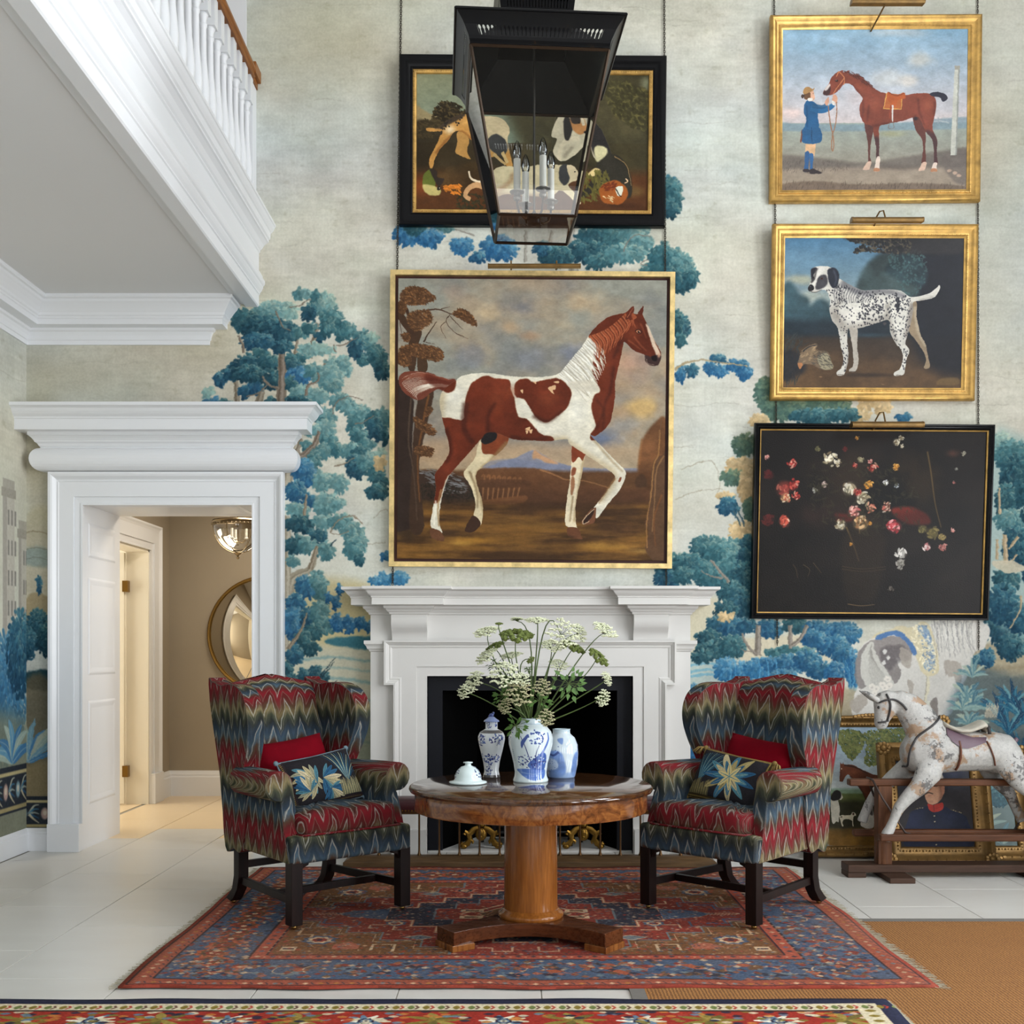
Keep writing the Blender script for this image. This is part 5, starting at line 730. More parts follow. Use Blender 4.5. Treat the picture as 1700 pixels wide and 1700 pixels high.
# ------------------------------------------------------------------ carpets, cushions and china patterns
def rosette(c, x, y, r, cols, k=8):
    for i, f in enumerate((1, .72, .45, .2)):
        n = k * 2; P = [(x + r * f * (1 if j % 2 else .78) * math.cos(math.pi * j / k), y + r * f * (1 if j % 2 else .78) * math.sin(math.pi * j / k)) for j in range(n)]; c.poly(P, cols[i % len(cols)], 1, sm=False)
def tex_rug():
    L, H = 3300, 2500                                              # millimetres; the carpet's own coordinates
    c = Cv(1320, 1000, (122, 58, 48), (0, 0, L, H), 12); Rd, Bl, Nv, Cr, Br, Sa, Tl = (116, 56, 48), (70, 86, 110), (50, 52, 64), (180, 164, 138), (96, 74, 56), (150, 94, 78), (98, 116, 126)
    cx, cy = L / 2, H / 2
    def q4(f):
        for sx in (1, -1):
            for sy in (1, -1): f(lambda P, sx=sx, sy=sy: [(cx + sx * a, cy + sy * b) for a, b in P])
    c.rect(24, 24, L - 24, H - 24, (134, 78, 64)); c.rect(112, 100, L - 112, H - 100, Bl); c.rect(430, 400, L - 430, H - 400, (146, 78, 64)); c.rect(500, 470, L - 500, H - 470, Rd)
    for x0, w in ((24, 8), (112, 10), (430, 12), (500, 10)):
        y0 = {24: 24, 112: 100, 430: 400, 500: 470}[x0]
        for P in ([(x0, y0), (L - x0, y0)], [(x0, H - y0), (L - x0, H - y0)], [(x0, y0), (x0, H - y0)], [(L - x0, y0), (L - x0, H - y0)]): c.stroke(P, w, w, (50, 44, 48), .9, sm=False)
    def line_pts(off, step, wob=0):
        R = []
        n = int((L - 2 * off) / step)
        for i in range(n + 1): x = off + (L - 2 * off) * i / n; R += [(x, off - 20, 0), (x, H - off + 20, 0)]
        n = int((H - 2 * off) / step)
        for i in range(1, n): y = off + (H - 2 * off) * i / n; R += [(off, y, 1), (L - off, y, 1)]
        return R
    rs = c.rs
    for x, y, o in line_pts(66, 62): c.poly([(x - 14, y), (x, y - 14), (x + 14, y), (x, y + 14)], [Cr, Tl, (150, 110, 60)][rs.randint(3)], .8, sm=False); c.stroke([(x + 20, y - 12), (x + 34, y + 12)], 7, 7, Nv, .8)
    for x, y, o in line_pts(465, 66): c.poly([(x - 16, y), (x, y - 16), (x + 16, y), (x, y + 16)], [Cr, Bl, Nv][rs.randint(3)], .8, sm=False); c.blob(x + 32, y + 6, 9, 9, Cr, .7, .5)
    for i, (x, y, o) in enumerate(line_pts(262, 120)):
        x += rs.uniform(-14, 14); y += rs.uniform(-14, 14)
        if i % 2 == 0: rosette(c, x, y, 88, [(150, 84, 62), Br, Rd, Cr])
        else:
            for k in range(4): a = rs.uniform(0, 6.28); c.poly([(x + 80 * math.cos(a) + u * 34, y + 70 * math.sin(a) + v * 26) for u, v in ((-1, -.4), (.2, -1), (1, .2), (.1, .9))], [Rd, Br, Tl, (150, 84, 62), Nv][rs.randint(5)], .9)
            a = rs.uniform(0, 6.28); c.stroke([(x + 60 * math.cos(a + k) * (1 - k * .1), y + 60 * math.sin(a + k)) for k in range(4)], 9, 6, [Cr, Nv, Sa][rs.randint(3)], .85)
    for k in range(3400):
        s = rs.randint(4); x, y = rs.uniform(160, L - 160), rs.uniform(140, H - 140)
        if s == 0: x = rs.uniform(118, 425)
        elif s == 1: x = rs.uniform(L - 425, L - 118)
        elif s == 2: y = rs.uniform(106, 395)
        else: y = rs.uniform(H - 395, H - 106)
        r = rs.uniform(8, 22); c.poly([(x - r, y), (x, y - r), (x + r, y), (x, y + r)], [Cr, Tl, Sa, Rd, Nv, Bl, (48, 70, 104), Br, Rd, (130, 84, 60)][rs.randint(10)], .8, sm=False)
    # corner spandrels, stepped
    def sp(m):
        c.poly(m([(1140, 770), (1140, 150), (1020, 150), (1020, 260), (860, 260), (860, 380), (680, 380), (680, 520), (480, 520), (480, 640), (340, 640), (340, 770)]), (104, 76, 52), 1, sm=False); c.stroke(m([(1140, 150), (1020, 150), (1020, 260), (860, 260), (860, 380), (680, 380), (680, 520), (480, 520), (480, 640), (340, 640), (340, 770)]), 16, 16, Tl, .9, sm=False); c.stroke(m([(1110, 180), (1050, 180), (1050, 290), (890, 290), (890, 410), (710, 410), (710, 550), (510, 550), (510, 670), (370, 670)]), 8, 8, Cr, .7, sm=False)
        rosette(c, *m([(960, 520)])[0], 90, [Bl, Cr, Rd, Nv]); c.poly(m([(760, 600), (820, 560), (880, 600), (880, 680), (760, 680)]), Sa, .9, sm=False); c.stroke(m([(1080, 300), (1080, 420), (1010, 420), (1010, 480)]), 16, 16, Cr, .8, sm=False); c.stroke(m([(700, 700), (700, 600), (600, 600), (600, 720)]), 16, 16, Cr, .9, sm=False); c.rect(*[*m([(1040, 640)])[0], *m([(1110, 710)])[0]], Cr); c.stroke(m([(1050, 675), (1100, 675)]), 18, 18, Nv, 1, sm=False)
    q4(sp)
    # great medallion with stepped, hooked outline and pendants
    def md(m):
        P = [(0, 560), (150, 560), (150, 470), (290, 470), (290, 380), (430, 380), (430, 260), (560, 260), (560, 140), (700, 140), (700, 60), (900, 60), (900, 0), (0, 0)]; c.poly(m(P), Nv, 1, sm=False); c.stroke(m(P[:-2]), 30, 30, Sa, 1, sm=False); c.stroke(m(P[:-2]), 13, 13, Cr, 1, sm=False)
        P = [(0, 440), (110, 440), (110, 340), (240, 340), (240, 240), (360, 240), (360, 120), (460, 120), (460, 0), (0, 0)]; c.poly(m(P), Rd, 1, sm=False); c.stroke(m(P[:-1]), 14, 14, Tl, .9, sm=False)
        c.stroke(m([(0, 330), (160, 160), (330, 0)]), 16, 16, Cr, .9, sm=False); c.poly(m([(0, 230), (140, 120), (240, 0), (0, 0)]), Br, 1, sm=False); c.stroke(m([(0, 230), (140, 120), (240, 0)]), 10, 10, Cr, .8, sm=False)
        c.poly(m([(700, 120), (880, 70), (960, 0), (700, 0)]), Bl, 1, sm=False); c.stroke(m([(560, 330), (640, 330), (640, 230), (760, 230), (760, 300)]), 14, 14, Cr, .9, sm=False); c.stroke(m([(60, 640), (60, 720), (150, 720), (150, 660), (220, 660)]), 14, 14, Cr, .8, sm=False)
        rosette(c, *m([(640, 200)])[0], 60, [Bl, Cr, Rd]); rosette(c, *m([(330, 560)])[0], 66, [Sa, Nv, Cr]); c.poly(m([(420, 470), (500, 430), (580, 470), (500, 520)]), Tl, .9, sm=False); c.stroke(m([(420, 470), (500, 430), (580, 470), (500, 520), (420, 470)]), 9, 9, Cr, .8, sm=False); c.stroke(m([(900, 200), (1000, 200), (1000, 110), (1090, 110)]), 22, 22, (64, 84, 116), .9, sm=False); c.stroke(m([(820, 160), (820, 260), (930, 260)]), 16, 16, Bl, .9, sm=False); c.rect(*[*m([(210, 40)])[0], *m([(330, 100)])[0]], Cr); c.rect(*[*m([(235, 55)])[0], *m([(305, 85)])[0]], Br)
    q4(md)
    rosette(c, cx, cy, 110, [Cr, Rd, Nv, Sa])
    for sx in (1, -1):
        for k in range(9): c.stroke([(cx + sx * (930 + 18 * k), cy - 26), (cx + sx * (950 + 18 * k), cy), (cx + sx * (930 + 18 * k), cy + 26)], 8, 8, Cr, .8, sm=False)
    for k in range(5200):
        x, y = rs.uniform(510, L - 510), rs.uniform(480, H - 480); r = rs.uniform(6, 15)
        if rs.rand() < .5: c.poly([(x - r, y), (x, y - r), (x + r, y), (x, y + r)], [Cr, Tl, Sa, Nv, Bl, Br, (150, 60, 50)][rs.randint(7)], .65, sm=False)
        else: c.stroke([(x, y), (x + rs.uniform(-30, 30), y + rs.uniform(-30, 30))], 7, 5, [Cr, Nv, Tl, Sa][rs.randint(4)], .55)
    w = np.clip(fbm(c.W, c.H, 260, 200, 4, 3) * 2.4 + .1, 0, 1)[..., None]; c.a[:] = c.a * (1 - .28 * w) + np.array((142, 116, 100), np.float32) / 255 * .28 * w
    c.a *= (1 + fbm(c.W, c.H, 3, 1.5, 2, 4) * .5)[..., None]; c.a *= np.array((1.1, 1.03, .98), np.float32); return c
def tex_runner():
    L, H = 4030, 1000
    c = Cv(1612, 400, (150, 48, 38), (0, 0, L, H), 13); Ol, Cr, Nv, Bl, Rd = (130, 112, 52), (206, 194, 164), (42, 44, 62), (98, 120, 140), (166, 56, 42)
    c.rect(0, 0, L, H, (150, 50, 40)); rs = c.rs
    x = 60
    while x < L:
        k = int(x / 250) % 2
        if k == 0:
            for a in range(10): t = a * .628; c.stroke([(x + 30 * math.cos(t), 260 + 24 * math.sin(t)), (x + 92 * math.cos(t + .1), 260 + 66 * math.sin(t + .1))], 34, 12, [Cr, Bl, (224, 216, 196)][a % 3])
            rosette(c, x, 260, 34, [Nv, Bl, Cr])
        else:
            for a in range(7): t = -2.6 + a * .86; c.poly([(x, 250), (x + 70 * math.cos(t - .3), 250 + 50 * math.sin(t - .3)), (x + 130 * math.cos(t), 250 + 84 * math.sin(t)), (x + 70 * math.cos(t + .3), 250 + 50 * math.sin(t + .3))], [Ol, (150, 130, 66), (108, 96, 50)][a % 3])
        x += 250
    for k in range(900): x, y = rs.uniform(0, L), 150 + 600 * rs.rand() ** 1.6; c.poly([(x - 18, y), (x, y - 12), (x + 22, y), (x, y + 14)], [Nv, Cr, Ol, Bl, (190, 120, 60), Rd][rs.randint(6)], .85)
    for off, P in ((0, None),):
        for x0, y0, x1, y1 in ((0, 0, L, 62), (0, H - 62, L, H), (L - 62, 0, L, H), (0, 0, 62, H)): c.rect(x0, y0, x1, y1, Nv)
        for x0, y0, x1, y1 in ((62, 62, L - 62, 148), (62, H - 148, L - 62, H - 62), (L - 148, 62, L - 62, H - 62), (62, 62, 148, H - 62)): c.rect(x0, y0, x1, y1, Cr)
        for x0, y0, x1, y1 in ((148, 136, L - 148, 152),): c.rect(x0, y0, x1, y1, (60, 46, 42))
        for k in range(70):
            for y in (104, H - 104): x = 100 + k * 57; c.poly([(x - 14, y), (x, y - 22), (x + 14, y), (x, y + 22)], [Ol, (110, 120, 70)][k % 2], 1); c.stroke([(x + 16, y + 20), (x + 28, y), (x + 16, y - 20)], 10, 10, [Rd, (90, 60, 48)][k % 2], .9, sm=False)
        for k in range(14): y = 150 + k * 57; c.poly([(L - 104 - 22, y), (L - 104, y - 14), (L - 82, y), (L - 104, y + 14)], Ol, 1)
    c.a *= (1 + fbm(c.W, c.H, 3, 1.5, 2, 4) * .4)[..., None]; return c
def tex_cushion(kind):
    c = Cv(520, 330, (36, 34, 38), (0, 0, 520, 330), 14 + kind); Cr, Bl, Tl, Dk, Gd, Gr = (178, 166, 128), (42, 84, 116), (76, 122, 136), (24, 34, 46), (146, 124, 66), (104, 110, 92)
    def leaf(P, mid, a, b):
        c.poly(P, a, 1, setclip=True); 
        for k in range(7): c.stroke([mid[0], ((mid[0][0] + P[k % len(P)][0]) / 2 + 10, (mid[0][1] + P[k % len(P)][1]) / 2), P[k % len(P)]], 9, 4, b, .7, 1)
        c.clip = None; c.stroke(mid, 4, 2, Cr, .8)
    if kind == 0:
        for cx, cy, r, a0 in ((150, 120, 120, 2.2), (180, 190, 120, 3.6), (230, 170, 110, .4), (120, 230, 90, 4.0), (260, 240, 90, 1.0)):
            for k in range(9):
                t = a0 + (k - 4) * .34; R = 1.3 * r * (1 - .07 * abs(k - 4)); col = [Cr, (150, 148, 122), Tl, Bl, (50, 96, 128), (196, 184, 150)][(k + int(cx)) % 6]
                c.poly([(cx, cy), (cx + R * .6 * math.cos(t - .2), cy + R * .6 * math.sin(t - .2)), (cx + R * math.cos(t), cy + R * math.sin(t)), (cx + R * .6 * math.cos(t + .2), cy + R * .6 * math.sin(t + .2))], col); c.stroke([(cx, cy), (cx + R * .9 * math.cos(t), cy + R * .9 * math.sin(t))], 4, 2, Dk, .5)
        for k in range(16): t = -1.9 + k * .1; c.stroke([(400, 220), (400 + 90 * math.cos(t) - 30, 220 + 120 * math.sin(t)), (400 + 200 * math.cos(t) - 60, 220 + 210 * math.sin(t))], 8, 4, [(30, 60, 84), (150, 160, 140), (50, 96, 116)][k % 3])
        for k in range(26): x = 340 + k * 6; c.stroke([(x, 300), (x - 4, 260), (x + 4 * math.sin(k), 190 + (k * 37) % 30)], 9, 4, [(128, 124, 92), (92, 96, 80), (160, 150, 112)][k % 3])
    else:
        for k in range(16): t = -2.2 + k * .085; c.stroke([(90, 230), (90 + 90 * math.cos(t) + 20, 230 + 110 * math.sin(t)), (90 + 200 * math.cos(t) + 60, 230 + 200 * math.sin(t))], 8, 4, [(30, 64, 88), (104, 134, 134), (50, 96, 116)][k % 3])
        for k in range(26): x = 30 + k * 6; c.stroke([(x, 310), (x + 4, 270), (x + 4 * math.sin(k), 200 + (k * 37) % 40)], 9, 4, [(104, 96, 62), (78, 74, 56), (128, 116, 76)][k % 3])
        cx, cy = 300, 160
        for k in range(22):
            t = k * .571 + .2; R = 190 - 60 * (k > 10) + 10 * math.sin(k * 3); col = [Bl, Tl, Cr, (60, 104, 128), (150, 136, 90)][k % 5]; c.poly([(cx, cy), (cx + R * .55 * math.cos(t - .24), cy + R * .45 * math.sin(t - .24)), (cx + R * math.cos(t), cy + R * .85 * math.sin(t)), (cx + R * .55 * math.cos(t + .24), cy + R * .45 * math.sin(t + .24))], col); c.stroke([(cx, cy), (cx + R * .9 * math.cos(t), cy + R * .76 * math.sin(t))], 5, 2, [Dk, Cr][k % 2], .7)
        for k in range(6): t = 1.2 + k * 1.05; c.poly([(cx, cy), (cx + 40 * math.cos(t - .4), cy + 40 * math.sin(t - .4)), (cx + 90 * math.cos(t), cy + 90 * math.sin(t)), (cx + 40 * math.cos(t + .4), cy + 40 * math.sin(t + .4))], (196, 180, 124)); c.stroke([(cx, cy), (cx + 80 * math.cos(t), cy + 80 * math.sin(t))], 6, 2, Tl)
    for r in ((0, 0, 520, 16), (0, 306, 520, 330), (0, 0, 26, 330), (500, 0, 520, 330)): c.rect(*r, (52, 42, 44) if kind == 0 else (70, 58, 36))
    if kind == 0:
        for k in range(30): c.blob(13, 10 + k * 11, 6, 4, Gd, .9, .4)
        for k in range(48): c.blob(8 + k * 11, 316, 4, 3, Gd, .8, .4)
    else: c.stroke([(18, 12), (18, 318), (505, 318), (505, 12), (18, 12)], 8, 8, Gd, .9, sm=False)
    c.a *= (1 + fbm(c.W, c.H, 1.6, 3, 2, 4) * .5)[..., None]; return c
def tex_cush0(): return tex_cushion(0)
def tex_cush1(): return tex_cushion(1)
def tex_jar():
    """u runs once round, the front is the middle; v up (rows from the rim down)"""
    c = Cv(1000, 420, (206, 218, 222), (0, 0, 1000, 420), 15); c.a += (c.nz * .05)[..., None]; N, B, Lb = (38, 44, 104), (56, 88, 164), (126, 156, 200)
    for o in (0, 500):
        for P in ([(360 + o, 330), (640 + o, 330), (660 + o, 380), (560 + o, 404), (470 + o, 392), (380 + o, 356)],): c.poly(P, (74, 108, 180), .95, 2); c.stroke([(400 + o, 350), (520 + o, 362), (640 + o, 356)], 8, 4, (150, 174, 212), .6, 2)
        c.poly([(540 + o, 250), (600 + o, 220), (650 + o, 250), (650 + o, 330), (520 + o, 330), (470 + o, 300)], B, .9, 2, var=.3); c.stroke([(590 + o, 230), (640 + o, 140), (650 + o, 90)], 20, 12, (64, 92, 168), .9, 1)
        for k in range(44): a, q = c.rs.uniform(0, 6.28), c.rs.uniform(0, 1) ** .5; x, y = 545 + o + 78 * q * math.cos(a), 120 + 52 * q * math.sin(a); c.blob(x, y, 9, 7, (70, 96, 160), .9, .4); c.blob(x, y, 5, 4, N, 1, .4)
        for P in ([(520 + o, 320), (480 + o, 240), (450 + o, 160), (420 + o, 110)], [(560 + o, 320), (540 + o, 240), (560 + o, 170)], [(480 + o, 280), (430 + o, 250), (380 + o, 250)], [(500 + o, 300), (600 + o, 280), (670 + o, 290)], [(420 + o, 300), (380 + o, 280)]): c.stroke(P, 8, 4, N, .95)
        for k in range(60): a, q = c.rs.uniform(0, 6.28), c.rs.uniform(0, 1) ** .5; c.blob(520 + o + 150 * q * math.cos(a), 278 + 50 * q * math.sin(a), c.rs.uniform(4, 11), c.rs.uniform(3, 8), [N, B, (50, 60, 130), (206, 218, 222)][k % 4], .95, .5)
        c.poly([(425 + o, 150), (450 + o, 120), (470 + o, 100), (485 + o, 104), (470 + o, 130), (450 + o, 160), (430 + o, 190)], (56, 76, 140), 1, 1)
        for k in range(16): a, q = c.rs.uniform(0, 6.28), c.rs.uniform(0, 1) ** .5; c.blob(300 + o + 40 * q * math.cos(a), 110 + 40 * q * math.sin(a), 8, 6, N, .9, .5)
        for k in range(6): c.stroke([(330 + o, 200 + k * 14), (338 + o, 206 + k * 14)], 4, 3, N, .8)
    c.rect(0, 0, 1000, 34, (196, 212, 220)); c.stroke([(0, 36), (1000, 36)], 3, 3, (110, 140, 176), .7); c.rect(0, 404, 1000, 420, (206, 220, 222))
    return c
def tex_ginger():
    c = Cv(900, 400, (198, 210, 218), (0, 0, 900, 400), 16); c.a += (c.nz * .05)[..., None]; N, B = (44, 60, 120), (74, 108, 178)
    for o in (0, 450):
        c.poly([(120 + o, 200), (250 + o, 190), (400 + o, 170), (460 + o, 220), (460 + o, 380), (120 + o, 380)], (86, 120, 186), .8, 8, var=.4); c.poly([(180 + o, 240), (380 + o, 240), (400 + o, 320), (200 + o, 330)], (182, 196, 214), .85, 6); c.hatch([(180 + o, 240), (400 + o, 240), (400 + o, 320), (180 + o, 320)], 90, (96, 120, 170), 10, 4, 1.3, .7); c.poly([(210 + o, 80), (300 + o, 60), (330 + o, 110), (280 + o, 150), (330 + o, 220), (240 + o, 240), (180 + o, 180)], B, .9, 3); c.poly([(220 + o, 60), (270 + o, 50), (280 + o, 100), (230 + o, 110)], (206, 214, 222), .95, 3); c.stroke([(225 + o, 70), (240 + o, 100), (275 + o, 95), (270 + o, 60)], 4, 3, N, .9)
        c.stroke([(250 + o, 190), (240 + o, 240), (260 + o, 290), (300 + o, 286), (310 + o, 220), (290 + o, 190)], 12, 12, N, .95); c.stroke([(300 + o, 180), (370 + o, 210), (420 + o, 180)], 14, 20, N, .8, 1); c.stroke([(190 + o, 130), (230 + o, 170)], 10, 8, N, .8); c.poly([(400 + o, 80), (460 + o, 70), (450 + o, 120)], B, .7, 4)
        for k in range(24): c.blob(c.rs.uniform(130, 450) + o, c.rs.uniform(60, 380), c.rs.uniform(3, 10), c.rs.uniform(2, 6), [N, B][k % 2], .8, .5)
    c.rect(0, 0, 900, 26, (186, 204, 214)); c.rect(0, 350, 900, 400, (120, 150, 200), a=.7, blur=8); return c
def tex_vase():
    c = Cv(700, 620, (214, 218, 222), (0, 0, 700, 620), 17); c.a += (c.nz * .05)[..., None]; N, B = (40, 44, 108), (74, 96, 160)
    def spray(x, y, s, n):
        for k in range(n):
            a, q = c.rs.uniform(0, 6.28), c.rs.uniform(0, 1) ** .5; X, Y = x + s * q * math.cos(a), y + s * .9 * q * math.sin(a); b = c.rs.uniform(0, 6.28); c.poly([(X - 13 * math.cos(b), Y - 13 * math.sin(b)), (X + 7 * math.sin(b), Y - 7 * math.cos(b)), (X + 13 * math.cos(b), Y + 13 * math.sin(b)), (X - 7 * math.sin(b), Y + 7 * math.cos(b))], [N, B, N, (104, 122, 176)][k % 4], .95)
    for o in (0, 350):
        spray(230 + o, 200, 74, 40); spray(400 + o, 190, 66, 30); spray(310 + o, 420, 70, 40); spray(200 + o, 380, 44, 16); spray(420 + o, 400, 50, 16); spray(300 + o, 540, 60, 22); spray(300 + o, 40, 60, 14); spray(120 + o, 30, 50, 10)
        for P in ([(230 + o, 270), (250 + o, 200), (300 + o, 150)], [(310 + o, 520), (320 + o, 430), (360 + o, 360)], [(400 + o, 260), (420 + o, 180)]): c.stroke(P, 5, 4, N, .8)
    c.rect(0, 92, 700, 124, (96, 92, 92)); c.rect(0, 590, 700, 620, (88, 84, 84)); return c
def tex_lid():
    c = Cv(700, 220, (204, 218, 218), (0, 0, 700, 220), 18); N = (36, 46, 104)
    for o in (80, 430):
        for k in range(40):
            a, q = c.rs.uniform(0, 6.28), c.rs.uniform(.3, 1); c.blob(o + 95 + 95 * q * math.cos(a), 105 + 62 * q * math.sin(a), 10, 8, N, .95, .4)
        for k in range(30): c.blob(o + 95 + c.rs.uniform(-40, 40), 95 + c.rs.uniform(-26, 26), 7, 4, (60, 80, 150), .8, .5)
    return c
# ------------------------------------------------------------------ the room shell
IM = {}
def img(fn):
    if fn.__name__ not in IM: IM[fn.__name__] = fn().image(fn.__name__)
    return IM[fn.__name__]
m_white = plain('white_gloss_paint', (230, 232, 235), .35)
m_ceil = plain('white_matt_paint', (222, 222, 222), .8)
m_stone = plain('pale_limestone', (216, 214, 210), .6, .02, 3)
m_taupe = plain('taupe_wall_paint', (156, 145, 127), .85, .03, 2)
m_cream = plain('cream_paint', (236, 230, 214), .6)
m_paper = picture('verdure_wallpaper', img(mural_back), .8, .1, spec=.2)
m_paperL = picture('verdure_wallpaper_side', img(mural_left), .8, .1, spec=.2)
XL, XR, YB, ZC = -3.35, 4.95, -10.4, 6.6
DX0, DX1, DZ = PX(132, 7.56), PX(425, 7.56), 2.38               # door opening
FX0, FX1, FZ = -.596, .79, 1.198                                 # chimneypiece opening
def wall_uv(x, z): return ((x * F / DW + XV + 60) / 2120, (1412 - (YV - (z - HC) * F / DW)) / 1812)
b = MB(); xs = [XL, DX0, DX1, FX0, FX1, XR]; zs = [0, FZ, DZ, ZC]
for i in range(5):
    for j in range(3):
        if (i == 1 and j < 2) or (i == 3 and j < 1): continue
        P = [(xs[i], zs[j]), (xs[i + 1], zs[j]), (xs[i + 1], zs[j + 1]), (xs[i], zs[j + 1])]
        b.add([(x, 0, z) for x, z in P], [(0, 1, 2, 3)], 0, [[wall_uv(*p) for p in P]])
b.prism([(XL, -.0), (DX0 - .1, 0), (DX0 - .1, .02), (XL, .02)], 0, .0001)
wall_back = struct(b.build('wall_back', m_paper), 'back wall papered with a blue-green verdure landscape')
b = MB(); L = 3.5                                                # the paper repeats along the left wall
y = 0.0
while y > YB:
    y2 = max(y - L, YB); u0 = 1 - (y - y2) / L
    for z0, z1 in ((0, 3.6),): b.add([(XL, y2, z0), (XL, y, z0), (XL, y, z1), (XL, y2, z1)], [(0, 1, 2, 3)], 0, [[(u0, z0 * 200 / 1130), (1, z0 * 200 / 1130), (1, z1 * 200 / 1130), (u0, z1 * 200 / 1130)]])
    y = y2
wl = struct(b.build('wall_left', m_paperL), 'left wall under the gallery papered with ruins and trees')
MB().box(XL - .02, XL, YB, 0, 3.6, ZC).build('upper_wall', m_ceil, wl)
m_far = plain('drab_wall_paint', (96, 92, 84), .85)
def wall_with_windows(name, along, fixed, wins, lab):
    """a wall with rectangular openings; along = 'y' or 'x'"""
    b = MB(); cuts = sorted({c for w in wins for c in w[:2]}); lo, hi = (YB, 0.0) if along == 'y' else (XL, XR); cuts = [lo] + cuts + [hi]; zc = sorted({c for w in wins for c in w[2:4]}); zc = [0] + zc + [ZC]
    for i in range(len(cuts) - 1):
        for j in range(len(zc) - 1):
            a0, a1, z0, z1 = cuts[i], cuts[i + 1], zc[j], zc[j + 1]
            if any(w[0] <= a0 and a1 <= w[1] and w[2] <= z0 and z1 <= w[3] for w in wins): continue
            if along == 'y': b.box(fixed, fixed + .22, a0, a1, z0, z1)
            else: b.box(a0, a1, fixed - .22, fixed, z0, z1)
    return struct(b.build(name, m_far), lab)
def sash(n, along, fixed, w):
    r = group_struct(f'window_{n}', 'tall white sash window letting in the daylight'); a0, a1, z0, z1 = w
    def bar(p, q, r0, r1, name='glazing_bar'):
        b = MB()
        if along == 'y': b.box(fixed + .05, fixed + .09, p, q, r0, r1)
        else: b.box(p, q, fixed - .09, fixed - .05, r0, r1)
        b.build(name, m_white, r)
    t = .05
    bar(a0, a0 + t, z0, z1, 'frame'); bar(a1 - t, a1, z0, z1, 'frame'); bar(a0, a1, z0, z0 + t, 'frame'); bar(a0, a1, z1 - t, z1, 'frame')
    bar((a0 + a1) / 2 - .014, (a0 + a1) / 2 + .014, z0, z1)
    k = max(2, round((z1 - z0) / .6))
    for i in range(1, k): bar(a0, a1, z0 + (z1 - z0) * i / k - .014, z0 + (z1 - z0) * i / k + .014)
winR = [(y - .675, y + .675, z0, z1) for y in (-3.4, -5.7, -8.0) for z0, z1 in ((.5, 3.0), (3.95, 5.85))]
winB = [(x - .675, x + .675, .5, 3.7) for x in (-1.2, 1.2, 3.4)]
wall_with_windows('wall_right', 'y', XR, winR, 'right wall with two rows of tall windows'); wall_with_windows('wall_front', 'x', YB, winB, 'wall behind the photographer with garden windows')
for i, w in enumerate(winR): sash(i + 1, 'y', XR, w)
for i, w in enumerate(winB): sash(i + 7, 'x', YB, w)
struct(MB().box(XL, XR, YB, 0, ZC, ZC + .1).build('ceiling', m_ceil), 'high white ceiling over the hall')
# floor: pale stone slabs laid in staggered rows running away from the camera
g = G('stone_slab', rough=.3); v = g.n('NewGeometry', 'Position'); rnd = g.n('ObjectInfo', 'Random'); f = g.noise(g.mapv(v, (1.2, 3, 1)), 1.6, 6, .6)
g.set('col', g.mix(g.M('MULTIPLY', rnd, .25), g.ramp(f, [(.3, (206, 203, 196)), (.7, (214, 212, 206))]), (202, 198, 189))); g.set('rough', g.M('ADD', g.M('MULTIPLY', f, .2), .22)); m_slab = g.m
m_slabw = plain('beige_slab', (226, 204, 170), .3, .04, 2); m_grout = plain('grout', (150, 146, 136), .9)  # slabs beyond the doorway get a beiger tone than the hall
fl = struct(MB().box(-6.1, XR, YB, 3.0, -.1, -.004).build('floor', m_grout), 'pale limestone slab floor')
RW, RL, GP = .5695, .876, .0022; cache = {}
def slab(x0, x1, y0, y1):
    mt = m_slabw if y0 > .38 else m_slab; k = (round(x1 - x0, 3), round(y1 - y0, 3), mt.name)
    if k not in cache:
        w, l, _ = k; o = MB().box(0, w, 0, l, -.02, 0).build('tile', mt, fl, bevel=.0015, seg=1); cache[k] = o
        o.location = (x0, y0, 0); return
    child(cache[k], fl, loc=(x0, y0, 0))
ncol = 0
for i in range(-2, 13):
    x0 = -2.176 + RW * i; x1 = x0 + RW
    y0 = -4.75 + (RL / 2 if i % 2 else 0) - .0
    if x0 < XL - .01: x0 = max(x0, XL)
    while y0 < (2.95 if -3.4 < x0 < -.6 else 0):
        slab(x0 + GP, x1 - GP, y0 + GP, y0 + RL - GP); y0 += RL
MB().box(XL, XR, YB, -4.75, -.03, -.0005).build('slab_field', m_slab, fl)['kind'] = 'stuff'
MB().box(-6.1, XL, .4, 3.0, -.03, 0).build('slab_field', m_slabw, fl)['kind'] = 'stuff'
# skirting boards
SK = [(0, 0), (.022, 0), (.022, .115), (.016, .122), (.016, .132), (.008, .145), (.004, .155), (0, .155)]
struct(MB().sweep(SK, [(XL, YB), (XL, 0), (PX(81, 7.55), 0)]).build('baseboard_left', m_white), 'white skirting board below the papered left corner')
struct(MB().sweep(SK, [(PX(470, 7.55), 0), (-.99, 0)]).build('baseboard_back', m_white), 'white skirting board between door case and chimneypiece')
struct(MB().sweep(SK, [(1.19, 0), (XR, 0), (XR, YB)]).build('baseboard_right', m_white), 'white skirting board right of the chimneypiece')
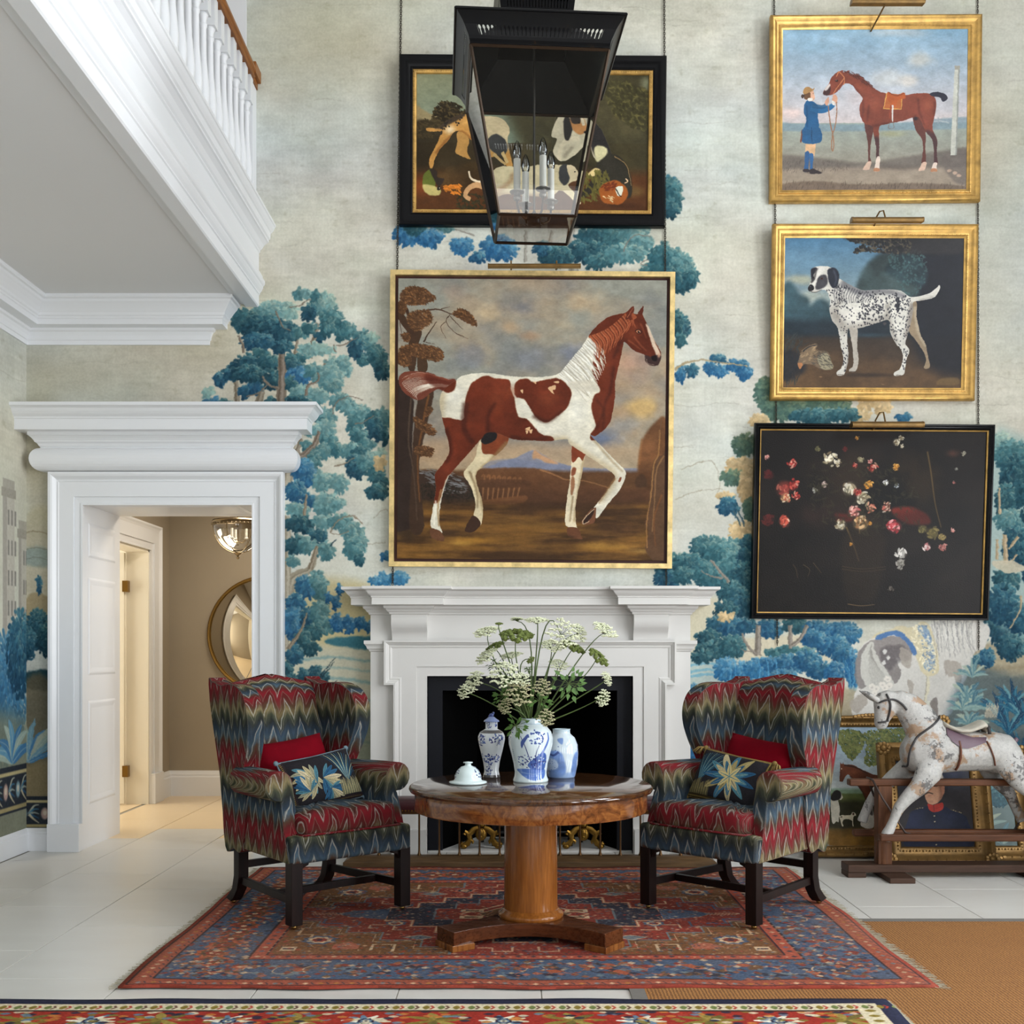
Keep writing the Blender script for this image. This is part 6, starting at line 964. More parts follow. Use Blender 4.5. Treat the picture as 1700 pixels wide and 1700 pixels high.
# ------------------------------------------------------------------ door case, deep panelled reveal, passage
d1 = group_struct('door_1', 'white classical door case with a deep panelled opening')
AX0, AX1, AZ = PX(79, 7.53), PX(470, 7.53), PZ(783, 7.53)
def xz(b): return b.map(lambda p: (p.x, -p.z, p.y))
AP = [(0, 0), (0, .06), (.016, .06), (.028, .055), (.048, .036), (.06, .032), (.062, .038), (.067, .034), (.165, .032), (.165, .02), (.172, .022), (.208, .019), (.21, .024), (.222, .024), (.222, 0)]
xz(MB().sweep(AP, [(AX0, .19), (AX0, AZ), (AX1, AZ), (AX1, .19)])).build('architrave', m_white, d1)
for x0, x1 in ((AX0 - .004, DX0 + .01), (DX1 - .01, AX1 + .004)): MB().box(x0, x1, -.068, .0, 0, .19).build('plinth_block', m_white, d1, bevel=.003)
z0 = AZ; FR = [(0, 0), (.05, z0)] + [(.04 + .062 * math.cos(a), z0 + .0815 + .0815 * math.sin(a)) for a in [(-90 + 15 * k) * math.pi / 180 for k in range(13)]]
CP = [(0, z0), (.02, z0), (.04, z0 + .004)] + [(.048 + .06 * math.cos(a), z0 + .083 + .079 * math.sin(a)) for a in [(-84 + 14 * k) * math.pi / 180 for k in range(13)]] + [(.052, z0 + .168), (.06, z0 + .175), (.068, z0 + .19), (.082, z0 + .2), (.084, z0 + .208), (.094, z0 + .222), (.108, z0 + .236), (.115, z0 + .24), (.115, z0 + .262), (.186, z0 + .262), (.186, z0 + .332), (.192, z0 + .336), (.194, z0 + .346), (.202, z0 + .352), (.214, z0 + .362), (.226, z0 + .378), (.236, z0 + .396), (.252, z0 + .405), (.262, z0 + .408), (.262, z0 + .43), (0, z0 + .445)]
MB().sweep(CP, [(AX0, 0), (AX0, -.001), (AX1, -.001), (AX1, 0)]).build('cornice', m_white, d1)
TH = .74
MB().box(DX0 - .06, DX0, -.02, TH, 0, DZ + .06).build('reveal', m_white, d1); MB().box(DX1, DX1 + .06, -.02, TH, 0, DZ + .06).build('reveal', m_white, d1); MB().box(DX0, DX1, -.02, TH, DZ, DZ + .06).build('soffit', m_white, d1)
def panel(b, y0, y1, z0, z1, x, s):
    """fielded panel: sunk moulding with a raised field"""
    b.add([(x + s * d, y, z) for i, d in ((0, .001), (.014, .007), (.024, .007), (.05, .003)) for y, z in ((y0 + i, z0 + i), (y1 - i, z0 + i), (y1 - i, z1 - i), (y0 + i, z1 - i))], [(4 * k + j, 4 * k + (j + 1) % 4, 4 * k + 4 + (j + 1) % 4, 4 * k + 4 + j) for k in range(3) for j in range(4)] + [(12, 13, 14, 15)])
for x, s in ((DX0, 1), (DX1, -1)):
    for zz0, zz1 in ((.3, 1.02), (1.2, 1.88), (2.02, 2.26)):
        for h in ((.12, .64),): b = MB(); panel(b, h[0], h[1], zz0, zz1, x, s); b.build('panel', m_white, d1)
b = MB(); b.add([(x, y, DZ - dz) for i, dz in ((0, 0), (.02, .008), (.03, .008), (.07, .003)) for x, y in ((DX0 + .16 + i, .12 + i), (DX1 - .16 - i, .12 + i), (DX1 - .16 - i, .64 - i), (DX0 + .16 + i, .64 - i))], [(4 * k + j, 4 * k + (j + 1) % 4, 4 * k + 4 + (j + 1) % 4, 4 * k + 4 + j) for k in range(3) for j in range(4)] + [(12, 13, 14, 15)]); b.build('panel', m_white, d1)
# passage beyond
YP, XP, ZP = 2.94, -3.29, 3.05
struct(MB().box(XP, -.3, YP, YP + .1, 0, ZP).build('wall_passage_back', m_taupe), 'taupe end wall of the passage')
IY0, IY1, IZ = .98, 2.36, 2.28                                   # opening in the passage's left wall
b = MB(); b.box(XP - .18, XP, TH, IY0, 0, ZP).box(XP - .18, XP, IY1, YP, 0, ZP).box(XP - .18, XP, IY0, IY1, IZ, ZP)
struct(b.build('wall_passage_left', m_taupe), 'taupe side wall of the passage with a second doorway')
struct(MB().box(-.3, -.2, TH, YP, 0, ZP).build('wall_passage_right', m_taupe), 'taupe wall of the passage hidden right of the door')
b = MB().box(-6.1, DX0 - .06, TH - .02, TH, 0, ZP).box(DX1 + .06, -.2, TH - .02, TH, 0, ZP).box(DX0 - .06, DX1 + .06, TH - .02, TH, DZ + .06, ZP)
struct(b.build('wall_passage_near', m_taupe), 'passage side of the thick hall wall')
struct(MB().box(-6.1, -.2, TH, YP + .1, ZP, ZP + .06).build('ceiling_passage', m_ceil), 'white passage ceiling')
b = MB().box(-6.1, -6.0, TH, YP + .1, 0, ZP).box(-6.1, XP - .18, YP, YP + .1, 0, ZP); struct(b.build('wall_side_room', m_cream), 'cream walls of the bright room beyond the passage')
SK2 = [(a * 1.1, z * 1.55) for a, z in SK]
struct(MB().sweep(SK2, [(XP, IY1 + .26), (XP, YP), (-.3, YP), (-.3, TH)]).build('baseboard_passage', m_white), 'white skirting board along the taupe passage wall')
d2 = group_struct('door_2', 'white architrave of the doorway on the left of the passage')
AQ = [(0, 0), (0, .05), (.015, .05), (.03, .04), (.05, .032), (.16, .03), (.16, .018), (.21, .016), (.215, .02), (.225, .02), (.225, 0)]
def yz(b): return b.map(lambda p: (XP + p.z, p.x, p.y))
yz(MB().sweep(AQ, [(IY0 - .225, .0), (IY0 - .225, IZ + .225), (IY1 + .225, IZ + .225), (IY1 + .225, .0)])).build('architrave', m_white, d2)
MB().box(XP, XP + .058, IY1 - .002, IY1 + .235, 0, .27).build('plinth_block', m_white, d2, bevel=.004)
b = MB().box(XP - .2, XP, IY1 - .02, IY1, 0, IZ).box(XP - .2, XP, IY0, IY0 + .02, 0, IZ).box(XP - .2, XP, IY0, IY1, IZ - .02, IZ); b.build('lining', m_cream, d2)
b = MB().box(XP - .92, XP - .2, IY1 - .07, IY1 - .025, .01, IZ - .03).build('door_leaf', m_cream, d2, bevel=.003)
m_brass = G('aged_brass', col=(150, 118, 62), rough=.28, metal=1.0).m
for z in (1.95, .3): MB().box(XP - .215, XP - .165, IY1 - .078, IY1 - .024, z - .05, z + .05).build('hinge', m_brass, d2)
# ------------------------------------------------------------------ gallery: soffit, crown, entablature, balusters, oak rail
gal = group_struct('trim_gallery', 'white gallery overhanging the left of the hall with turned balusters and an oak rail')
YE = -9.2
MB().box(XL, -1.84, YE, 0, 3.745, 4.28).build('soffit', m_ceil, gal)
EP = [(-1.9, 3.74), (-1.858, 3.74), (-1.848, 3.722), (-1.765, 3.722), (-1.757, 3.73), (-1.757, 3.80), (-1.75, 3.805), (-1.75, 3.815), (-1.738, 3.83), (-1.728, 3.85), (-1.728, 3.86), (-1.72, 3.868), (-1.716, 3.876), (-1.716, 3.898), (-1.728, 3.903), (-1.732, 3.93), (-1.742, 3.95), (-1.757, 3.972), (-1.757, 4.088), (-1.748, 4.096), (-1.748, 4.106), (-1.738, 4.115), (-1.722, 4.14), (-1.7, 4.158), (-1.69, 4.162), (-1.69, 4.176), (-1.68, 4.184), (-1.676, 4.222), (-1.668, 4.228), (-1.655, 4.245), (-1.648, 4.262), (-1.642, 4.266), (-1.642, 4.284), (-1.72, 4.284), (-1.728, 4.292), (-1.732, 4.318), (-1.9, 4.318)]
n = len(EP); b = MB(); b.add([(x, y, z) for y in (YE, -.001) for x, z in EP], [(i, n + i, n + i + 1, i + 1) for i in range(n - 1)]); b.build('entablature', m_white, gal)
CR = [(0, 3.46), (.012, 3.46), (.014, 3.488), (.02, 3.492), (.022, 3.5), (.026, 3.52), (.036, 3.542), (.048, 3.55), (.052, 3.566), (.132, 3.566), (.132, 3.602), (.138, 3.607), (.14, 3.617), (.148, 3.624), (.152, 3.64), (.17, 3.665), (.19, 3.69), (.2, 3.7), (.205, 3.715), (.218, 3.72), (.222, 3.726), (.222, 3.746)]
MB().sweep(CR, [(XL, YE), (XL, -.0), (-2.105, -.0), (-2.105, .06)]).build('crown_moulding', m_white, gal)
MB().box(XL, -1.84, -.02, -.002, 4.3, ZC).build('upper_wall', m_ceil, gal)
PB = [(.032, 0), (.032, .05), (.022, .055), (.028, .07), (.03, .085), (.02, .1), (.018, .115), (.03, .17), (.038, .23), (.038, .28), (.03, .36), (.022, .44), (.019, .52), (.019, .64), (.024, .648), (.024, .66), (.019, .666), (.021, .69), (.026, .7), (.03, .712), (.024, .72), (.03, .73)]
b = MB(); b.box(-.034, .034, -.034, .034, 0, .06); b.lathe([(r, z + .0) for r, z in PB[1:]], n=14); b.box(-.036, .036, -.036, .036, .722, .90)
bal = b.build('baluster', m_white, gal, smooth=True, loc=(-1.802, -.17, 4.316))
for k in range(1, 60): child(bal, gal, loc=(-1.802, -.17 - .147 * k, 4.316))
m_oak = wood('oak_rail', (112, 66, 30), (168, 112, 58), 'y', .4)
RP = [(-.062, 0), (.05, 0), (.058, .012), (.05, .024), (.05, .04), (.062, .052), (.058, .078), (.03, .1), (-.03, .1), (-.062, .08), (-.06, .05), (-.05, .03)]
n = len(RP); b = MB(); b.add([(-1.804 + x, y, 5.21 + z) for y in (YE, -.15) for x, z in RP], [(i, n + i, n + (i + 1) % n, (i + 1) % n) for i in range(n)]); b.build('handrail', m_oak, gal)
b = MB().box(-1.87, -1.742, -.155, 0, 5.248, 5.325).box(-1.865, -1.765, -.145, 0, 5.205, 5.25); b.build('rail_end_block', m_oak, gal, bevel=.004)
MB().box(-1.84, -1.774, -.1, 0, 4.316, 5.21).build('half_newel', m_white, gal, bevel=.004)
# ------------------------------------------------------------------ stone chimneypiece
fp = thing('fireplace', 'pale carved stone chimneypiece with corbels under its shelf and a black firebox', 'fireplace', (.1, 0, 0)); ox = .1
def fb(b, name, mat, bevel=0, par=None, **k): return b.map(lambda p: (p.x - ox, p.y, p.z)).build(name, mat, par or fp, bevel=bevel, **k)
xl, xr, f0, f1 = -.978, 1.178, .12, .2; B0, B1, B2, B3 = -.83, -.592, .789, 1.021
fb(MB().box(xl, FX0, -f0, .0, 0, 1.62).box(FX1, xr, -f0, 0, 0, 1.62).box(FX0, FX1, -f0, 0, FZ, 1.62), 'backing', m_stone)
SP = [(0, 1.608), (.01, 1.612), (.014, 1.626), (.022, 1.628), (.03, 1.642), (.044, 1.652), (.046, 1.664), (.052, 1.67), (.115, 1.672), (.115, 1.716), (.12, 1.719), (.12, 1.726), (.126, 1.732), (.138, 1.744), (.15, 1.762), (.168, 1.77), (.172, 1.774), (.172, 1.79), (-.1, 1.79)]
fb(MB().sweep(SP, [(xl, 0), (xl, -f0), (B0, -f0), (B0, -f1), (B1, -f1), (B1, -f0), (B2, -f0), (B2, -f1), (B3, -f1), (B3, -f0), (xr, -f0), (xr, 0)]), 'mantel_shelf', m_stone)
fb(MB().box(xl, xr, -f0 - .02, 0, 1.775, 1.789).box(B0 - .02, B1 + .02, -f1 - .02, -f0, 1.775, 1.789).box(B2 - .02, B3 + .02, -f1 - .02, -f0, 1.775, 1.789), 'shelf_top', m_stone)
KP = [(-.11, 1.612), (-.2, 1.612), (-.208, 1.59), (-.21, 1.565), (-.203, 1.54), (-.188, 1.515), (-.17, 1.497), (-.158, 1.475), (-.152, 1.45), (-.15, 1.432), (-.11, 1.432)]
for a, c in ((B0, B1), (B2, B3)): fb(MB().prism(KP, a, c, 'x'), 'corbel', m_stone, smooth=True)
fb(MB().sweep([(0, 1.36), (.008, 1.366), (.012, 1.376), (.02, 1.38), (.026, 1.398), (.036, 1.41), (.04, 1.414), (.04, 1.437), (0, 1.437)], [(xl, 0), (xl, -f0), (xr, -f0), (xr, 0)]), 'cap_moulding', m_stone)
cx0, cx1, cx2, cx3 = -.882, -.818, 1.012, 1.076
CM = [(0, .10), (0, .175), (.012, .175), (.015, .168), (.028, .158), (.034, .15), (.04, .153), (.047, .15), (.055, .145), (.055, .1)]
fb(xz(MB().sweep(CM, [(cx1, .17), (cx1, 1.139), (cx0, 1.139), (cx0, 1.437), (cx3, 1.437), (cx3, 1.139), (cx2, 1.139), (cx2, .17)])), 'crossette_moulding', m_stone)
IX0, IX1, IZ2 = -.667, .861, 1.262
fb(MB().box(cx1 + .03, IX0, -.147, -.1, .0, 1.4).box(IX1, cx2 - .03, -.147, -.1, 0, 1.4).box(IX0, IX1, -.147, -.1, IZ2, 1.4).box(cx0 + .03, cx1 + .04, -.146, -.1, 1.16, 1.4).box(cx2 - .04, cx3 - .03, -.146, -.1, 1.16, 1.4), 'surround_slab', m_stone)
fb(MB().box(IX0, FX0, -.138, .0, 0, IZ2).box(FX1, IX1, -.138, 0, 0, IZ2).box(FX0, FX1, -.138, 0, FZ, IZ2), 'inner_band', m_stone)
for a, c in ((xl - .012, cx1 - .0), (cx1 - .012, FX0 - .004), (FX1 + .004, cx2 + .012), (cx2, xr + .012)):
    w = .185 if a in (cx1 - .012,) or c == cx2 + .012 else .14
    fb(MB().box(a, c, -w, 0, 0, .17), 'plinth', m_stone, bevel=.004)
m_slate = plain('black_slate', (17, 19, 26), .55, .15, 8, spec=.25); m_soot = plain('sooted_iron', (5, 5, 5), .95, .3, 8, spec=.05)
s0, s1, sz = -.497, .69, 1.098
fb(MB().box(FX0, s0, -.06, .0, 0, FZ).box(s1, FX1, -.06, 0, 0, FZ).box(s0, s1, -.06, 0, sz, FZ), 'slate_slip', m_slate)
b = MB(); q = [(s0, -.02), (-.28, .5), (.47, .5), (s1, -.02)]
b.add([(x, y, z) for z in (0, 1.3) for x, y in q], [(i, i + 1, 4 + i + 1, 4 + i) for i in range(3)] + [(4, 5, 6, 7)]); b.box(-.2, .39, .44, .49, .25, .75); b.box(-.23, .42, .46, .5, .2, .8)
fb(b, 'firebox', m_soot)
fb(MB().box(s0 - .1, s1 + .1, -.07, .5, 0.0, .012), 'back_hearth', m_stone)
# iron basket and two brass fire dogs in the hearth
m_gilt_brass = G('gilt_brass', col=(140, 106, 48), rough=.36, metal=1.0).m; m_iron = plain('wrought_iron', (20, 20, 22), .5, .2, 20, metal=.3)
bk = thing('fire_basket', 'black iron fire basket standing between two brass dogs in the hearth', 'fire basket', (.115, .2, .012))
for i in range(9): MB().tube([(-.26 + .065 * i, -.1 - .03 * math.sin(i * math.pi / 8), .1), (-.26 + .065 * i, -.12 - .05 * math.sin(i * math.pi / 8), .28)], .007, 6).build('bar', m_iron, bk)
for z, e in ((.1, .0), (.19, .01), (.28, .02)): MB().tube([(-.28 + .07 * k, -.1 - e - .04 * math.sin(k * math.pi / 8), z) for k in range(9)], .009, 6).build('rail', m_iron, bk)
for sx in (-.27, .27):
    for y in (-.09, .16): MB().tube([(sx, y, 0), (sx, y, .3)], .011, 6).build('leg', m_iron, bk)
MB().box(-.27, .27, -.09, .17, .085, .1).build('grate', m_iron, bk)
b = MB(); random.seed(3)
for k in range(12): x = random.uniform(-.2, .2); y = random.uniform(-.05, .1); b.tube([(x - .12, y, .13 + .02 * (k % 4)), (x, y + .02, .14 + .02 * (k % 4)), (x + .13, y + random.uniform(-.05, .05), .12 + .03 * (k % 4))], random.uniform(.012, .026), 7)
b.build('charred_logs', plain('charred_wood', (52, 46, 44), .9, .4, 30), bk, kind='stuff')
def firedog(x, lab):
    r = thing('fire_dog', lab, 'fire dog', (x, .03, .012), 0, 'brass fire dogs in the hearth')
    MB().lathe([(.0, .36), (.02, .35), (.026, .335), (.02, .318), (.012, .31), (.026, .3), (.032, .27), (.02, .245), (.014, .235), (.03, .225), (.03, .215), (.018, .21), (.022, .19), (.034, .165), (.03, .15), (.02, .145), (.034, .14), (.034, .13)][::-1], n=14).build('stem', m_gilt_brass, r, smooth=True)
    b = MB().ell((0, -.035, .1), (.04, .02, .045), 12, 8); b.ell((0, -.05, .112), (.02, .014, .03), 8, 6); b.ell((0, -.05, .085), (.012, .012, .012), 8, 6); b.build('mask', m_gilt_brass, r, smooth=True)
    for s in (-1, 1):
        P = [(s * .02, -.02, .14), (s * .05, -.025, .13), (s * .085, -.03, .1), (s * .075, -.03, .065), (s * .095, -.032, .035), (s * .125, -.035, .022), (s * .14, -.035, .035), (s * .128, -.035, .05)]
        MB().tube(P, [.02, .022, .024, .02, .022, .022, .014, .008], 8, flat=.6).ell((s * .118, -.036, .018), (.026, .02, .018), 10, 6).tube([(s * .08, -.03, .1), (s * .11, -.032, .12), (s * .12, -.032, .105), (s * .105, -.032, .095)], [.014, .012, .01, .006], 6).tube([(s * .08, -.03, .07), (s * .055, -.032, .05), (s * .06, -.032, .035)], [.012, .01, .006], 6).build('scroll_foot', m_gilt_brass, r, smooth=True)
    MB().tube([(0, 0, .1), (0, .1, .07), (0, .22, .05), (0, .24, 0)], .012, 6).build('billet_bar', m_iron, r)
firedog(PX(799, 7.62), 'brass fire dog left of the table column, scrolled feet'); firedog(PX(968, 7.62), 'brass fire dog right of the table column, scrolled feet')
# ------------------------------------------------------------------ club fender
m_leather = plain('oxblood_leather', (58, 26, 30), .35, .2, 10, .15, 160); m_bronze = G('bronzed_metal', col=(96, 70, 44), rough=.4, metal=.9).m
fw = wood('fender_oak', (62, 46, 30), (112, 86, 56), 'x', .45)
fd = thing('club_fender', 'club fender with an oxblood leather seat on slender bronze rods round the hearth', 'fender', (.09, -.55, 0)); fo = Vector((.09, -.55, 0))
def fd_(b, name, mat, **k): return b.map(lambda p: p - fo).build(name, mat, fd, **k)
FA = [(-1.0, -.2), (-1.0, -.52), (1.18, -.52), (1.18, -.2)]
def usweep(prof, name, mat, **k): return fd_(MB().sweep(prof + [prof[0]], FA), name, mat, **k)
usweep([(-.03, 0), (-.03, .062), (.03, .062), (.05, .052), (.06, .046), (.082, .036), (.088, .03), (.088, .0)], 'base', fw)
usweep([(-.07, .35), (-.082, .375), (-.085, .4), (-.07, .425), (-.03, .438), (.03, .438), (.07, .425), (.085, .4), (.082, .375), (.07, .35), (.04, .346), (-.04, .346)], 'seat_pad', m_leather, smooth=True)
usweep([(-.05, .332), (-.05, .347), (.06, .347), (.06, .332)], 'seat_frame', m_bronze)
rod = MB().lathe([(.013, 0), (.013, .006), (.009, .014), (.007, .026), (.0062, .05), (.0062, .272)], n=10)
rod = rod.build('rod', m_bronze, fd, smooth=True); pts = [(-1.0 + .1283 * i, -.52) for i in range(18)] + [(-1.0, -.42), (-1.0, -.3), (1.18, -.42), (1.18, -.3)]
rod.location = Vector((pts[0][0], pts[0][1], .061)) - fo
for x, y in pts[1:]: child(rod, fd, loc=Vector((x, y, .061)) - fo)
b = MB()
for i in range(118): b.ell((-1.07 + .0198 * i, -.6045, .357), (.006, .004, .006), 6, 4)
fd_(b, 'nail_studs', m_gilt_brass, kind='stuff')
# ------------------------------------------------------------------ framed pictures, picture lights and chains on the back wall
def gilt(name, c=(176, 132, 60), r=.32):
    g = G(name, rough=r, metal=.62); v = g.co(); f = g.noise(v, 14, 5, .6); g.set('col', g.ramp(f, [(.3, tuple(x * .8 for x in c)), (.55, c), (.75, tuple(min(255, x * 1.1) for x in c))])); g.bump(g.noise(v, 180, 2), .15, .003); return g.m
m_gold = gilt('burnished_gilding', (206, 164, 92), .36); m_goldp = gilt('pale_gilding', (226, 198, 136), .42); m_ebon = G('ebonised_wood', col=(8, 8, 10), rough=.26, spec=.2).m; m_red = plain('red_bole', (62, 24, 18), .6); m_back = plain('picture_backing', (70, 56, 40), .9)
def mount(name, label, cat, c, dip, tilt, roll, w, h, profs, inset, paint, floor=None):
    """c = (x of centre, z of foot); the foot touches the wall and the head leans out by tilt; roll in degrees; profs = [(part, profile, material, inset)]"""
    r = thing(name, label, cat, (c[0], dip, c[1])); r.rotation_euler = (math.atan2(tilt, h), math.radians(roll), 0)
    for pn, pf, m, o, sm in profs: MB().rim(pf, -w / 2 + o, w / 2 - o, o, h - o).build(pn, m, r, smooth=sm)
    p, dep = inset; x, z0, z1 = w / 2 - p, p, h - p
    MB().add([(-x, -dep, z0), (x, -dep, z0), (x, -dep, z1), (-x, -dep, z1)], [(0, 1, 2, 3)], 0, [[(0, 0), (1, 0), (1, 1), (0, 1)]]).box(-x, x, -dep + .0005, -.002, z0, z1, 1).build('canvas', [paint, m_back], r)
    return r
def frame_px(TL, TR, BR, BL, d=7.5):
    """photograph corners -> centre x, foot z, width, height"""
    w = ((TR[0] - TL[0]) + (BR[0] - BL[0])) / 2 * d / F; h = ((BL[1] - TL[1]) + (BR[1] - TR[1])) / 2 * d / F
    return (PX((BL[0] + BR[0]) / 2, d + .03), PZ((BL[1] + BR[1]) / 2, d + .03)), w, h
GP_ = [(0, 0), (0, .036), (.006, .046), (.016, .05), (.02, .046), (.028, .044), (.038, .036), (.05, .028), (.06, .026), (.063, .031), (.07, .031), (.073, .026), (.088, .018), (.088, 0)]
def beads(r, w, h, o, dep, s, mat, name='beading', rad=.0042):
    b = MB()
    for x0, x1, ax, k in ((-w / 2 + o, w / 2 - o, 0, o), (-w / 2 + o, w / 2 - o, 0, h - o), (o, h - o, 1, -w / 2 + o), (o, h - o, 1, w / 2 - o)):
        n = int((x1 - x0) / s)
        for i in range(n + 1):
            t = x0 + (x1 - x0) * i / n; b.ell((t, -dep, k) if ax == 0 else (k, -dep, t), (rad, rad * .7, rad), 5, 3)
    b.build(name, mat, r, kind='stuff')
def leafage(r, w, h, o, dep, s, mat, name='carved_ornament', size=.012):
    """runs of little carved leaves"""
    b = MB()
    for x0, x1, ax, k in ((-w / 2 + o, w / 2 - o, 0, o), (-w / 2 + o, w / 2 - o, 0, h - o), (o, h - o, 1, -w / 2 + o), (o, h - o, 1, w / 2 - o)):
        n = max(2, int((x1 - x0) / s))
        for i in range(n):
            t = x0 + (x1 - x0) * (i + .5) / n; e = size * (1 if i % 2 else .7); u, v = (e * .5, e * .35)
            q = [(t - u, k - v), (t, k - v * 1.6), (t + u, k - v), (t + u * .4, k + v), (t - u * .4, k + v)]
            q = q if ax == 0 else [(bb, aa) for aa, bb in q]; cx, cz = (t, k) if ax == 0 else (k, t)
            b.add([(x, -dep, z) for x, z in q] + [(cx, -dep - e * .45, cz)], [(i2, (i2 + 1) % 5, 5) for i2 in range(5)])
    b.build(name, mat, r, kind='stuff')
c, w, h = frame_px((662, 93), (1107, 96.5), (1104, 375), (662, 372))
r = mount('framed_painting', 'hounds and game painting in a broad black frame behind the hanging lantern', 'painting', c, -.004, .05, .35, w, h, [('frame', [(0, 0), (0, .05), (.006, .058), (.02, .06), (.05, .052), (.07, .036), (.078, .034), (.082, .038), (.088, .034), (.092, .03), (.092, 0)], m_ebon, 0, True), ('gilt_slip', [(0, .008), (0, .032), (.006, .036), (.018, .034), (.026, .024), (.026, .008)], m_gold, .09, True)], (.112, .016), picture('oil_hounds', img(pic_hounds), .45, .1, spec=.15))
leafage(r, w, h, .1, .035, .016, m_gold)
c, w, h = frame_px((649, 448), (1123, 453), (1116, 943), (645, 940))
r = mount('framed_painting', 'brown and white horse painting in a narrow pale gold frame over the chimneypiece', 'painting', c, -.004, .05, .45, w, h, [('frame', [(0, 0), (0, .05), (.033, .05), (.033, .012), (.033, 0)], m_goldp, 0, False), ('float_mount', [(0, .004), (0, .012), (.03, .012), (.03, .004)], m_red, .032, False)], (.054, .034), picture('oil_skewbald', img(pic_skewbald), .5, .1, spec=.12))
c, w, h = frame_px((1280, 27), (1633, 26), (1629.6, 331), (1279, 334.5))
r = mount('framed_painting', 'bay racehorse held by a groom in blue, gilt frame, topmost of the right column', 'painting', c, -.004, .05, -.3, w, h, [('frame', GP_, m_gold, 0, True)], (.087, .014), picture('oil_groom', img(pic_groom), .4, .1, spec=.3)); leafage(r, w, h, .067, .03, .014, m_gold, size=.011); beads(r, w, h, .004, .03, .02, m_gold)
c, w, h = frame_px((1283, 373), (1626, 374), (1620, 663), (1280.6, 663))
r = mount('framed_painting', 'spotted white hound painting in a gilt frame, middle of the right column', 'painting', c, -.004, .06, .1, w, h, [('frame', GP_, m_gold, 0, True)], (.087, .014), picture('oil_hound', img(pic_hound), .4, .1, spec=.2)); leafage(r, w, h, .067, .03, .014, m_gold, size=.011); beads(r, w, h, .003, .026, .017, m_gold, rad=.006)
c, w, h = frame_px((1254, 702), (1654, 706), (1643, 1029), (1248, 1027))
r = mount('framed_painting', 'dark flower still life in a slim black frame, lowest of the right column', 'painting', c, -.004, .085, .4, w, h, [('frame', [(0, 0), (0, .034), (.004, .044), (.014, .046), (.02, .04), (.026, .042), (.034, .036), (.04, .03), (.04, 0)], m_ebon, 0, True), ('gilt_line', [(0, .01), (0, .03), (.009, .024), (.009, .01)], m_gold, .039, False)], (.047, .014), picture('oil_flowers', img(pic_flowers), .3, .5, spec=.13))
m_brassw = gilt('worn_brass', (120, 92, 50), .36)
def picture_light(px0, px1, py0, py1, d, lab, arms, tipped=False):
    x0, x1, z = PX(px0, d), PX(px1, d), PZ((py0 + py1) / 2, d); y = d - DW; hh = abs(py1 - py0) * d / F / 2
    r = thing('picture_light', lab, 'picture light', ((x0 + x1) / 2, y, z)); L = (x1 - x0) / 2
    MB().prism([(hh * 1.5 * math.cos(a), hh * math.sin(a)) for a in [k * math.pi / 6 - .3 for k in range(9)]], -L, L, 'x').build('shade', m_brassw, r, smooth=True)
    for e in (-1, 1): MB().prism([(hh * 1.56 * math.cos(a), hh * 1.08 * math.sin(a)) for a in [k * math.pi / 6 - .3 for k in range(9)]], e * L - .004, e * L + .004, 'x').build('end_cap', m_brassw, r)
    for P in arms: MB().tube(P, .0055, 8).build('arm', m_brassw, r, smooth=True)
    return r
ar = lambda o, up: [[(o - .03, .125, -.004), (o - .03, .06, .0), (o - .03, .05, up * .5), (o - .012, .02, up), (o + .008, .005, up), (o + .022, 0, .01)]]
picture_light(1414, 1533, -1, 10, 7.36, 'brass picture light above the painting of the bay and groom', [[(-.06, .16, -.1), (-.04, .08, -.06), (-.02, .02, -.02), (-.01, 0, 0)]])
picture_light(1414, 1531, 361, 372, 7.4, 'brass picture light on the top of the spotted hound painting', ar(-.03, .07)); picture_light(1414, 1531, 700, 713, 7.36, 'brass picture light overlapping the top of the flower painting', ar(-.03, .09))
picture_light(811, 963, 438, 447, 7.4, 'long brass picture light above the brown and white horse painting', [[(s, .12, .02), (s, .06, .055), (s, .01, .04), (s, 0, 0)] for s in (-.155, .15)])
m_chain = G('dark_chain', col=(92, 86, 78), rough=.45, metal=.8).m
def hanging_chain(px, px2, zb, lab):
    x0, x1, zt = PX(px, DW), PX(px2, DW), ZC - .25; b = MB(); n = int((zt - zb) / .0155)
    for i in range(n):
        z = zt - (zt - zb) * i / n; x = x0 + (x1 - x0) * i / n; q = []
        for k in range(8):
            a = 2 * math.pi * k / 8; u, v = .0068 * math.cos(a), .0118 * math.sin(a); q.append((x + (u if i % 2 else u * .35), -.009 + (u * .35 if i % 2 else u), z + v))
        b.tube(q, .0021, 4, closed=True)
    o = b.build('hanging_chain', m_chain, smooth=True); tag(o, lab, 'chain')
hanging_chain(668, 652, PZ(973, DW), 'dark picture chain left of the two central paintings'); hanging_chain(1102, 1106, PZ(974, DW), 'dark picture chain right of the two central paintings')
hanging_chain(1284, 1290, PZ(1073, DW), 'dark picture chain at the left of the right-hand column of pictures'); hanging_chain(1622, 1624, PZ(1080, DW), 'dark picture chain at the right of the right-hand column of pictures')
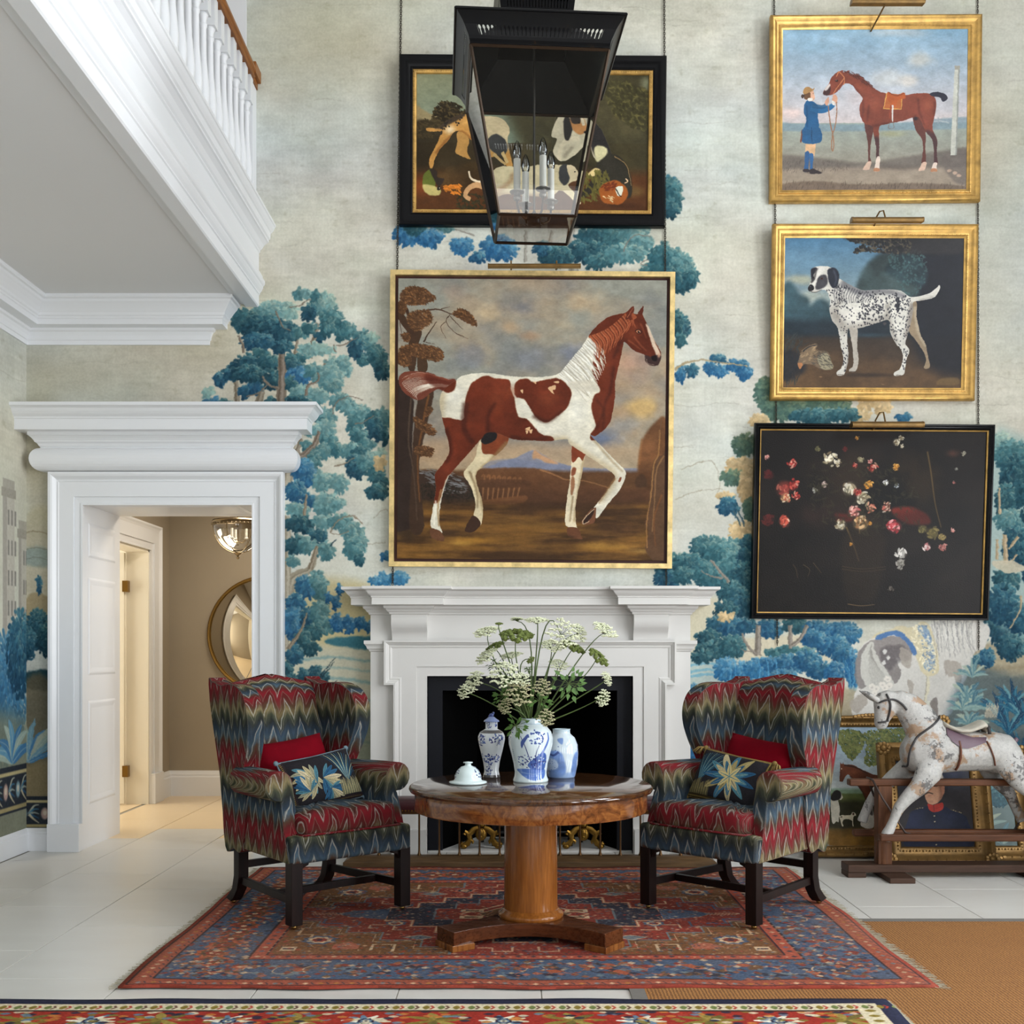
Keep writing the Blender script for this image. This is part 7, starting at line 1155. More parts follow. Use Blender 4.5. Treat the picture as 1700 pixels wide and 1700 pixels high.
# pictures standing on the floor behind the rocking horse
m_old = gilt('antique_gilding', (134, 102, 56), .42)
SWP = [(0, 0), (0, .05), (.012, .064), (.03, .068), (.045, .056), (.06, .04), (.075, .034), (.09, .036), (.1, .03), (.108, .02), (.108, 0)]
def stood(lab, pxl, pxr, pyt, pyb, dfoot, tilt, wf, paint, ornate):
    z0 = .0; y = dfoot - DW; w = (pxr - pxl) * dfoot / F; top = PZ(pyt, dfoot + tilt); k = wf / .108
    r = thing('leaning_painting', lab, 'painting', (PX((pxl + pxr) / 2, dfoot), y, .0), 0, None); h = (top ** 2 + tilt ** 2) ** .5; r.rotation_euler = (-math.atan2(tilt, top), 0, 0)
    MB().rim([(a * k, p) for a, p in SWP], -w / 2, w / 2, 0, h).build('frame', m_old, r, smooth=True)
    x = w / 2 - wf; MB().add([(-x, -.016, wf), (x, -.016, wf), (x, -.016, h - wf), (-x, -.016, h - wf)], [(0, 1, 2, 3)], 0, [[(0, 0), (1, 0), (1, 1), (0, 1)]]).box(-x, x, -.0155, -.002, wf, h - wf, 1).build('canvas', [paint, m_back], r)
    leafage(r, w, h, .03 * k, .06, .03, m_old, 'carved_ornament', .03); leafage(r, w, h, .085 * k, .035, .02, m_old, 'carved_inner_edge', .016)
    if ornate:
        for sx in (-1, 1):
            for z in (.02, h - .02):
                b = MB()
                for i in range(9):
                    a = math.pi * 2 * i / 9; b.ell((sx * (w / 2 - .03) + .035 * math.cos(a), -.06, z + .03 * math.sin(a) + (.02 if z < h / 2 else -.02)), (.018, .012, .016), 6, 4)
                b.ell((sx * (w / 2 - .03), -.066, z + (.02 if z < h / 2 else -.02)), (.022, .014, .022), 8, 5); b.build('corner_cartouche', m_old, r, smooth=True)
        for z in (.012, h - .012):
            b = MB()
            for i in range(11): q = (i - 5) / 5; b.ell((q * .12, -.06, z + (.012 - .02 * q * q) * (1 if z > h / 2 else -1) * .6 + .006), (.02, .014, .014), 6, 4)
            b.build('crest_ornament', m_old, r, smooth=True)
    return r
stood('large gilt framed painting of a bay hunter and foxhounds leaning behind the rocking horse', 1336, 1588, 1190, 1424, 7.33, .22, .075, picture('oil_hunter', img(pic_hunter), .5, .1, spec=.15), True)
stood('gilt framed portrait of a moustached officer in a red collar leaning behind the rocking horse', 1466, 1650, 1234, 1428, 7.05, .15, .118, picture('oil_officer', img(pic_officer), .45, .1, spec=.15), True)
stood('gilt framed painting of grey green foliage half hidden by the horse hindquarters', 1545, 1716, 1240, 1419, 7.19, .18, .1, picture('oil_foliage', img(pic_foliage), .4, .1, spec=.2), True)
# ------------------------------------------------------------------ wing armchairs in flame-stitch velvet
def flame():
    g = G('flame_stitch_velvet', rough=.9, spec=.12); P = g.sep(g.co()); N = g.sep(g.co('Normal')); ab = lambda k: g.M('ABSOLUTE', N[k])
    wx = g.M('POWER', ab(0), 2.0); wy = g.M('POWER', ab(1), 2.0); wz = g.M('POWER', ab(2), 2.0)
    u = g.M('ADD', g.M('MULTIPLY', P[1], wx), g.M('MULTIPLY', P[0], g.M('ADD', wy, wz)))
    v = g.M('ADD', g.M('ADD', P[2], -.07), g.M('MULTIPLY', g.M('MULTIPLY', g.M('ADD', P[1], .36), wz), .5))
    wob = g.noise(g.co(), 5, 3, .5); wob2 = g.noise(g.co(), 30, 2, .6)
    uu = g.M('ADD', u, g.M('MULTIPLY', wob, .09)); ph = g.M('MULTIPLY', uu, 2 * math.pi / .098)
    zg = g.M('ADD', g.M('MULTIPLY', g.M('SUBTRACT', g.M('PINGPONG', uu, .043), .0215), 52), g.M('MULTIPLY', g.M('SINE', g.M('MULTIPLY', ph, .43)), .6))
    def fr(x, p): return g.M('FRACT', g.M('DIVIDE', g.M('ADD', x, 7.2), p))
    band = fr(g.M('ADD', v, g.M('ADD', g.M('MULTIPLY', zg, .02), g.M('MULTIPLY', wob2, .03))), .36)
    col = g.ramp(band, [(0, (112, 34, 38)), (.1, (122, 28, 36)), (.19, (90, 34, 34)), (.27, (78, 62, 48)), (.36, (74, 94, 106)), (.45, (56, 72, 88)), (.56, (50, 54, 52)), (.66, (66, 70, 54)), (.76, (126, 114, 80)), (.84, (98, 76, 56)), (.92, (106, 48, 44)), (1, (112, 34, 38))])
    z2 = fr(g.M('ADD', v, g.M('MULTIPLY', zg, .066)), .18); dark = g.ramp(z2, [(0, (1, 1, 1)), (.45, (1, 1, 1)), (.6, (.55, .5, .5)), (.85, (.6, .55, .52)), (1, (1, 1, 1))]); col = g.mix(.7, col, dark, 'MULTIPLY')
    br = g.noise(g.mapv(g.co(), (60, 60, 14)), 4, 3, .6)
    def line(x, p, w, s): d = g.M('ABSOLUTE', g.M('SUBTRACT', fr(x, p), .5)); m = g.n('MapRange', 0, {0: d, 1: w, 2: 0.0, 3: 0.0, 4: 1.0}); return g.M('MULTIPLY', g.M('MULTIPLY', m, s), g.M('MULTIPLY', br, 1.5))
    l1 = line(g.M('ADD', v, g.M('MULTIPLY', zg, .07)), .18, .075, .95); l2 = line(g.M('ADD', v, g.M('ADD', g.M('MULTIPLY', zg, .062), .075)), .12, .06, .6)
    col = g.mix(l1, col, (176, 174, 164)); col = g.mix(l2, col, (140, 134, 118))
    rib = g.n('TexWave', 'Fac', {'Vector': g.mapv(g.co(), (0, 0, 1)), 'Scale': 90, 'Distortion': 1.0, 'Detail': 1}, bands_direction='Z'); col = g.mix(g.M('MULTIPLY', rib, .22), col, (30, 26, 26))
    g.set('col', col); g.bump(g.M('ADD', g.noise(g.co(), 220, 2), g.M('MULTIPLY', rib, .4)), .35, .003); return g.m
m_flame = flame(); m_mahog = wood('dark_mahogany', (12, 6, 5), (34, 15, 11), 'z', .42); m_velvet = plain('crimson_velvet', (104, 2, 18), .9, .2, 7, .2, 90, spec=.1); m_caster = G('brass_caster', col=(150, 120, 70), rough=.35, metal=1).m
def wing_outline():
    P = [(.30, .31), (.40, .31), (.455, .70), (.545, 1.165), (.50, 1.185), (.40, 1.165), (.30, 1.175), (.19, 1.165), (.10, 1.12), (.055, 1.04), (.05, .95), (.085, .85), (.135, .76), (.15, .70), (.15, .50), (.2, .31)]
    return catm(P)
def catm(P, n=4):
    return [tuple(q) for q in catmull(P, True, n)]
def pillow(w, h, t, n=14, pinch=.06):
    """cushion: front face carries uv, corners drawn out"""
    v, fs, uv = [], [], []
    for s in (-1, 1):
        for j in range(n + 1):
            for i in range(n + 1):
                a, b = 2 * i / n - 1, 2 * j / n - 1; e = (1 - a ** 4) * (1 - b ** 4); k = 1 - pinch * (1 - a * a) * (abs(b) ** 3); l = 1 - pinch * (1 - b * b) * (abs(a) ** 3)
                v.append((a * w / 2 * l, s * t / 2 * max(e, 0) ** .45 - 0, b * h / 2 * k))
    m = (n + 1) ** 2
    for j in range(n):
        for i in range(n):
            q = [j * (n + 1) + i, j * (n + 1) + i + 1, (j + 1) * (n + 1) + i + 1, (j + 1) * (n + 1) + i]; U = [((k % (n + 1)) / n, (k // (n + 1)) / n) for k in q]
            fs.append(tuple(q)); uv.append(U); fs.append(tuple(m + k for k in reversed(q))); uv.append([(1 - a, b) for a, b in reversed(U)])
    return MB().add(v, fs, 0, uv)
def armchair(loc, rz, lab):
    r = thing('wing_armchair', lab, 'armchair', loc, rz, 'flame-stitch wing armchairs'); FW, BW, YF, YK = .355, .30, -.36, .34
    wd = lambda y: FW + (BW - FW) * (y - YF) / (YK - YF)
    def lay(o, dz):                                                # the cloth of each cover is cut from its own length
        for v in o.data.vertices: v.co.z -= dz
        o.location.z = dz
    lay(MB().prism([(-FW, YF), (FW, YF), (BW, YK), (-BW, YK)], .315, .45).build('seat_rail', m_flame, r, bevel=.02, seg=3), .15)
    # back: curved, raked slab with a serpentine crest
    rings = []; n = 20
    for j in range(15):
        t = j / 14; z = .40 + .80 * t; yk = .30 + .20 * t ** 1.2
        ring = []
        for i in range(n):
            a = 2 * math.pi * i / n; ca, sa = math.cos(a), math.sin(a); sx = (abs(ca) ** .45) * (1 if ca > 0 else -1); sy = (abs(sa) ** .7) * (1 if sa > 0 else -1); x = sx * (.285 + .035 * t)
            top = .03 * math.cos(min(1, abs(x) / .3) * math.pi) * max(0, t - .6) / .4 if t > .6 else 0; th = .065 * (1 if t < .93 else .55)
            ring.append((x, yk + sy * th + .02 * (1 - (x / .3) ** 2) * .5, z + top + (0.0 if t < .93 else -.008)))
        rings.append(ring)
    MB().loft(rings).build('backrest', m_flame, r, smooth='s')
    for s in (-1, 1):
        W = wing_outline(); b = MB().prism(W, -.048, .048, 'x'); fn = lambda p, s=s: Vector((s * (wd(min(p.y, YK)) - .03 + .034 * max(0, min(1, (p.z - .6) / .45)) * (1 - .25 * (p.y - .1) / .4)) + p.x * (1 if s > 0 else 1), p.y, p.z))
        b.map(fn).build('wing', m_flame, r, bevel=.044, seg=5)
        # arm: scrolled front outline in x, z run backwards
        A = [(-.04, .32), (.04, .32), (.036, .52), (.03, .60)] + [(.038 + .078 * math.cos(a), .685 + .075 * math.sin(a)) for a in [(-100 + 22 * k) * math.pi / 180 for k in range(14)]] + [(-.052, .60), (-.045, .50)]
        b = MB(); n = len(A); st = [(-.245, .93, .0), (-.235, 1, .0), (-.1, 1, 0), (.08, .96, -.01), (.24, .86, -.02)]
        b.loft([[(s * (wd(y) - .03 + x * k * (1 if z > .6 else 1)), y + (.09 * ((.6 - z) / .28) * -1 if y < -.05 and z < .6 else 0), (z - .32) * (1 + dz) + .32) for x, z in A] for y, k, dz in st])
        b.build('arm', m_flame, r, bevel=.012, seg=3)
    # seat cushion
    rings = []
    for z, k in ((.44, .93), (.452, .985), (.475, 1.0), (.52, 1.0), (.545, .985), (.556, .94), (.563, .8), (.567, .5), (.568, .1)):
        ring = []
        for i in range(36):
            a = 2 * math.pi * i / 36; ca, sa = math.cos(a), math.sin(a); x = (abs(ca) ** .28) * (1 if ca > 0 else -1); y = (abs(sa) ** .28) * (1 if sa > 0 else -1); ring.append((x * .295 * k * (1.0 if y < -.55 else .93), -.035 + y * .325 * k, z + .012 * (1 - x * x) * (k < .97) + .006 * math.sin(9 * a) * (z > .5)))
        rings.append(ring)
    lay(MB().loft(rings).build('seat_cushion', m_flame, r, smooth='s'), .09)
    b = MB(); b.tube([(x, y, z) for x, y, z in [(-.29, -.30, .452), (-.285, -.352, .452), (0, -.362, .452), (.285, -.352, .452), (.29, -.30, .452)]], .006, 6); b.build('piping', m_flame, r, smooth='s')
    for s in (-1, 1):
        b = MB().box(s * (FW - .036) - .031, s * (FW - .036) + .031, YF + .005, YF + .067, .022, .33)
        b.prism([(0, .33), (-s * .05, .33), (-s * .04, .305), (-s * .012, .295), (0, .27)], YF + .02, YF + .05, 'y').map(lambda p, s=s: p)
        k = len(b.v)
        for i in range(k - 10, k): x, y, z = b.v[i]; b.v[i] = (x + s * (FW - .067), y, z)
        b.build('leg', m_mahog, r, bevel=.003, seg=2)
        P = [(YK - .03, .33), (YK - .03, .16), (YK - .01, .09), (YK + .03, .04), (YK + .062, .016)]
        rg = []
        for y, z in P: h = .029; rg.append([(s * (BW - .03) - h, y - h, z), (s * (BW - .03) + h, y - h, z), (s * (BW - .03) + h, y + h, z + (.012 if z < .05 else 0)), (s * (BW - .03) - h, y + h, z + (.012 if z < .05 else 0))])
        MB().loft(rg).build('leg', m_mahog, r, bevel=.003)
        MB().prism([(s * (FW - .048), YF + .06), (s * (FW - .024), YF + .06), (s * (BW - .018), YK - .05), (s * (BW - .042), YK - .05)], .118, .158).build('stretcher', m_mahog, r, bevel=.002)
        for y, x in ((YF + .036, FW - .036), (YK + .055, BW - .03)): MB().ell((s * x, y, .012), (.015, .015, .012), 10, 6).tube([(s * x, y, .012), (s * x, y, .026)], .008, 8).build('caster', m_caster, r, smooth=True)
    w2 = wd(YF + .25) - .05; MB().box(-w2, w2, YF + .23, YF + .256, .12, .156).build('stretcher', m_mahog, r, bevel=.002); MB().box(-BW + .05, BW - .05, YK - .045, YK - .02, .2, .238).build('stretcher', m_mahog, r, bevel=.002)
    return r
RUGZ = .014
c1 = armchair((-1.045, -1.78, RUGZ), math.radians(41.3), 'wing armchair in flame-stitch velvet left of the round table'); c2 = armchair((1.15, -1.77, RUGZ), math.radians(-44), 'wing armchair in flame-stitch velvet right of the round table')
m_tap0 = picture('tapestry_acanthus', img(tex_cush0), .9, .3, spec=.15); m_tap1 = picture('tapestry_lily', img(tex_cush1), .9, .3, spec=.15); m_cord = plain('old_gold_braid', (128, 104, 54), .8, .25, 60); m_cordb = plain('grey_blue_knots', (104, 124, 134), .8, .25, 60)
def put(o, ch, p, rot): M = ch.matrix_basis @ Matrix.Translation(p) @ Euler(rot, 'XYZ').to_matrix().to_4x4(); o.matrix_basis = M
for ch, s, m, mk, l1, l2 in ((c1, 1, m_tap0, m_cordb, 'crimson velvet cushion against the back of the left armchair', 'tapestry cushion with blue acanthus leaves on the left armchair'), (c2, -1, m_tap1, m_cord, 'crimson velvet cushion against the back of the right armchair', 'tapestry cushion with a blue lily and gold tassels on the right armchair')):
    o = pillow(.44, .33, .15).build('velvet_cushion', m_velvet, smooth='s'); tag(o, l1, 'cushion', 'crimson velvet cushions'); put(o, ch, (s * -.04, .155, .725), (math.radians(-22), math.radians(-6 * s), math.radians(3 * s)))
    r = thing('tapestry_cushion', l2, 'cushion', group='tapestry cushions'); put(r, ch, (s * .02, -.015, .668), (math.radians(-26), math.radians(-7 * s), math.radians(4 * s)))
    pillow(.45, .29, .13).build('cover', m, r, smooth='s')
    b = MB(); w, h = .22, .14; b.tube([(-w, 0, -h), (0, 0, -h * .95), (w, 0, -h), (w * .95, 0, 0), (w, 0, h), (0, 0, h * .95), (-w, 0, h), (-w * .95, 0, 0)], .006, 6, closed=True); b.build('edging', mk, r, smooth='s')
    for x in (-1, 1):
        for z in (-1, 1):
            b = MB().ell((x * .222, 0, z * .143), (.014, .012, .014), 8, 6)
            if s < 0: 
                for k in range(9): b.tube([(x * .228, 0, z * .146), (x * .25 + .012 * math.cos(k), -.01 + .012 * math.sin(k), z * .146 - .012), (x * .262 + .02 * math.cos(k), -.015 + .018 * math.sin(k), z * .146 - .045)], .004, 5)
            b.build('tassel' if s < 0 else 'corner_knot', mk, r, smooth='s')
# ------------------------------------------------------------------ round pedestal table and what stands on it
TX, TY, TZ = .072, -2.325, .728
def walnut(name, radial=False, k=1.0):
    g = G(name, rough=.12, coat=.35, coatr=.03); v = g.co()
    if radial:
        P = g.sep(v); a = g.M('ARCTAN2', P[1], P[0]); q = g.M('FLOOR', g.M('MULTIPLY', a, 16 / (2 * math.pi))); rot = g.n('VectorRotate', 0, {'Vector': v, 'Axis': (0, 0, 1), 'Angle': g.M('MULTIPLY', q, 2 * math.pi / 16)}, rotation_type='AXIS_ANGLE'); v = rot
        f = g.noise(g.mapv(v, (2.2, 9, 6)), 2.2, 6, .62, 2.2)
    else: f = g.noise(g.mapv(v, (7, 7, .8)), 1.6, 6, .6, 2.2)
    f2 = g.noise(g.mapv(v, (4, 4, 30)), 4, 3)
    f = g.M('ADD', g.M('MULTIPLY', f, .8), g.M('MULTIPLY', f2, .2))
    g.set('col', g.ramp(f, [(.3, tuple(x * k for x in (52, 26, 12))), (.46, tuple(x * k for x in (106, 60, 28))), (.6, tuple(x * k for x in (140, 88, 42))), (.74, tuple(x * k for x in (78, 40, 18)))])); return g.m
m_wal = walnut('figured_walnut'); m_walt = walnut('radial_walnut', True, .6); m_col = wood('golden_walnut', (104, 58, 22), (158, 98, 42), 'z', .22, .3); m_wald = walnut('dark_walnut', False, .75)
tb = thing('pedestal_table', 'round polished walnut table on a thick column and three-cornered plinth', 'table', (TX, TY, RUGZ)); h = TZ - RUGZ
MB().lathe([(.3, h - .03), (.56, h - .03), (.572, h - .026), (.577, h - .016), (.574, h - .006), (.566, h), (.0, h)], n=96).build('tabletop', m_walt, tb, smooth=True)
MB().lathe([(.50, h - .115), (.548, h - .115), (.55, h - .11), (.55, h - .03), (.50, h - .03)], n=96, cap=False).build('apron', walnut('radial_walnut_apron', True, 1.0), tb, smooth=True)
MB().lathe([(.0, h - .108), (.52, h - .108), (.52, h - .06)], n=48).build('underside', m_wald, tb)
MB().lathe([(.129, .1), (.127, .2), (.125, h - .11)], n=48).build('column', m_col, tb, smooth=True); MB().lathe([(.12, .088), (.15, .088), (.155, .094), (.156, .104), (.152, .112), (.14, .118), (.136, .125), (.13, .13)], n=48).build('base_ring', m_col, tb, smooth=True)
P = []; angs = [math.radians(a) for a in (-146, -38, 90)]
for i, a in enumerate(angs):
    R, hw = .47, .075; c, s = math.cos(a), math.sin(a); P += [(c * R + s * hw, s * R - c * hw), (c * R - s * hw, s * R + c * hw)]
    a2 = angs[(i + 1) % 3] + (2 * math.pi if i == 2 else 0); e0 = Vector((c * R - s * hw, s * R + c * hw)); c2, s2 = math.cos(a2), math.sin(a2); e1 = Vector((c2 * R + s2 * hw, s2 * R - c2 * hw)); mid = Vector((math.cos((a + a2) / 2), math.sin((a + a2) / 2))) * .155
    for t in [k / 10 for k in range(1, 10)]: q = e0 * (1 - t) ** 2 + mid * .2 * 0 + (2 * mid - (e0 + e1) / 2) * 2 * t * (1 - t) + e1 * t * t; P.append((q.x, q.y))
MB().prism(P, .028, .09).build('plinth', wood('plinth_walnut', (48, 22, 10), (104, 56, 26), 'x', .28, .3), tb, bevel=.003)
for a in angs:
    c, s = math.cos(a), math.sin(a); Q = [(.36, -.078), (.478, -.078), (.478, .078), (.36, .078)]; MB().prism([(c * x - s * y, s * x + c * y) for x, y in Q], 0, .03).build('foot', m_wal, tb, bevel=.003)
# blue and white china
def china(name, im): return picture(name, im, .08, 0, .5)
m_cw = G('celadon_white', col=(206, 220, 220), rough=.1, coat=.5).m; m_gb = plain('unglazed_grey_band', (86, 80, 78), .7)
def vessel(name, lab, cat, px, py, prof, mat, extra=None, sc=1.0, zs=None):
    d = F * (HC - TZ) / (py - YV); r = thing(name, lab, cat, (PX(px, d), d - DW, TZ))
    return r, d
r, d = vessel('baluster_jar', 'blue and white baluster jar with a bird and blossom, holding the wild flowers', 'jar', 881, 1297, None, None); DJ = d; k = d / F
JP = [(.0, .0), (29 * k, 0), (29.5 * k, 3 * k), (27 * k, 9 * k), (26.5 * k, 16 * k), (28.5 * k, 30 * k), (33 * k, 48 * k), (36.5 * k, 62 * k), (37 * k, 72 * k), (34 * k, 83 * k), (27 * k, 91 * k), (19 * k, 95 * k), (17.5 * k, 97 * k), (17.5 * k, 103 * k), (18 * k, 105 * k), (15.5 * k, 105 * k), (15.5 * k, 98 * k), (25 * k, 86 * k), (30 * k, 70 * k), (24 * k, 20 * k), (0, 8 * k)]
MB().lathe(JP, n=48, uvs=True).build('body', china('china_bird_jar', img(tex_jar)), r, smooth='s'); JAR = Vector((PX(881, d), d - DW, TZ)); JTOP = 104 * k
r, d = vessel('ginger_jar', 'squat blue and white ginger jar behind the flower jar', 'jar', 932, 1290, None, None); k = d / F
MB().lathe([(0, 0), (22 * k, 0), (23 * k, 2 * k), (27 * k, 22 * k), (28 * k, 40 * k), (27 * k, 54 * k), (22 * k, 66 * k), (16 * k, 71 * k), (14.5 * k, 73 * k), (14.5 * k, 79 * k), (15 * k, 80 * k), (12 * k, 80 * k), (12 * k, 72 * k), (0, 40 * k)], n=40, uvs=True).build('body', china('china_ginger', img(tex_ginger)), r, smooth='s')
r, d = vessel('lidded_vase', 'slender blue and white vase with a peaked lid at the left of the table', 'vase', 816, 1290, None, None); k = d / F
MB().lathe([(0, 0), (14.5 * k, 0), (14.5 * k, 1 * k), (12.5 * k, 8 * k), (12 * k, 12 * k), (14 * k, 26 * k), (19 * k, 46 * k), (22.5 * k, 62 * k), (22.5 * k, 68 * k), (19 * k, 75 * k), (13 * k, 78.5 * k), (10 * k, 80 * k), (10 * k, 92 * k), (0, 92 * k)], n=36, uvs=True).build('body', china('china_vase', img(tex_vase)), r, smooth='s')
MB().lathe([(0, 91 * k), (13 * k, 92 * k), (12.5 * k, 94 * k), (8 * k, 97 * k), (4.5 * k, 100 * k), (0, 101 * k)], n=24).build('lid', plain('china_blue_lid', (122, 136, 176), .2, .45, 260), r, smooth='s')
b = MB().ell((0, 0, 103 * k), (4 * k, 3 * k, 3 * k), 8, 6); b.ell((3 * k, 0, 106 * k), (2 * k, 2 * k, 2.5 * k), 8, 6); b.ell((-3 * k, 0, 101 * k), (2.5 * k, 2 * k, 2 * k), 8, 6); b.build('knob', plain('china_blue_knob', (70, 84, 140), .2), r, smooth='s')
r, d = vessel('jar_lid', 'domed blue and white jar lid lying on the table front left', 'jar lid', 777, 1301, None, None); k = d / F
MB().lathe([(0, 2 * k), (28 * k, 0), (31.5 * k, 2 * k), (31 * k, 4 * k), (24 * k, 5.5 * k), (22.5 * k, 7 * k), (22 * k, 14 * k), (18 * k, 22 * k), (12 * k, 28 * k), (6 * k, 30 * k), (5 * k, 31 * k), (5 * k, 34 * k), (8 * k, 34.5 * k), (8 * k, 36 * k), (0, 37 * k)], n=40, uvs=True).build('dome', china('china_lid', img(tex_lid)), r, smooth='s')
# wild flowers: each stem a thing; positions of heads traced from the photograph on their own distances
m_stem = plain('green_stem', (74, 92, 44), .6, .2, 30); m_umb = plain('cream_blossom', (206, 210, 178), .8, .1, 60); m_seed = plain('green_seed_head', (96, 108, 50), .8, .25, 60); m_leafg = plain('fern_leaf', (70, 104, 40), .6, .25, 30); m_grey = plain('faded_blossom', (168, 164, 128), .8, .15, 60)
FK = DJ / F; rn = random.Random(5)
def floret(b, p, r, n=7):
    for i in range(n):
        a = i * 2.4; q = r * (.25 + .75 * (i / n) ** .5); c = p + Vector((math.cos(a) * q, math.sin(a) * q, rn.uniform(-.3, .3) * r)); e = r * rn.uniform(.3, .46); b.add([c + Vector(v) * e for v in ((1, 0, 0), (-.5, .87, 0), (-.5, -.87, 0), (0, 0, .8), (0, 0, -.5))], [(0, 1, 3), (1, 2, 3), (2, 0, 3), (1, 0, 4), (2, 1, 4), (0, 2, 4)])
def flower_stem(zx, zy, rad, dep, kind, mid=None, face=(0, -.25, 1), lab=None, name='wildflower_stem'):
    """head at zoom coordinates of the bouquet enlargement (1700 px across 300)"""
    px, py = 740 + zx / 5.667, 1020 + zy / 5.667; hd = Vector(((px - 881) * FK, dep, (1297 - py) * FK)); base = Vector((rn.uniform(-.02, .02), rn.uniform(-.02, .02), JTOP - .03)); base += Vector((hd.x * .06, hd.y * .06, 0))
    r = thing(name, lab, 'flower', JAR, 0, 'wild flowers in the blue and white jar')
    if mid: m = Vector(((740 + mid[0] / 5.667 - 881) * FK, dep * .6, (1297 - 1020 - mid[1] / 5.667) * FK))
    else: m = base.lerp(hd, .5) + Vector((-hd.x * .10, -hd.y * .1, .03))
    P = [base * (1 - t) ** 2 + (2 * m - (base + hd) / 2) * 2 * t * (1 - t) + hd * t * t for t in [k / 9 for k in range(10)]]
    MB().tube(P, [.0042 - .0022 * k / 9 for k in range(10)], 6).build('stem', m_stem, r, smooth='s')
    f = Vector(face).normalized(); u = f.orthogonal().normalized(); w = f.cross(u); R = rad / 5.667 * FK; ray = MB(); hdm = MB(); n = 21 if kind != 'leaf' else 0
    for i in range(n):
        a = i * 2.39996; q = R * (.15 + .85 * ((i + .5) / n) ** .5); e = hd + u * math.cos(a) * q + w * math.sin(a) * q + f * (R * .55 - q * q / R * .25); c = hd.lerp(e, .5) + f * R * .1 * (1 if kind != 'seed' else -.5)
        ray.tube([hd, c, e], .0009, 4)
        if kind == 'seed': hdm.ell(e, (R * .17, R * .17, R * .2), 6, 5); floret(hdm, e, R * .24, 7)
        else: floret(hdm, e, R * .27, 11)
    if n: ray.build('ray', m_stem, r, kind='stuff'); hdm.build('umbel', {'seed': m_seed, 'umbel': m_umb, 'faded': m_grey}[kind], r, kind='stuff')
    else:
        lb = MB()
        for i in range(26):
            a = rn.uniform(0, 6.28); q = R * rn.uniform(.1, 1) ** .6; c = hd + u * math.cos(a) * q + w * math.sin(a) * q + f * rn.uniform(-.3, .3) * R; s = R * rn.uniform(.22, .34); t = (u * math.cos(a) + w * math.sin(a)); v = f.cross(t)
            lb.add([c - t * s * .6, c + v * s * .45 - t * s * .2, c + v * s * .3 + t * s * .3, c + t * s, c - v * s * .3 + t * s * .3, c - v * s * .45 - t * s * .2], [(0, 1, 2, 3), (0, 3, 4, 5)]); ray.tube([hd, c], .0009, 4)
        lb.build('leaflet', m_leafg, r, kind='stuff'); ray.build('stalk', m_stem, r, kind='stuff')
U, D, E, Lf = 'umbel', 'seed', 'faded', 'leaf'
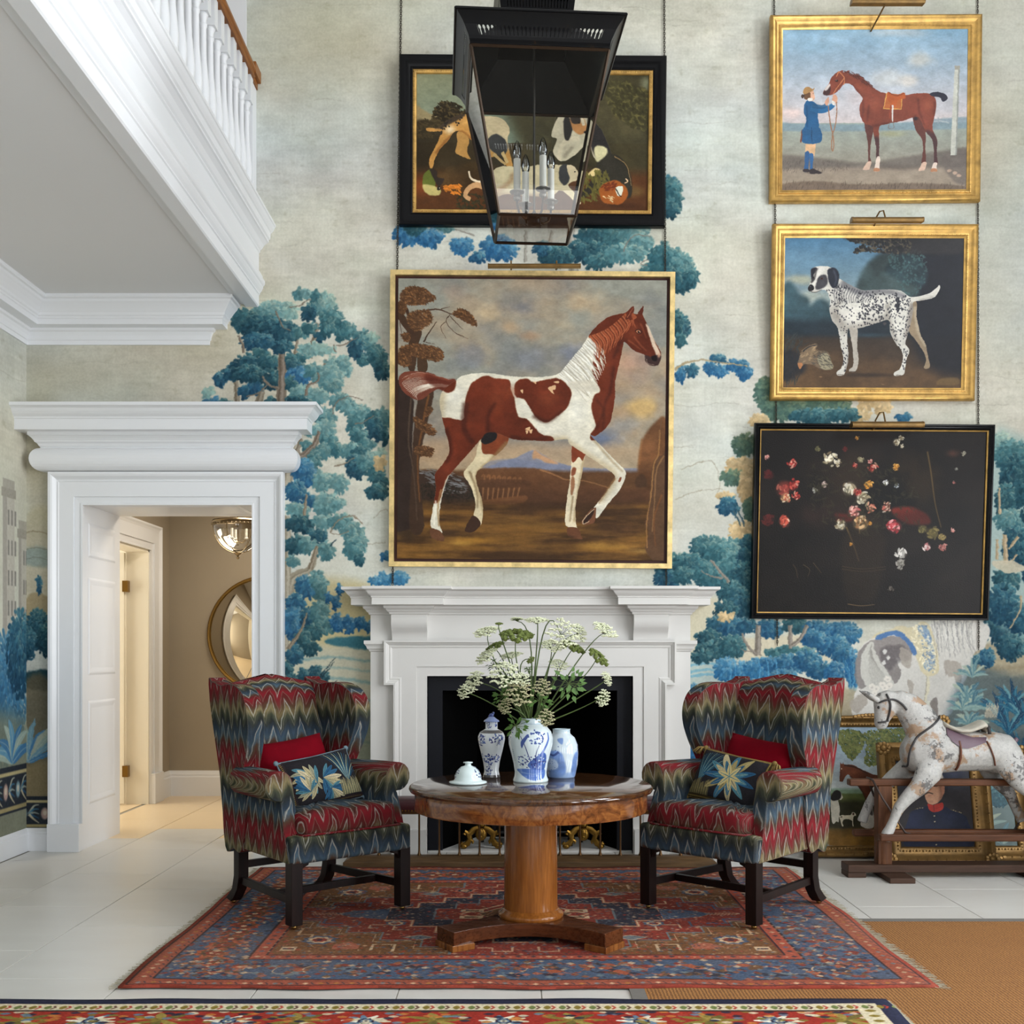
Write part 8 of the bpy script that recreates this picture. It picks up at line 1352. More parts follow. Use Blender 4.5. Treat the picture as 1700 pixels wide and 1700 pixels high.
for a in [(390, 200, 120, .05, U, (480, 480), (-.3, -.3, 1), 'flat white umbel on a long stem at the upper left of the bouquet'), (850, 90, 100, .0, U, (860, 250), (0, -.2, 1), 'white umbel standing highest in the middle of the bouquet'), (1480, 180, 120, .02, U, (1250, 430), (.5, -.4, .8), 'white umbel at the far upper right, leaning out of the bouquet'), (670, 60, 60, .08, U, (800, 300), (0, .2, 1), 'small white umbel behind the green seed heads at the top'), (1080, 200, 140, -.06, U, (925, 150), (.2, -.9, .2), 'drooping white umbel on a bent stem right of centre'), (1240, 180, 90, .05, U, (1000, 420), (.7, -.5, .3), 'half open umbel with bare rays seen edge on at the right'),
          (660, 250, 150, -.03, D, (680, 520), (0, -.3, 1), 'cluster of green seed heads on a thick stem left of centre'), (500, 100, 36, .0, D, (560, 330), (0, -.2, 1), 'lone round green seed head at the upper left'), (790, 420, 40, -.05, D, (700, 560), (.3, -.4, -.4), 'nodding green bud below the seed heads'), (400, 420, 110, .04, U, (560, 560), (-.6, -.3, .7), 'greenish white umbel on the left over the dark hearth'), (300, 640, 110, -.02, U, (560, 760), (-.7, -.5, .3), 'white umbel drooping at the left edge of the bouquet'), (190, 730, 70, -.05, U, (420, 830), (-.6, -.7, .2), 'small white umbel lowest and furthest left'), (560, 590, 140, -.08, U, (650, 780), (-.2, -.8, .5), 'broad white umbel facing forward left of the middle'), (720, 620, 70, -.1, U, (760, 800), (0, -.8, .5), 'little white umbel before the thick green stem'),
          (690, 750, 120, -.11, E, (760, 900), (-.1, -.9, .3), 'faded cream umbel low over the rim of the jar'), (570, 860, 70, -.1, E, (720, 930), (-.5, -.8, .1), 'faded umbel hanging over the left of the jar'), (900, 690, 80, -.1, E, (880, 860), (.1, -.9, .3), 'faded cream umbel in the centre above the jar'), (930, 960, 80, -.12, E, (880, 960), (.3, -.9, -.1), 'faded umbel hanging over the right of the jar rim'), (1060, 500, 90, .05, U, (980, 700), (.2, -.5, .8), 'white umbel in the thick of the right side'),
          (1150, 650, 150, -.06, Lf, (1040, 800), (.2, -.9, .3), 'broad spray of green parsley leaves at the right'), (1410, 430, 110, .0, D, (1250, 640), (.6, -.3, .7), 'greenish flat seed head at the far right'), (1190, 340, 110, .06, D, (1060, 560), (.4, -.2, .8), 'green seed umbel behind the bent stem'), (1490, 610, 70, -.02, U, (1400, 690), (.7, -.4, .3), 'small white umbel at the right on a curved stem'), (1450, 780, 80, -.06, U, (1220, 900), (.6, -.7, -.2), 'white umbel hanging furthest right on a long low stem'), (660, 1030, 110, -.13, Lf, (720, 980), (-.4, -.9, .0), 'ferny green leaves spilling over the left rim of the jar'), (450, 480, 90, .06, Lf, (600, 700), (-.5, -.3, .8), 'green leaf spray among the left umbels'), (780, 520, 40, -.06, Lf, (800, 700), (.2, -.8, -.5), 'small drooping leaf hanging below the nodding bud'), (620, 420, 100, .09, U, (660, 600), (-.2, -.2, 1), 'pale umbel half hidden behind the thick green stem'), (560, 760, 130, -.07, Lf, (700, 900), (-.4, -.7, .5), 'green leaves filling the left of the bouquet above the rim'), (880, 800, 110, -.06, Lf, (880, 900), (.1, -.8, .5), 'green leaves filling the middle of the bouquet'), (1000, 330, 110, .08, U, (960, 560), (.2, -.4, .9), 'white umbel behind the bent stem in the upper middle'), (470, 330, 90, .09, D, (600, 560), (-.4, -.2, .8), 'green seed umbel behind the left white umbels')]:
    flower_stem(*a)
# ------------------------------------------------------------------ floor coverings
def rugmesh(x0, x1, y0, y1, zb, zt, mat, name, lab, wav=.004, cat='rug'):
    n, m = 60, 40; b = MB(); v, fs, uv = [], [], []
    for j in range(m + 1):
        for i in range(n + 1):
            u, w = i / n, j / m; x = x0 + (x1 - x0) * u; y = y0 + (y1 - y0) * w; e = max(0, 1 - 8 * min(u, 1 - u, w, 1 - w)); v.append((x + e * wav * 2 * math.sin(13 * w + 2), y + e * wav * 2 * (math.sin(21 * u) + .6 * math.sin(47 * u)), zt + e * wav * max(0, math.sin(31 * u + 17 * w))))
    for j in range(m):
        for i in range(n): q = [j * (n + 1) + i, j * (n + 1) + i + 1, (j + 1) * (n + 1) + i + 1, (j + 1) * (n + 1) + i]; fs.append(tuple(q)); uv.append([((k % (n + 1)) / n, (k // (n + 1)) / m) for k in q])
    rim_ = [i for i in range(n + 1)] + [j * (n + 1) + n for j in range(1, m + 1)] + [m * (n + 1) + i for i in range(n - 1, -1, -1)] + [j * (n + 1) for j in range(m - 1, 0, -1)]
    k0 = len(v); v += [(v[i][0], v[i][1], zb) for i in rim_]; L = len(rim_)
    for a in range(L): c = (a + 1) % L; fs.append((rim_[a], k0 + a, k0 + c, rim_[c])); U = ((rim_[a] % (n + 1)) / n, (rim_[a] // (n + 1)) / m); uv.append([U] * 4)
    b.add(v, fs, 0, uv); return b.build(name, mat, smooth='s')
m_rug = picture('worn_persian_carpet', img(tex_rug), .95, .5, spec=.1); m_run = picture('red_runner_carpet', img(tex_runner), .95, .5, spec=.1)
g = G('sisal_weave', rough=.9); v = g.co(); w1 = g.n('TexWave', 'Fac', {'Vector': v, 'Scale': 22, 'Distortion': 2.5, 'Detail': 2, 'Detail Scale': 3.0}, bands_direction='X'); w2 = g.n('TexWave', 'Fac', {'Vector': v, 'Scale': 34, 'Distortion': 2.5, 'Detail': 2, 'Detail Scale': 3.0}, bands_direction='Y'); f = g.M('MULTIPLY', g.M('ADD', w1, w2), .5)
g.set('col', g.mix(g.noise(v, 4, 4), g.ramp(f, [(.25, (96, 58, 26)), (.7, (160, 108, 52))]), g.ramp(f, [(.25, (108, 68, 30)), (.7, (172, 120, 62))]))); g.bump(f, .6, .004); m_sis = g.m
SY1 = F * HC / (1527 - YV) - DW; SX0 = PX(1045.6, F * HC / (1647.5 - YV))
ss = thing('sisal_carpet', 'ginger sisal carpet with a grey cloth binding at the right', 'carpet', (SX0, -4.6, 0))
MB().box(.06, 4.3 - SX0, 0, SY1 + 4.6 - .06, 0, .006).build('field', m_sis, ss); m_bind = plain('grey_tape', (110, 106, 100), .9, .1, 40)
MB().box(0, .06, 0, SY1 + 4.6, 0, .0065).box(.06, 4.3 - SX0, SY1 + 4.6 - .06, SY1 + 4.6, 0, .0065).build('binding', m_bind, ss)
RX0, RX1, RY0, RY1 = -1.60, 1.69, -3.155, -.665
o = rugmesh(RX0, RX1, RY0, RY1, .001 + .0058, RUGZ, m_rug, 'persian_rug', ''); tag(o, 'worn red and blue Persian rug with a stepped medallion under the table and chairs', 'rug')
m_fr = plain('cream_fringe', (176, 168, 146), .9, .15, 40); b = MB(); rn = random.Random(4)
for sx, X in ((-1, RX0), (1, RX1)):
    for k in range(420): y = RY0 + (RY1 - RY0) * k / 419; l = rn.uniform(.02, .05) * (1.2 if sx > 0 else .8); y2 = y + rn.uniform(-.02, .02); b.add([(X - sx * .01, y - .002, .0115), (X - sx * .01, y + .002, .0115), (X + sx * l, y2 + .0016, .0085), (X + sx * l, y2 - .0016, .0085), (X + sx * l, y2, .0069)], [(0, 3, 2, 1), (0, 1, 4), (1, 2, 4), (0, 4, 3), (3, 4, 2)])
b.build('fringe', m_fr, o, kind='stuff')
o = rugmesh(-2.6, 1.425, -4.3, -3.316, .0068, .015, m_run, 'runner_rug', '', .002); tag(o, 'bright red runner rug with a navy edge along the bottom of the photo', 'rug')
b = MB()
for k in range(260): y = -4.3 + .984 * k / 259; l = rn.uniform(.012, .022); b.add([(1.42, y - .002, .012), (1.42, y + .002, .012), (1.425 + l, y, .009), (1.425 + l, y, .0069)], [(0, 2, 1), (0, 1, 3), (1, 2, 3), (0, 3, 2)])
b.build('fringe', m_fr, o, kind='stuff')
# ------------------------------------------------------------------ rocking horse on its safety stand
from mathutils.bvhtree import BVHTree
HY, HD = -.86, DW - .86
def hp(px, py, y=0.0): return Vector((PX(px, HD), HY + y, PZ(py, HD)))
HB = hp(1570, 1447); HB.z = 0
rh = thing('rocking_horse', 'worn white dappled rocking horse with a plum saddle on a wooden safety stand', 'rocking horse', HB)
U_ = HD / F
def limb(b, L, n=14):
    """L = (px, py, radius px in the side plane, half width m, y)"""
    P = [hp(a[0], a[1], a[4]) for a in L]; rings = []
    for i, p in enumerate(P):
        t = (P[min(i + 1, len(P) - 1)] - P[max(i - 1, 0)]); t = Vector((t.x, 0, t.z)).normalized(); nn = Vector((-t.z, 0, t.x))
        rings.append([p + nn * (math.cos(2 * math.pi * k / n) * L[i][2] * U_) + Vector((0, 1, 0)) * (math.sin(2 * math.pi * k / n) * L[i][3]) for k in range(n)])
    b.loft(rings)
b = MB()
limb(b, [(1497, 1250, 16, .05, 0), (1510, 1250, 32, .1, 0), (1535, 1247, 39, .125, 0), (1560, 1246, 38, .13, 0), (1590, 1246, 35, .13, 0), (1620, 1247, 33, .125, 0), (1645, 1247, 33, .13, 0), (1662, 1252, 35, .125, 0), (1678, 1262, 26, .09, 0), (1686, 1268, 12, .04, 0)])
limb(b, [(1552, 1240, 38, .1, 0), (1535, 1212, 33, .085, 0), (1522, 1190, 29, .07, 0), (1506, 1172, 24, .058, 0), (1490, 1162, 18, .05, 0), (1474, 1158, 10, .04, 0)])
limb(b, [(1482, 1150, 9, .035, 0), (1474, 1160, 20, .048, 0), (1471, 1172, 22, .05, 0), (1467, 1184, 17, .042, 0), (1464, 1194, 13, .036, 0), (1463, 1202, 12, .034, 0), (1464, 1210, 8, .024, 0)])
limb(b, [(1545, 1255, 20, .05, -.07), (1532, 1280, 22, .05, -.095), (1514, 1304, 15, .042, -.105), (1494, 1322, 11.5, .036, -.11), (1481, 1338, 9.5, .033, -.113), (1473, 1356, 7.5, .026, -.115), (1467, 1370, 8.5, .028, -.118), (1461, 1380, 9.5, .033, -.12), (1459, 1391, 8, .034, -.122)])
limb(b, [(1535, 1260, 20, .05, .07), (1515, 1278, 18, .048, .095), (1490, 1296, 13, .04, .105), (1466, 1318, 10, .034, .11), (1452, 1340, 8, .028, .113), (1445, 1358, 8, .028, .118), (1441, 1370, 9, .032, .12)])
limb(b, [(1660, 1250, 28, .05, -.07), (1672, 1275, 24, .055, -.09), (1684, 1297, 17, .045, -.1), (1700, 1314, 11, .034, -.108), (1718, 1330, 9.5, .03, -.112), (1726, 1352, 8, .027, -.115), (1735, 1374, 9, .03, -.12), (1740, 1391, 9, .034, -.122)])
limb(b, [(1650, 1260, 26, .05, .07), (1658, 1282, 20, .05, .09), (1672, 1302, 14, .042, .1), (1690, 1322, 10, .034, .108), (1700, 1345, 8.5, .028, .112), (1712, 1368, 9, .03, .12)])
b.map(lambda p: p - HB)
g = G('worn_dapple_paint', rough=.5); v = g.co(); a = g.noise(v, 7, 6, .65); c_ = g.noise(g.mapv(v, (1, 1, 1), loc=(3, 5, 2)), 5.5, 6, .7); d_ = g.noise(v, 60, 4, .7)
col = g.mix(d_, (132, 130, 128), (206, 204, 198)); tan = g.ramp(a, [(.555, (0, 0, 0)), (.6, (1, 1, 1))]); dk = g.ramp(g.M('ADD', g.M('MULTIPLY', c_, .75), g.M('MULTIPLY', d_, .25)), [(.545, (0, 0, 0)), (.57, (1, 1, 1))]); col = g.mix(tan, col, (160, 134, 110)); col = g.mix(g.M('MULTIPLY', dk, .85), col, (72, 70, 70)); g.set('col', col); g.bump(g.M('ADD', a, d_), .4, .004); m_dap = g.m
body = b.build('body', m_dap, rh, smooth='s'); md = body.modifiers.new('blend', 'REMESH'); md.mode = 'VOXEL'; md.voxel_size = .0095; md.use_smooth_shade = True; sm_ = body.modifiers.new('soft', 'SMOOTH'); sm_.factor = .5; sm_.iterations = 5; bake(body)
bv = BVHTree.FromPolygons([v.co.copy() for v in body.data.vertices], [tuple(p.vertices) for p in body.data.polygons])
def onskin(px, py, off=.004, side=-1):
    p = hp(px, py) - HB; h = bv.ray_cast(Vector((p.x, p.y + side * 1.0, p.z)), Vector((0, -side, 0)))[0]
    return (h + Vector((0, side * off, 0))) if h else Vector((p.x, p.y + side * .02, p.z))
m_strap = plain('studded_black_leather', (48, 46, 46), .5, .2, 40); m_tan = plain('brown_strap', (96, 54, 34), .5, .2, 20); m_plum = plain('plum_leather', (98, 78, 88), .45, .15, 12, .1, 80); m_fleece = plain('worn_saddle_seat', (178, 172, 158), .8, .2, 20)
def strap(P, name, m, r=.0065, n=8): MB().tube([onskin(*q) for q in catm2(P, n)], r, 6).build(name, m, rh, smooth='s')
def catm2(P, n): return [tuple(q) for q in catmull(P, False, n)]
strap([(1558, 1189), (1540, 1203), (1520, 1218), (1507, 1235), (1502, 1255), (1504, 1275)], 'breast_strap', m_strap)
strap([(1456, 1166), (1466, 1162), (1480, 1161), (1492, 1168), (1500, 1178)], 'brow_band', m_strap); strap([(1468, 1152), (1473, 1166), (1473, 1180), (1470, 1196)], 'cheek_strap', m_strap); strap([(1455, 1199), (1463, 1198), (1472, 1196)], 'nose_band', m_strap, .006)
strap([(1580, 1228), (1581, 1245), (1580, 1262), (1579, 1276)], 'girth', m_tan, .008); strap([(1626, 1228), (1632, 1246), (1640, 1268)], 'rear_strap', m_tan, .005)
fl = [(1566, 1206), (1580, 1214), (1605, 1222), (1628, 1222), (1624, 1230), (1606, 1236), (1592, 1240), (1580, 1238), (1568, 1228), (1563, 1218)]
for side in (-1, 1):
    Q = [onskin(x, y, .008, side) for x, y in fl]; ce = onskin(1594, 1226, .012, side); n = len(Q); Q2 = [q - Vector((0, side * .008, 0)) for q in Q]
    MB().add(Q + Q2 + [ce], [(i, (i + 1) % n, 2 * n) for i in range(n)] + [(i, n + i, n + (i + 1) % n, (i + 1) % n) for i in range(n)]).build('saddle_flap', m_plum, rh, smooth=True)
rings = []
for px, py, w, t in ((1562, 1201, .06, 6), (1572, 1207, .085, 5), (1586, 1212, .1, 5), (1602, 1212, .1, 5), (1616, 1207, .095, 6), (1628, 1202, .085, 7), (1634, 1208, .07, 9)): c = hp(px, py) - HB; rings.append([c + Vector((0, math.cos(2 * math.pi * k / 12) * w, math.sin(2 * math.pi * k / 12) * t * U_)) for k in range(12)])
MB().loft(rings).build('saddle_seat', m_fleece, rh, smooth='s'); MB().tube([hp(1633, 1217) - HB + Vector((0, -.085, 0)), hp(1633, 1207) - HB + Vector((0, -.075, 0)), hp(1632, 1200) - HB, hp(1633, 1207) - HB + Vector((0, .075, 0)), hp(1633, 1217) - HB + Vector((0, .085, 0))], .011, 8).build('cantle_edge', m_strap, rh, smooth='s')
for s in (-1, 1):
    b = MB(); rg = []
    for px, py, r in ((1457, 1163, 5), (1446, 1157, 5.5), (1437, 1151, 4), (1429, 1147, 1)): c = hp(px, py, s * .03) - HB; rg.append([c + Vector((0, math.cos(k * math.pi / 3) * r * U_ * .7, math.sin(k * math.pi / 3) * r * U_)) for k in range(6)])
    b.loft(rg).build('ear', m_dap, rh, smooth='s'); MB().ell(onskin(1456, 1174, .0, s) * 1.0, (.009, .006, .009), 8, 6).build('eye', plain('glass_eye', (24, 16, 12), .1), rh, smooth='s')
MB().tube([hp(1676, 1238) - HB, hp(1686, 1229) - HB, hp(1689, 1226) - HB], [.02, .016, .012], 8).build('tail_stub', m_plum, rh, smooth='s')
m_st = wood('stand_pine', (62, 36, 22), (108, 66, 40), 'x', .5); m_std = wood('stand_dark', (50, 34, 26), (84, 60, 46), 'x', .55); m_stv = wood('stand_post', (70, 42, 26), (116, 74, 46), 'z', .5)
def sb(px0, px1, py0, py1, y0, y1, name, m, bev=.006):
    a, c = hp(px0, py1) - HB, hp(px1, py0) - HB; return MB().box(a.x, c.x, y0, y1, a.z, c.z).build(name, m, rh, bevel=bev)
zb = .05
L0, L1 = hp(1402, 0).x - HB.x, hp(1765, 0).x - HB.x
MB().box(L0, L1, -.075, .075, .032, .078).build('base_plank', m_std, rh, bevel=.005); MB().box(L0, L0 + .11, -.07, .07, 0, .032).build('base_block', m_std, rh, bevel=.004)
for px in (1476, 1715): x = hp(px, 0).x - HB.x; MB().box(x - .075, x + .075, -.24, .24, 0, .032).build('cross_foot', m_std, rh, bevel=.004)
zt0, zt1 = PZ(1304, HD), PZ(1293, HD)
for px in (1466, 1722):
    x = hp(px, 0).x - HB.x; b = MB().box(x - .042, x + .042, -.042, .042, .07, zt0); b.lathe([(.05, .07), (.05, .2), (.043, .215)], (x, 0, 0), 18); b.build('post', m_stv, rh, bevel=.004)
MB().box(hp(1408, 0).x - HB.x, hp(1762, 0).x - HB.x, -.035, .035, zt0, zt1).build('top_rail', m_st, rh, bevel=.008)
for y, a, c, z0, z1 in ((-.135, 1447, 1756, PZ(1396, HD - .13), PZ(1384, HD - .13)), (.135, 1427, 1756, PZ(1388, HD + .13), PZ(1377, HD + .13))): MB().box(hp(a, 0).x - HB.x, hp(c, 0).x - HB.x, y - .028, y + .028, z0, z1).build('swing_bar', m_st, rh, bevel=.01, seg=3)
m_ir = plain('rusty_iron', (54, 40, 34), .6, .25, 20)
for px, q in ((1444, 1), (1744, -1)):
    a = hp(px, 1296) - HB; MB().tube([a + Vector((0, -.055, .012)), a + Vector((0, 0, .012)), a + Vector((0, .055, .012))], .007, 8).build('pivot_rod', m_ir, rh)
    for s in (-1, 1):
        e = hp(px + q * 46, 1386) - HB; MB().tube([a + Vector((0, s * .05, .012)), a.lerp(e, .3) + Vector((0, s * .085, 0)), Vector((e.x, s * .132, PZ(1382, HD + s * .13))), Vector((e.x + q * .03, s * .132, PZ(1384, HD + s * .13)))], .0065, 8).build('swing_iron', m_ir, rh, smooth='s')
# ------------------------------------------------------------------ great hanging lantern
def thin_glass(name, tint=(1, 1, 1), k=1.0, rough=0.0):
    m = bpy.data.materials.new(name); m.use_nodes = True; t = m.node_tree; t.nodes.clear()
    o = t.nodes.new('ShaderNodeOutputMaterial'); mx = t.nodes.new('ShaderNodeMixShader'); tr = t.nodes.new('ShaderNodeBsdfTransparent'); gl = t.nodes.new('ShaderNodeBsdfGlossy'); fr = t.nodes.new('ShaderNodeFresnel'); mu = t.nodes.new('ShaderNodeMath')
    tr.inputs[0].default_value = (*tint, 1); gl.inputs['Roughness'].default_value = rough; fr.inputs[0].default_value = 1.5; mu.operation = 'MULTIPLY'; mu.inputs[1].default_value = 1.9 * k
    t.links.new(fr.outputs[0], mu.inputs[0]); t.links.new(mu.outputs[0], mx.inputs[0]); t.links.new(tr.outputs[0], mx.inputs[1]); t.links.new(gl.outputs[0], mx.inputs[2]); t.links.new(mx.outputs[0], o.inputs[0]); return m
m_pane = thin_glass('lantern_glass', (.97, .985, .98)); m_bulb = thin_glass('bulb_glass', (.95, .97, .99), 1.6, .02)
g = G('black_japanned_tin', rough=.3, spec=.16); f = g.noise(g.co(), 12, 6, .7); g.set('col', g.ramp(f, [(.5, (6, 6, 8)), (.66, (10, 9, 9)), (.8, (60, 40, 22))])); m_tin = g.m
m_bar = G('bronzed_bar', col=(58, 46, 36), rough=.38, metal=.9).m; m_nick = G('dull_nickel', col=(120, 116, 110), rough=.35, metal=1).m; m_candle = plain('ivory_candle_sleeve', (232, 230, 222), .5)
LX, LY = .088, -2.32; lz = 3.363
lt = thing('hanging_lantern', 'great black metal hanging lantern with glass sides and four candle bulbs', 'lantern', (LX, LY, lz), math.radians(4))
hb, ht, H1, H2, hr = .177, .31, .699, .823, .379
bars = []
def bar(a, c, w=.0075): MB().tube([a, c], w, 4).build('glazing_bar', m_bar, lt)
C4 = [(-1, -1), (1, -1), (1, 1), (-1, 1)]
for i, (sx, sy) in enumerate(C4):
    tx, ty = C4[(i + 1) % 4]; bar((sx * hb, sy * hb, 0), (sx * ht, sy * ht, H1)); bar((sx * hb, sy * hb, 0), (tx * hb, ty * hb, 0)); bar((sx * ht, sy * ht, H1), (tx * ht, ty * ht, H1), .009)
    MB().add([(sx * hb, sy * hb, 0), (tx * hb, ty * hb, 0), (tx * ht, ty * ht, H1), (sx * ht, sy * ht, H1)], [(0, 1, 2, 3)]).build('glass_pane', m_pane, lt)
MB().add([(x * hb, y * hb, 0) for x, y in C4], [(3, 2, 1, 0)]).build('glass_pane', m_pane, lt)
def pierced(i, z0, z1, h0, h1, nh, t0, t1, p, name, sz):
    """one side of a flared gallery pierced with keyholes"""
    sx, sy = C4[i]; tx, ty = C4[(i + 1) % 4]; b = MB()
    def P(s, t): h = h0 + (h1 - h0) * t ** p; return Vector(((sx + (tx - sx) * s) * h, (sy + (ty - sy) * s) * h, z0 + (z1 - z0) * t))
    def strip(ta, tb, k=4):
        for j in range(k):
            u, v = ta + (tb - ta) * j / k, ta + (tb - ta) * (j + 1) / k; b.add([P(0, u), P(1, u), P(1, v), P(0, v)], [(0, 1, 2, 3)])
    strip(0, t0, 3); strip(t1, 1, 6); m0, m1 = .08, .92; b.add([P(0, t0), P(m0, t0), P(m0, t1), P(0, t1)], [(0, 1, 2, 3)]); b.add([P(m1, t0), P(1, t0), P(1, t1), P(m1, t1)], [(0, 1, 2, 3)])
    cw = (m1 - m0) / nh
    for k in range(nh):
        s0 = m0 + cw * k; key = [(.5, .08), (.62, .1), (.62, .45), (.6, .58), (.78, .68), (.8, .8), (.66, .92), (.5, .95), (.34, .92), (.2, .8), (.22, .68), (.4, .58), (.38, .45), (.38, .1)]
        out = [(.5, 0), (1, 0), (1, .45), (1, .58), (1, .68), (1, .8), (1, 1), (.5, 1), (0, 1), (0, .8), (0, .68), (0, .58), (0, .45), (0, 0)]; n = len(key)
        b.add([P(s0 + cw * x, t0 + (t1 - t0) * y) for x, y in key + out], [(j, n + j, n + (j + 1) % n, (j + 1) % n) for j in range(n)])
    o = b.build(name, m_tin, lt); s = o.modifiers.new('tin', 'SOLIDIFY'); s.thickness = .0022
for i in range(4): pierced(i, H1, H2, ht + .004, hr, 30, .30, .62, 1.9, 'pierced_canopy', .01)
for i, (sx, sy) in enumerate(C4): tx, ty = C4[(i + 1) % 4]; MB().tube([(sx * hr, sy * hr, H2), (tx * hr, ty * hr, H2)], .006, 6).build('rim_bead', m_tin, lt)
r0, r1, zr = ht + .003, .165, .89; b = MB(); b.add([(x * r0, y * r0, H1 + .004) for x, y in C4] + [(x * r1, y * r1, zr) for x, y in C4], [(i, (i + 1) % 4, 4 + (i + 1) % 4, 4 + i) for i in range(4)]); b.build('roof', m_tin, lt)
for i in range(4): pierced(i, zr, zr + .2, .165, .19, 20, .32, .62, 1.6, 'pierced_tier', .01)
b = MB(); b.add([(x * .19, y * .19, zr + .2) for x, y in C4] + [(x * .03, y * .03, zr + .3) for x, y in C4], [(i, (i + 1) % 4, 4 + (i + 1) % 4, 4 + i) for i in range(4)] + [(4, 5, 6, 7)]); b.build('top_cap', m_tin, lt)
b = MB(); z = zr + .31; i = 0
while z < ZC - lz - .05:
    q = [((.018 * math.cos(a) if i % 2 else 0), (0 if i % 2 else .018 * math.cos(a)), z + .034 * math.sin(a)) for a in [2 * math.pi * k / 10 for k in range(10)]]; b.tube(q, .004, 5, closed=True); z += .058; i += 1
b.build('chain', m_tin, lt, smooth='s'); MB().lathe([(.0, ZC - lz - .1), (.02, ZC - lz - .1), (.06, ZC - lz - .03), (.07, ZC - lz)], n=20).build('ceiling_rose', m_tin, lt, smooth=True)
MB().tube([(0, 0, .06), (0, 0, zr)], .0055, 8).build('centre_rod', m_nick, lt)
MB().lathe([(0, .018), (.012, .02), (.03, .022), (.032, .026), (.032, .058), (.026, .066), (.012, .072), (.008, .085), (0, .085)], n=20).build('hub', m_tin, lt, smooth=True)
ca = [math.radians(a) for a in (-150, -70, 30, 110)]; proto = None
for a in ca:
    x, y = .098 * math.cos(a), .098 * math.sin(a); u = Vector((math.cos(a), math.sin(a), 0))
    MB().tube([u * .028 + Vector((0, 0, .045)), u * .055 + Vector((0, 0, .04)), u * .085 + Vector((0, 0, .06)), u * .098 + Vector((0, 0, .1)), u * .098 + Vector((0, 0, .125))], .0055, 8).build('arm', m_bar, lt, smooth='s')
    if not proto:
        c = MB().lathe([(0, 0), (.014, 0), (.018, .006), (.018, .014), (.015, .02), (.016, .034), (.034, .036), (.035, .039), (.016, .041), (.0, .041)], n=20).build('candle_cup', m_nick, lt, smooth=True); s = MB().lathe([(.0165, .038), (.0165, .192), (.0, .194)], n=20).build('candle_sleeve', m_candle, c, smooth=True)
        w = MB().lathe([(.011, .19), (.018, .2), (.021, .215), (.02, .235), (.014, .258), (.006, .276), (.0, .282)], n=18, cap=False).build('bulb', m_bulb, c, smooth='s'); q = MB().tube([(-.004, 0, .192), (-.005, 0, .225), (0, 0, .24), (.005, 0, .225), (.004, 0, .192)], .001, 5).build('filament', m_nick, c); c.location = (x, y, .118); proto = (c, s, w, q)
    else:
        c = child(proto[0], lt, loc=(x, y, .118)); [child(k, c) for k in proto[1:]]
# ------------------------------------------------------------------ passage: convex mirror and glass bell lamp
mr = thing('convex_mirror', 'round convex mirror in a thin brass frame on the taupe passage wall', 'mirror', (PX(442, DW + YP), YP, PZ(1053, DW + YP))); R = 97 * (DW + YP - .05) / F
def fy(b): return b.map(lambda p: Vector((p.x, -p.z, p.y)))
fy(MB().lathe([(R - .012, 0), (R, .0), (R + .002, .03), (R - .008, .042), (R - .022, .036), (R - .022, .02)], n=64, cap=False)).build('frame', m_brass, mr, smooth=True)
m_mir = G('mirror_silver', col=(214, 210, 200), rough=.02, metal=1).m; D_ = .17; SR = ((R - .02) ** 2 + D_ ** 2) / (2 * D_)
fy(MB().lathe([(R - .02 - (R - .02) * k / 16, .025 + (SR ** 2 - ((R - .02) * (1 - k / 16)) ** 2) ** .5 - (SR - D_)) for k in range(17)], n=64, cap=False)).build('mirror_glass', m_mir, mr, smooth='s')
pd = DW + 1.8; pn = thing('pendant_lamp', 'clear glass bell lamp with a brass gallery hanging in the passage', 'pendant lamp', (PX(395, pd), 1.8, PZ(872, pd))); pr = 40 * pd / F
m_ant = G('antique_nickel_brass', col=(150, 136, 112), rough=.3, metal=1).m
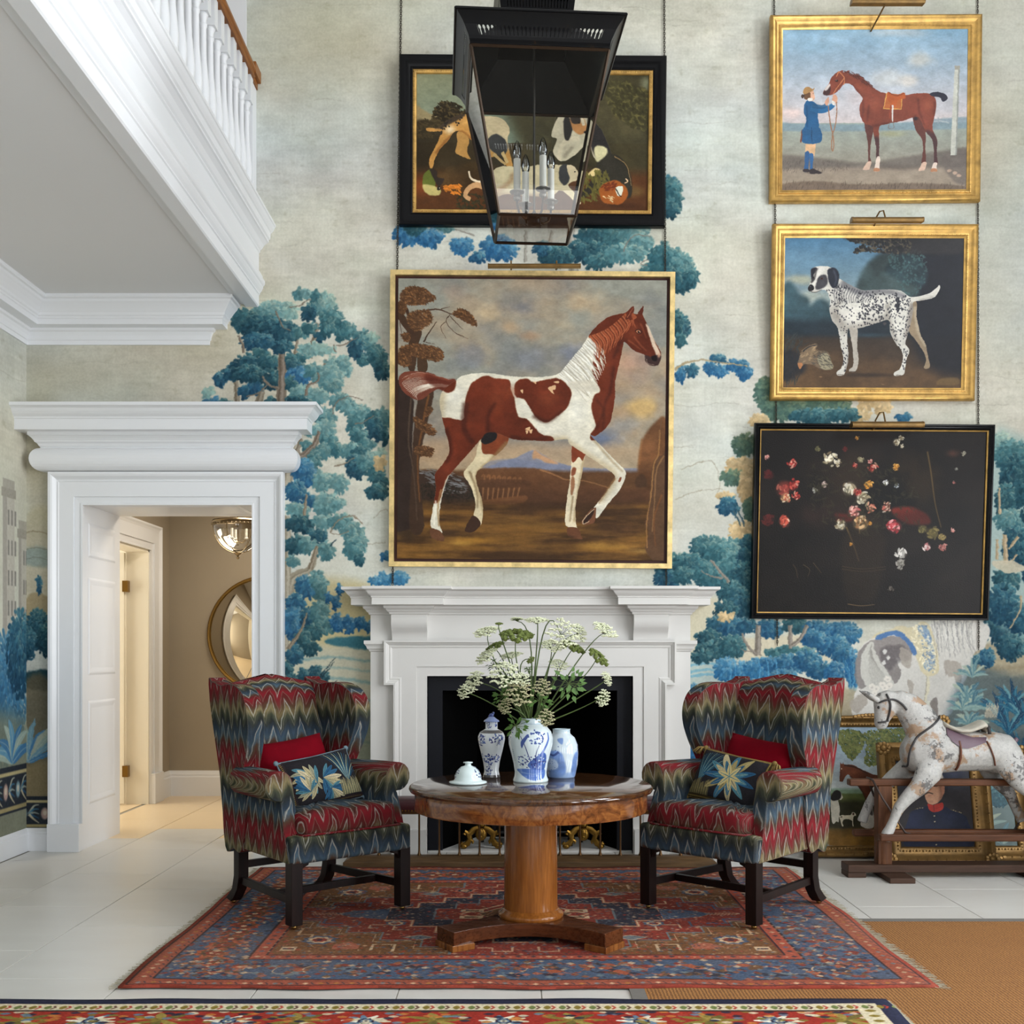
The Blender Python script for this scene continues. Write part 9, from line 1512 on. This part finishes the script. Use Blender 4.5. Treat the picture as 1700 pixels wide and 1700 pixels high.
MB().lathe([(pr * 1.0 * math.cos(a), -pr * 1.15 * math.sin(a)) for a in [math.radians(88 - 11 * k) for k in range(9)]], n=40, cap=False).build('glass_bell', thin_glass('bell_glass', (.93, .92, .88), 1.5), pn, smooth='s')
MB().lathe([(pr, -.01), (pr * 1.04, -.006), (pr * 1.04, .012), (pr * 1.0, .018), (pr * 1.05, .03), (pr * 1.02, .04), (pr * .96, .04), (pr * .96, -.01)], n=40, cap=False).build('gallery', m_ant, pn, smooth=True)
b = MB()
for k in range(40): a = 2 * math.pi * k / 40; b.ell((pr * 1.05 * math.cos(a), pr * 1.05 * math.sin(a), .003), (.008, .008, .008), 5, 4)
b.build('beading', m_ant, pn, kind='stuff')
for k in range(6): a = 2 * math.pi * k / 6 + .3; MB().tube([(pr * 1.01 * math.cos(a) * math.cos(t), pr * 1.01 * math.sin(a) * math.cos(t), -pr * 1.16 * math.sin(t)) for t in [math.radians(11 * j) for j in range(9)]], .0035, 5).build('rib', m_ant, pn)
MB().lathe([(0, -pr * 1.42), (.008, -pr * 1.4), (.016, -pr * 1.34), (.008, -pr * 1.27), (.022, -pr * 1.22), (.034, -pr * 1.15), (.03, -pr * 1.1), (0, -pr * 1.08)], n=16).build('finial', m_ant, pn, smooth=True)
for k in range(3):
    a = 2 * math.pi * k / 3; MB().tube([(0, 0, -.14), (.04 * math.cos(a), .04 * math.sin(a), -.15), (.07 * math.cos(a), .07 * math.sin(a), -.12)], .005, 6).build('arm', m_ant, pn); MB().lathe([(.012, -.12), (.02, -.11), (.011, -.105), (.011, -.03), (0, -.028)], (.07 * math.cos(a), .07 * math.sin(a), 0), 12).build('candle_sleeve', m_candle, pn, smooth=True)
MB().tube([(0, 0, -.15), (0, 0, ZP - PZ(872, pd))], .007, 8).build('rod', m_ant, pn); MB().lathe([(.05, ZP - PZ(872, pd)), (.045, ZP - PZ(872, pd) - .02), (.0, ZP - PZ(872, pd) - .04)][::-1], n=20).build('ceiling_rose', m_ant, pn)
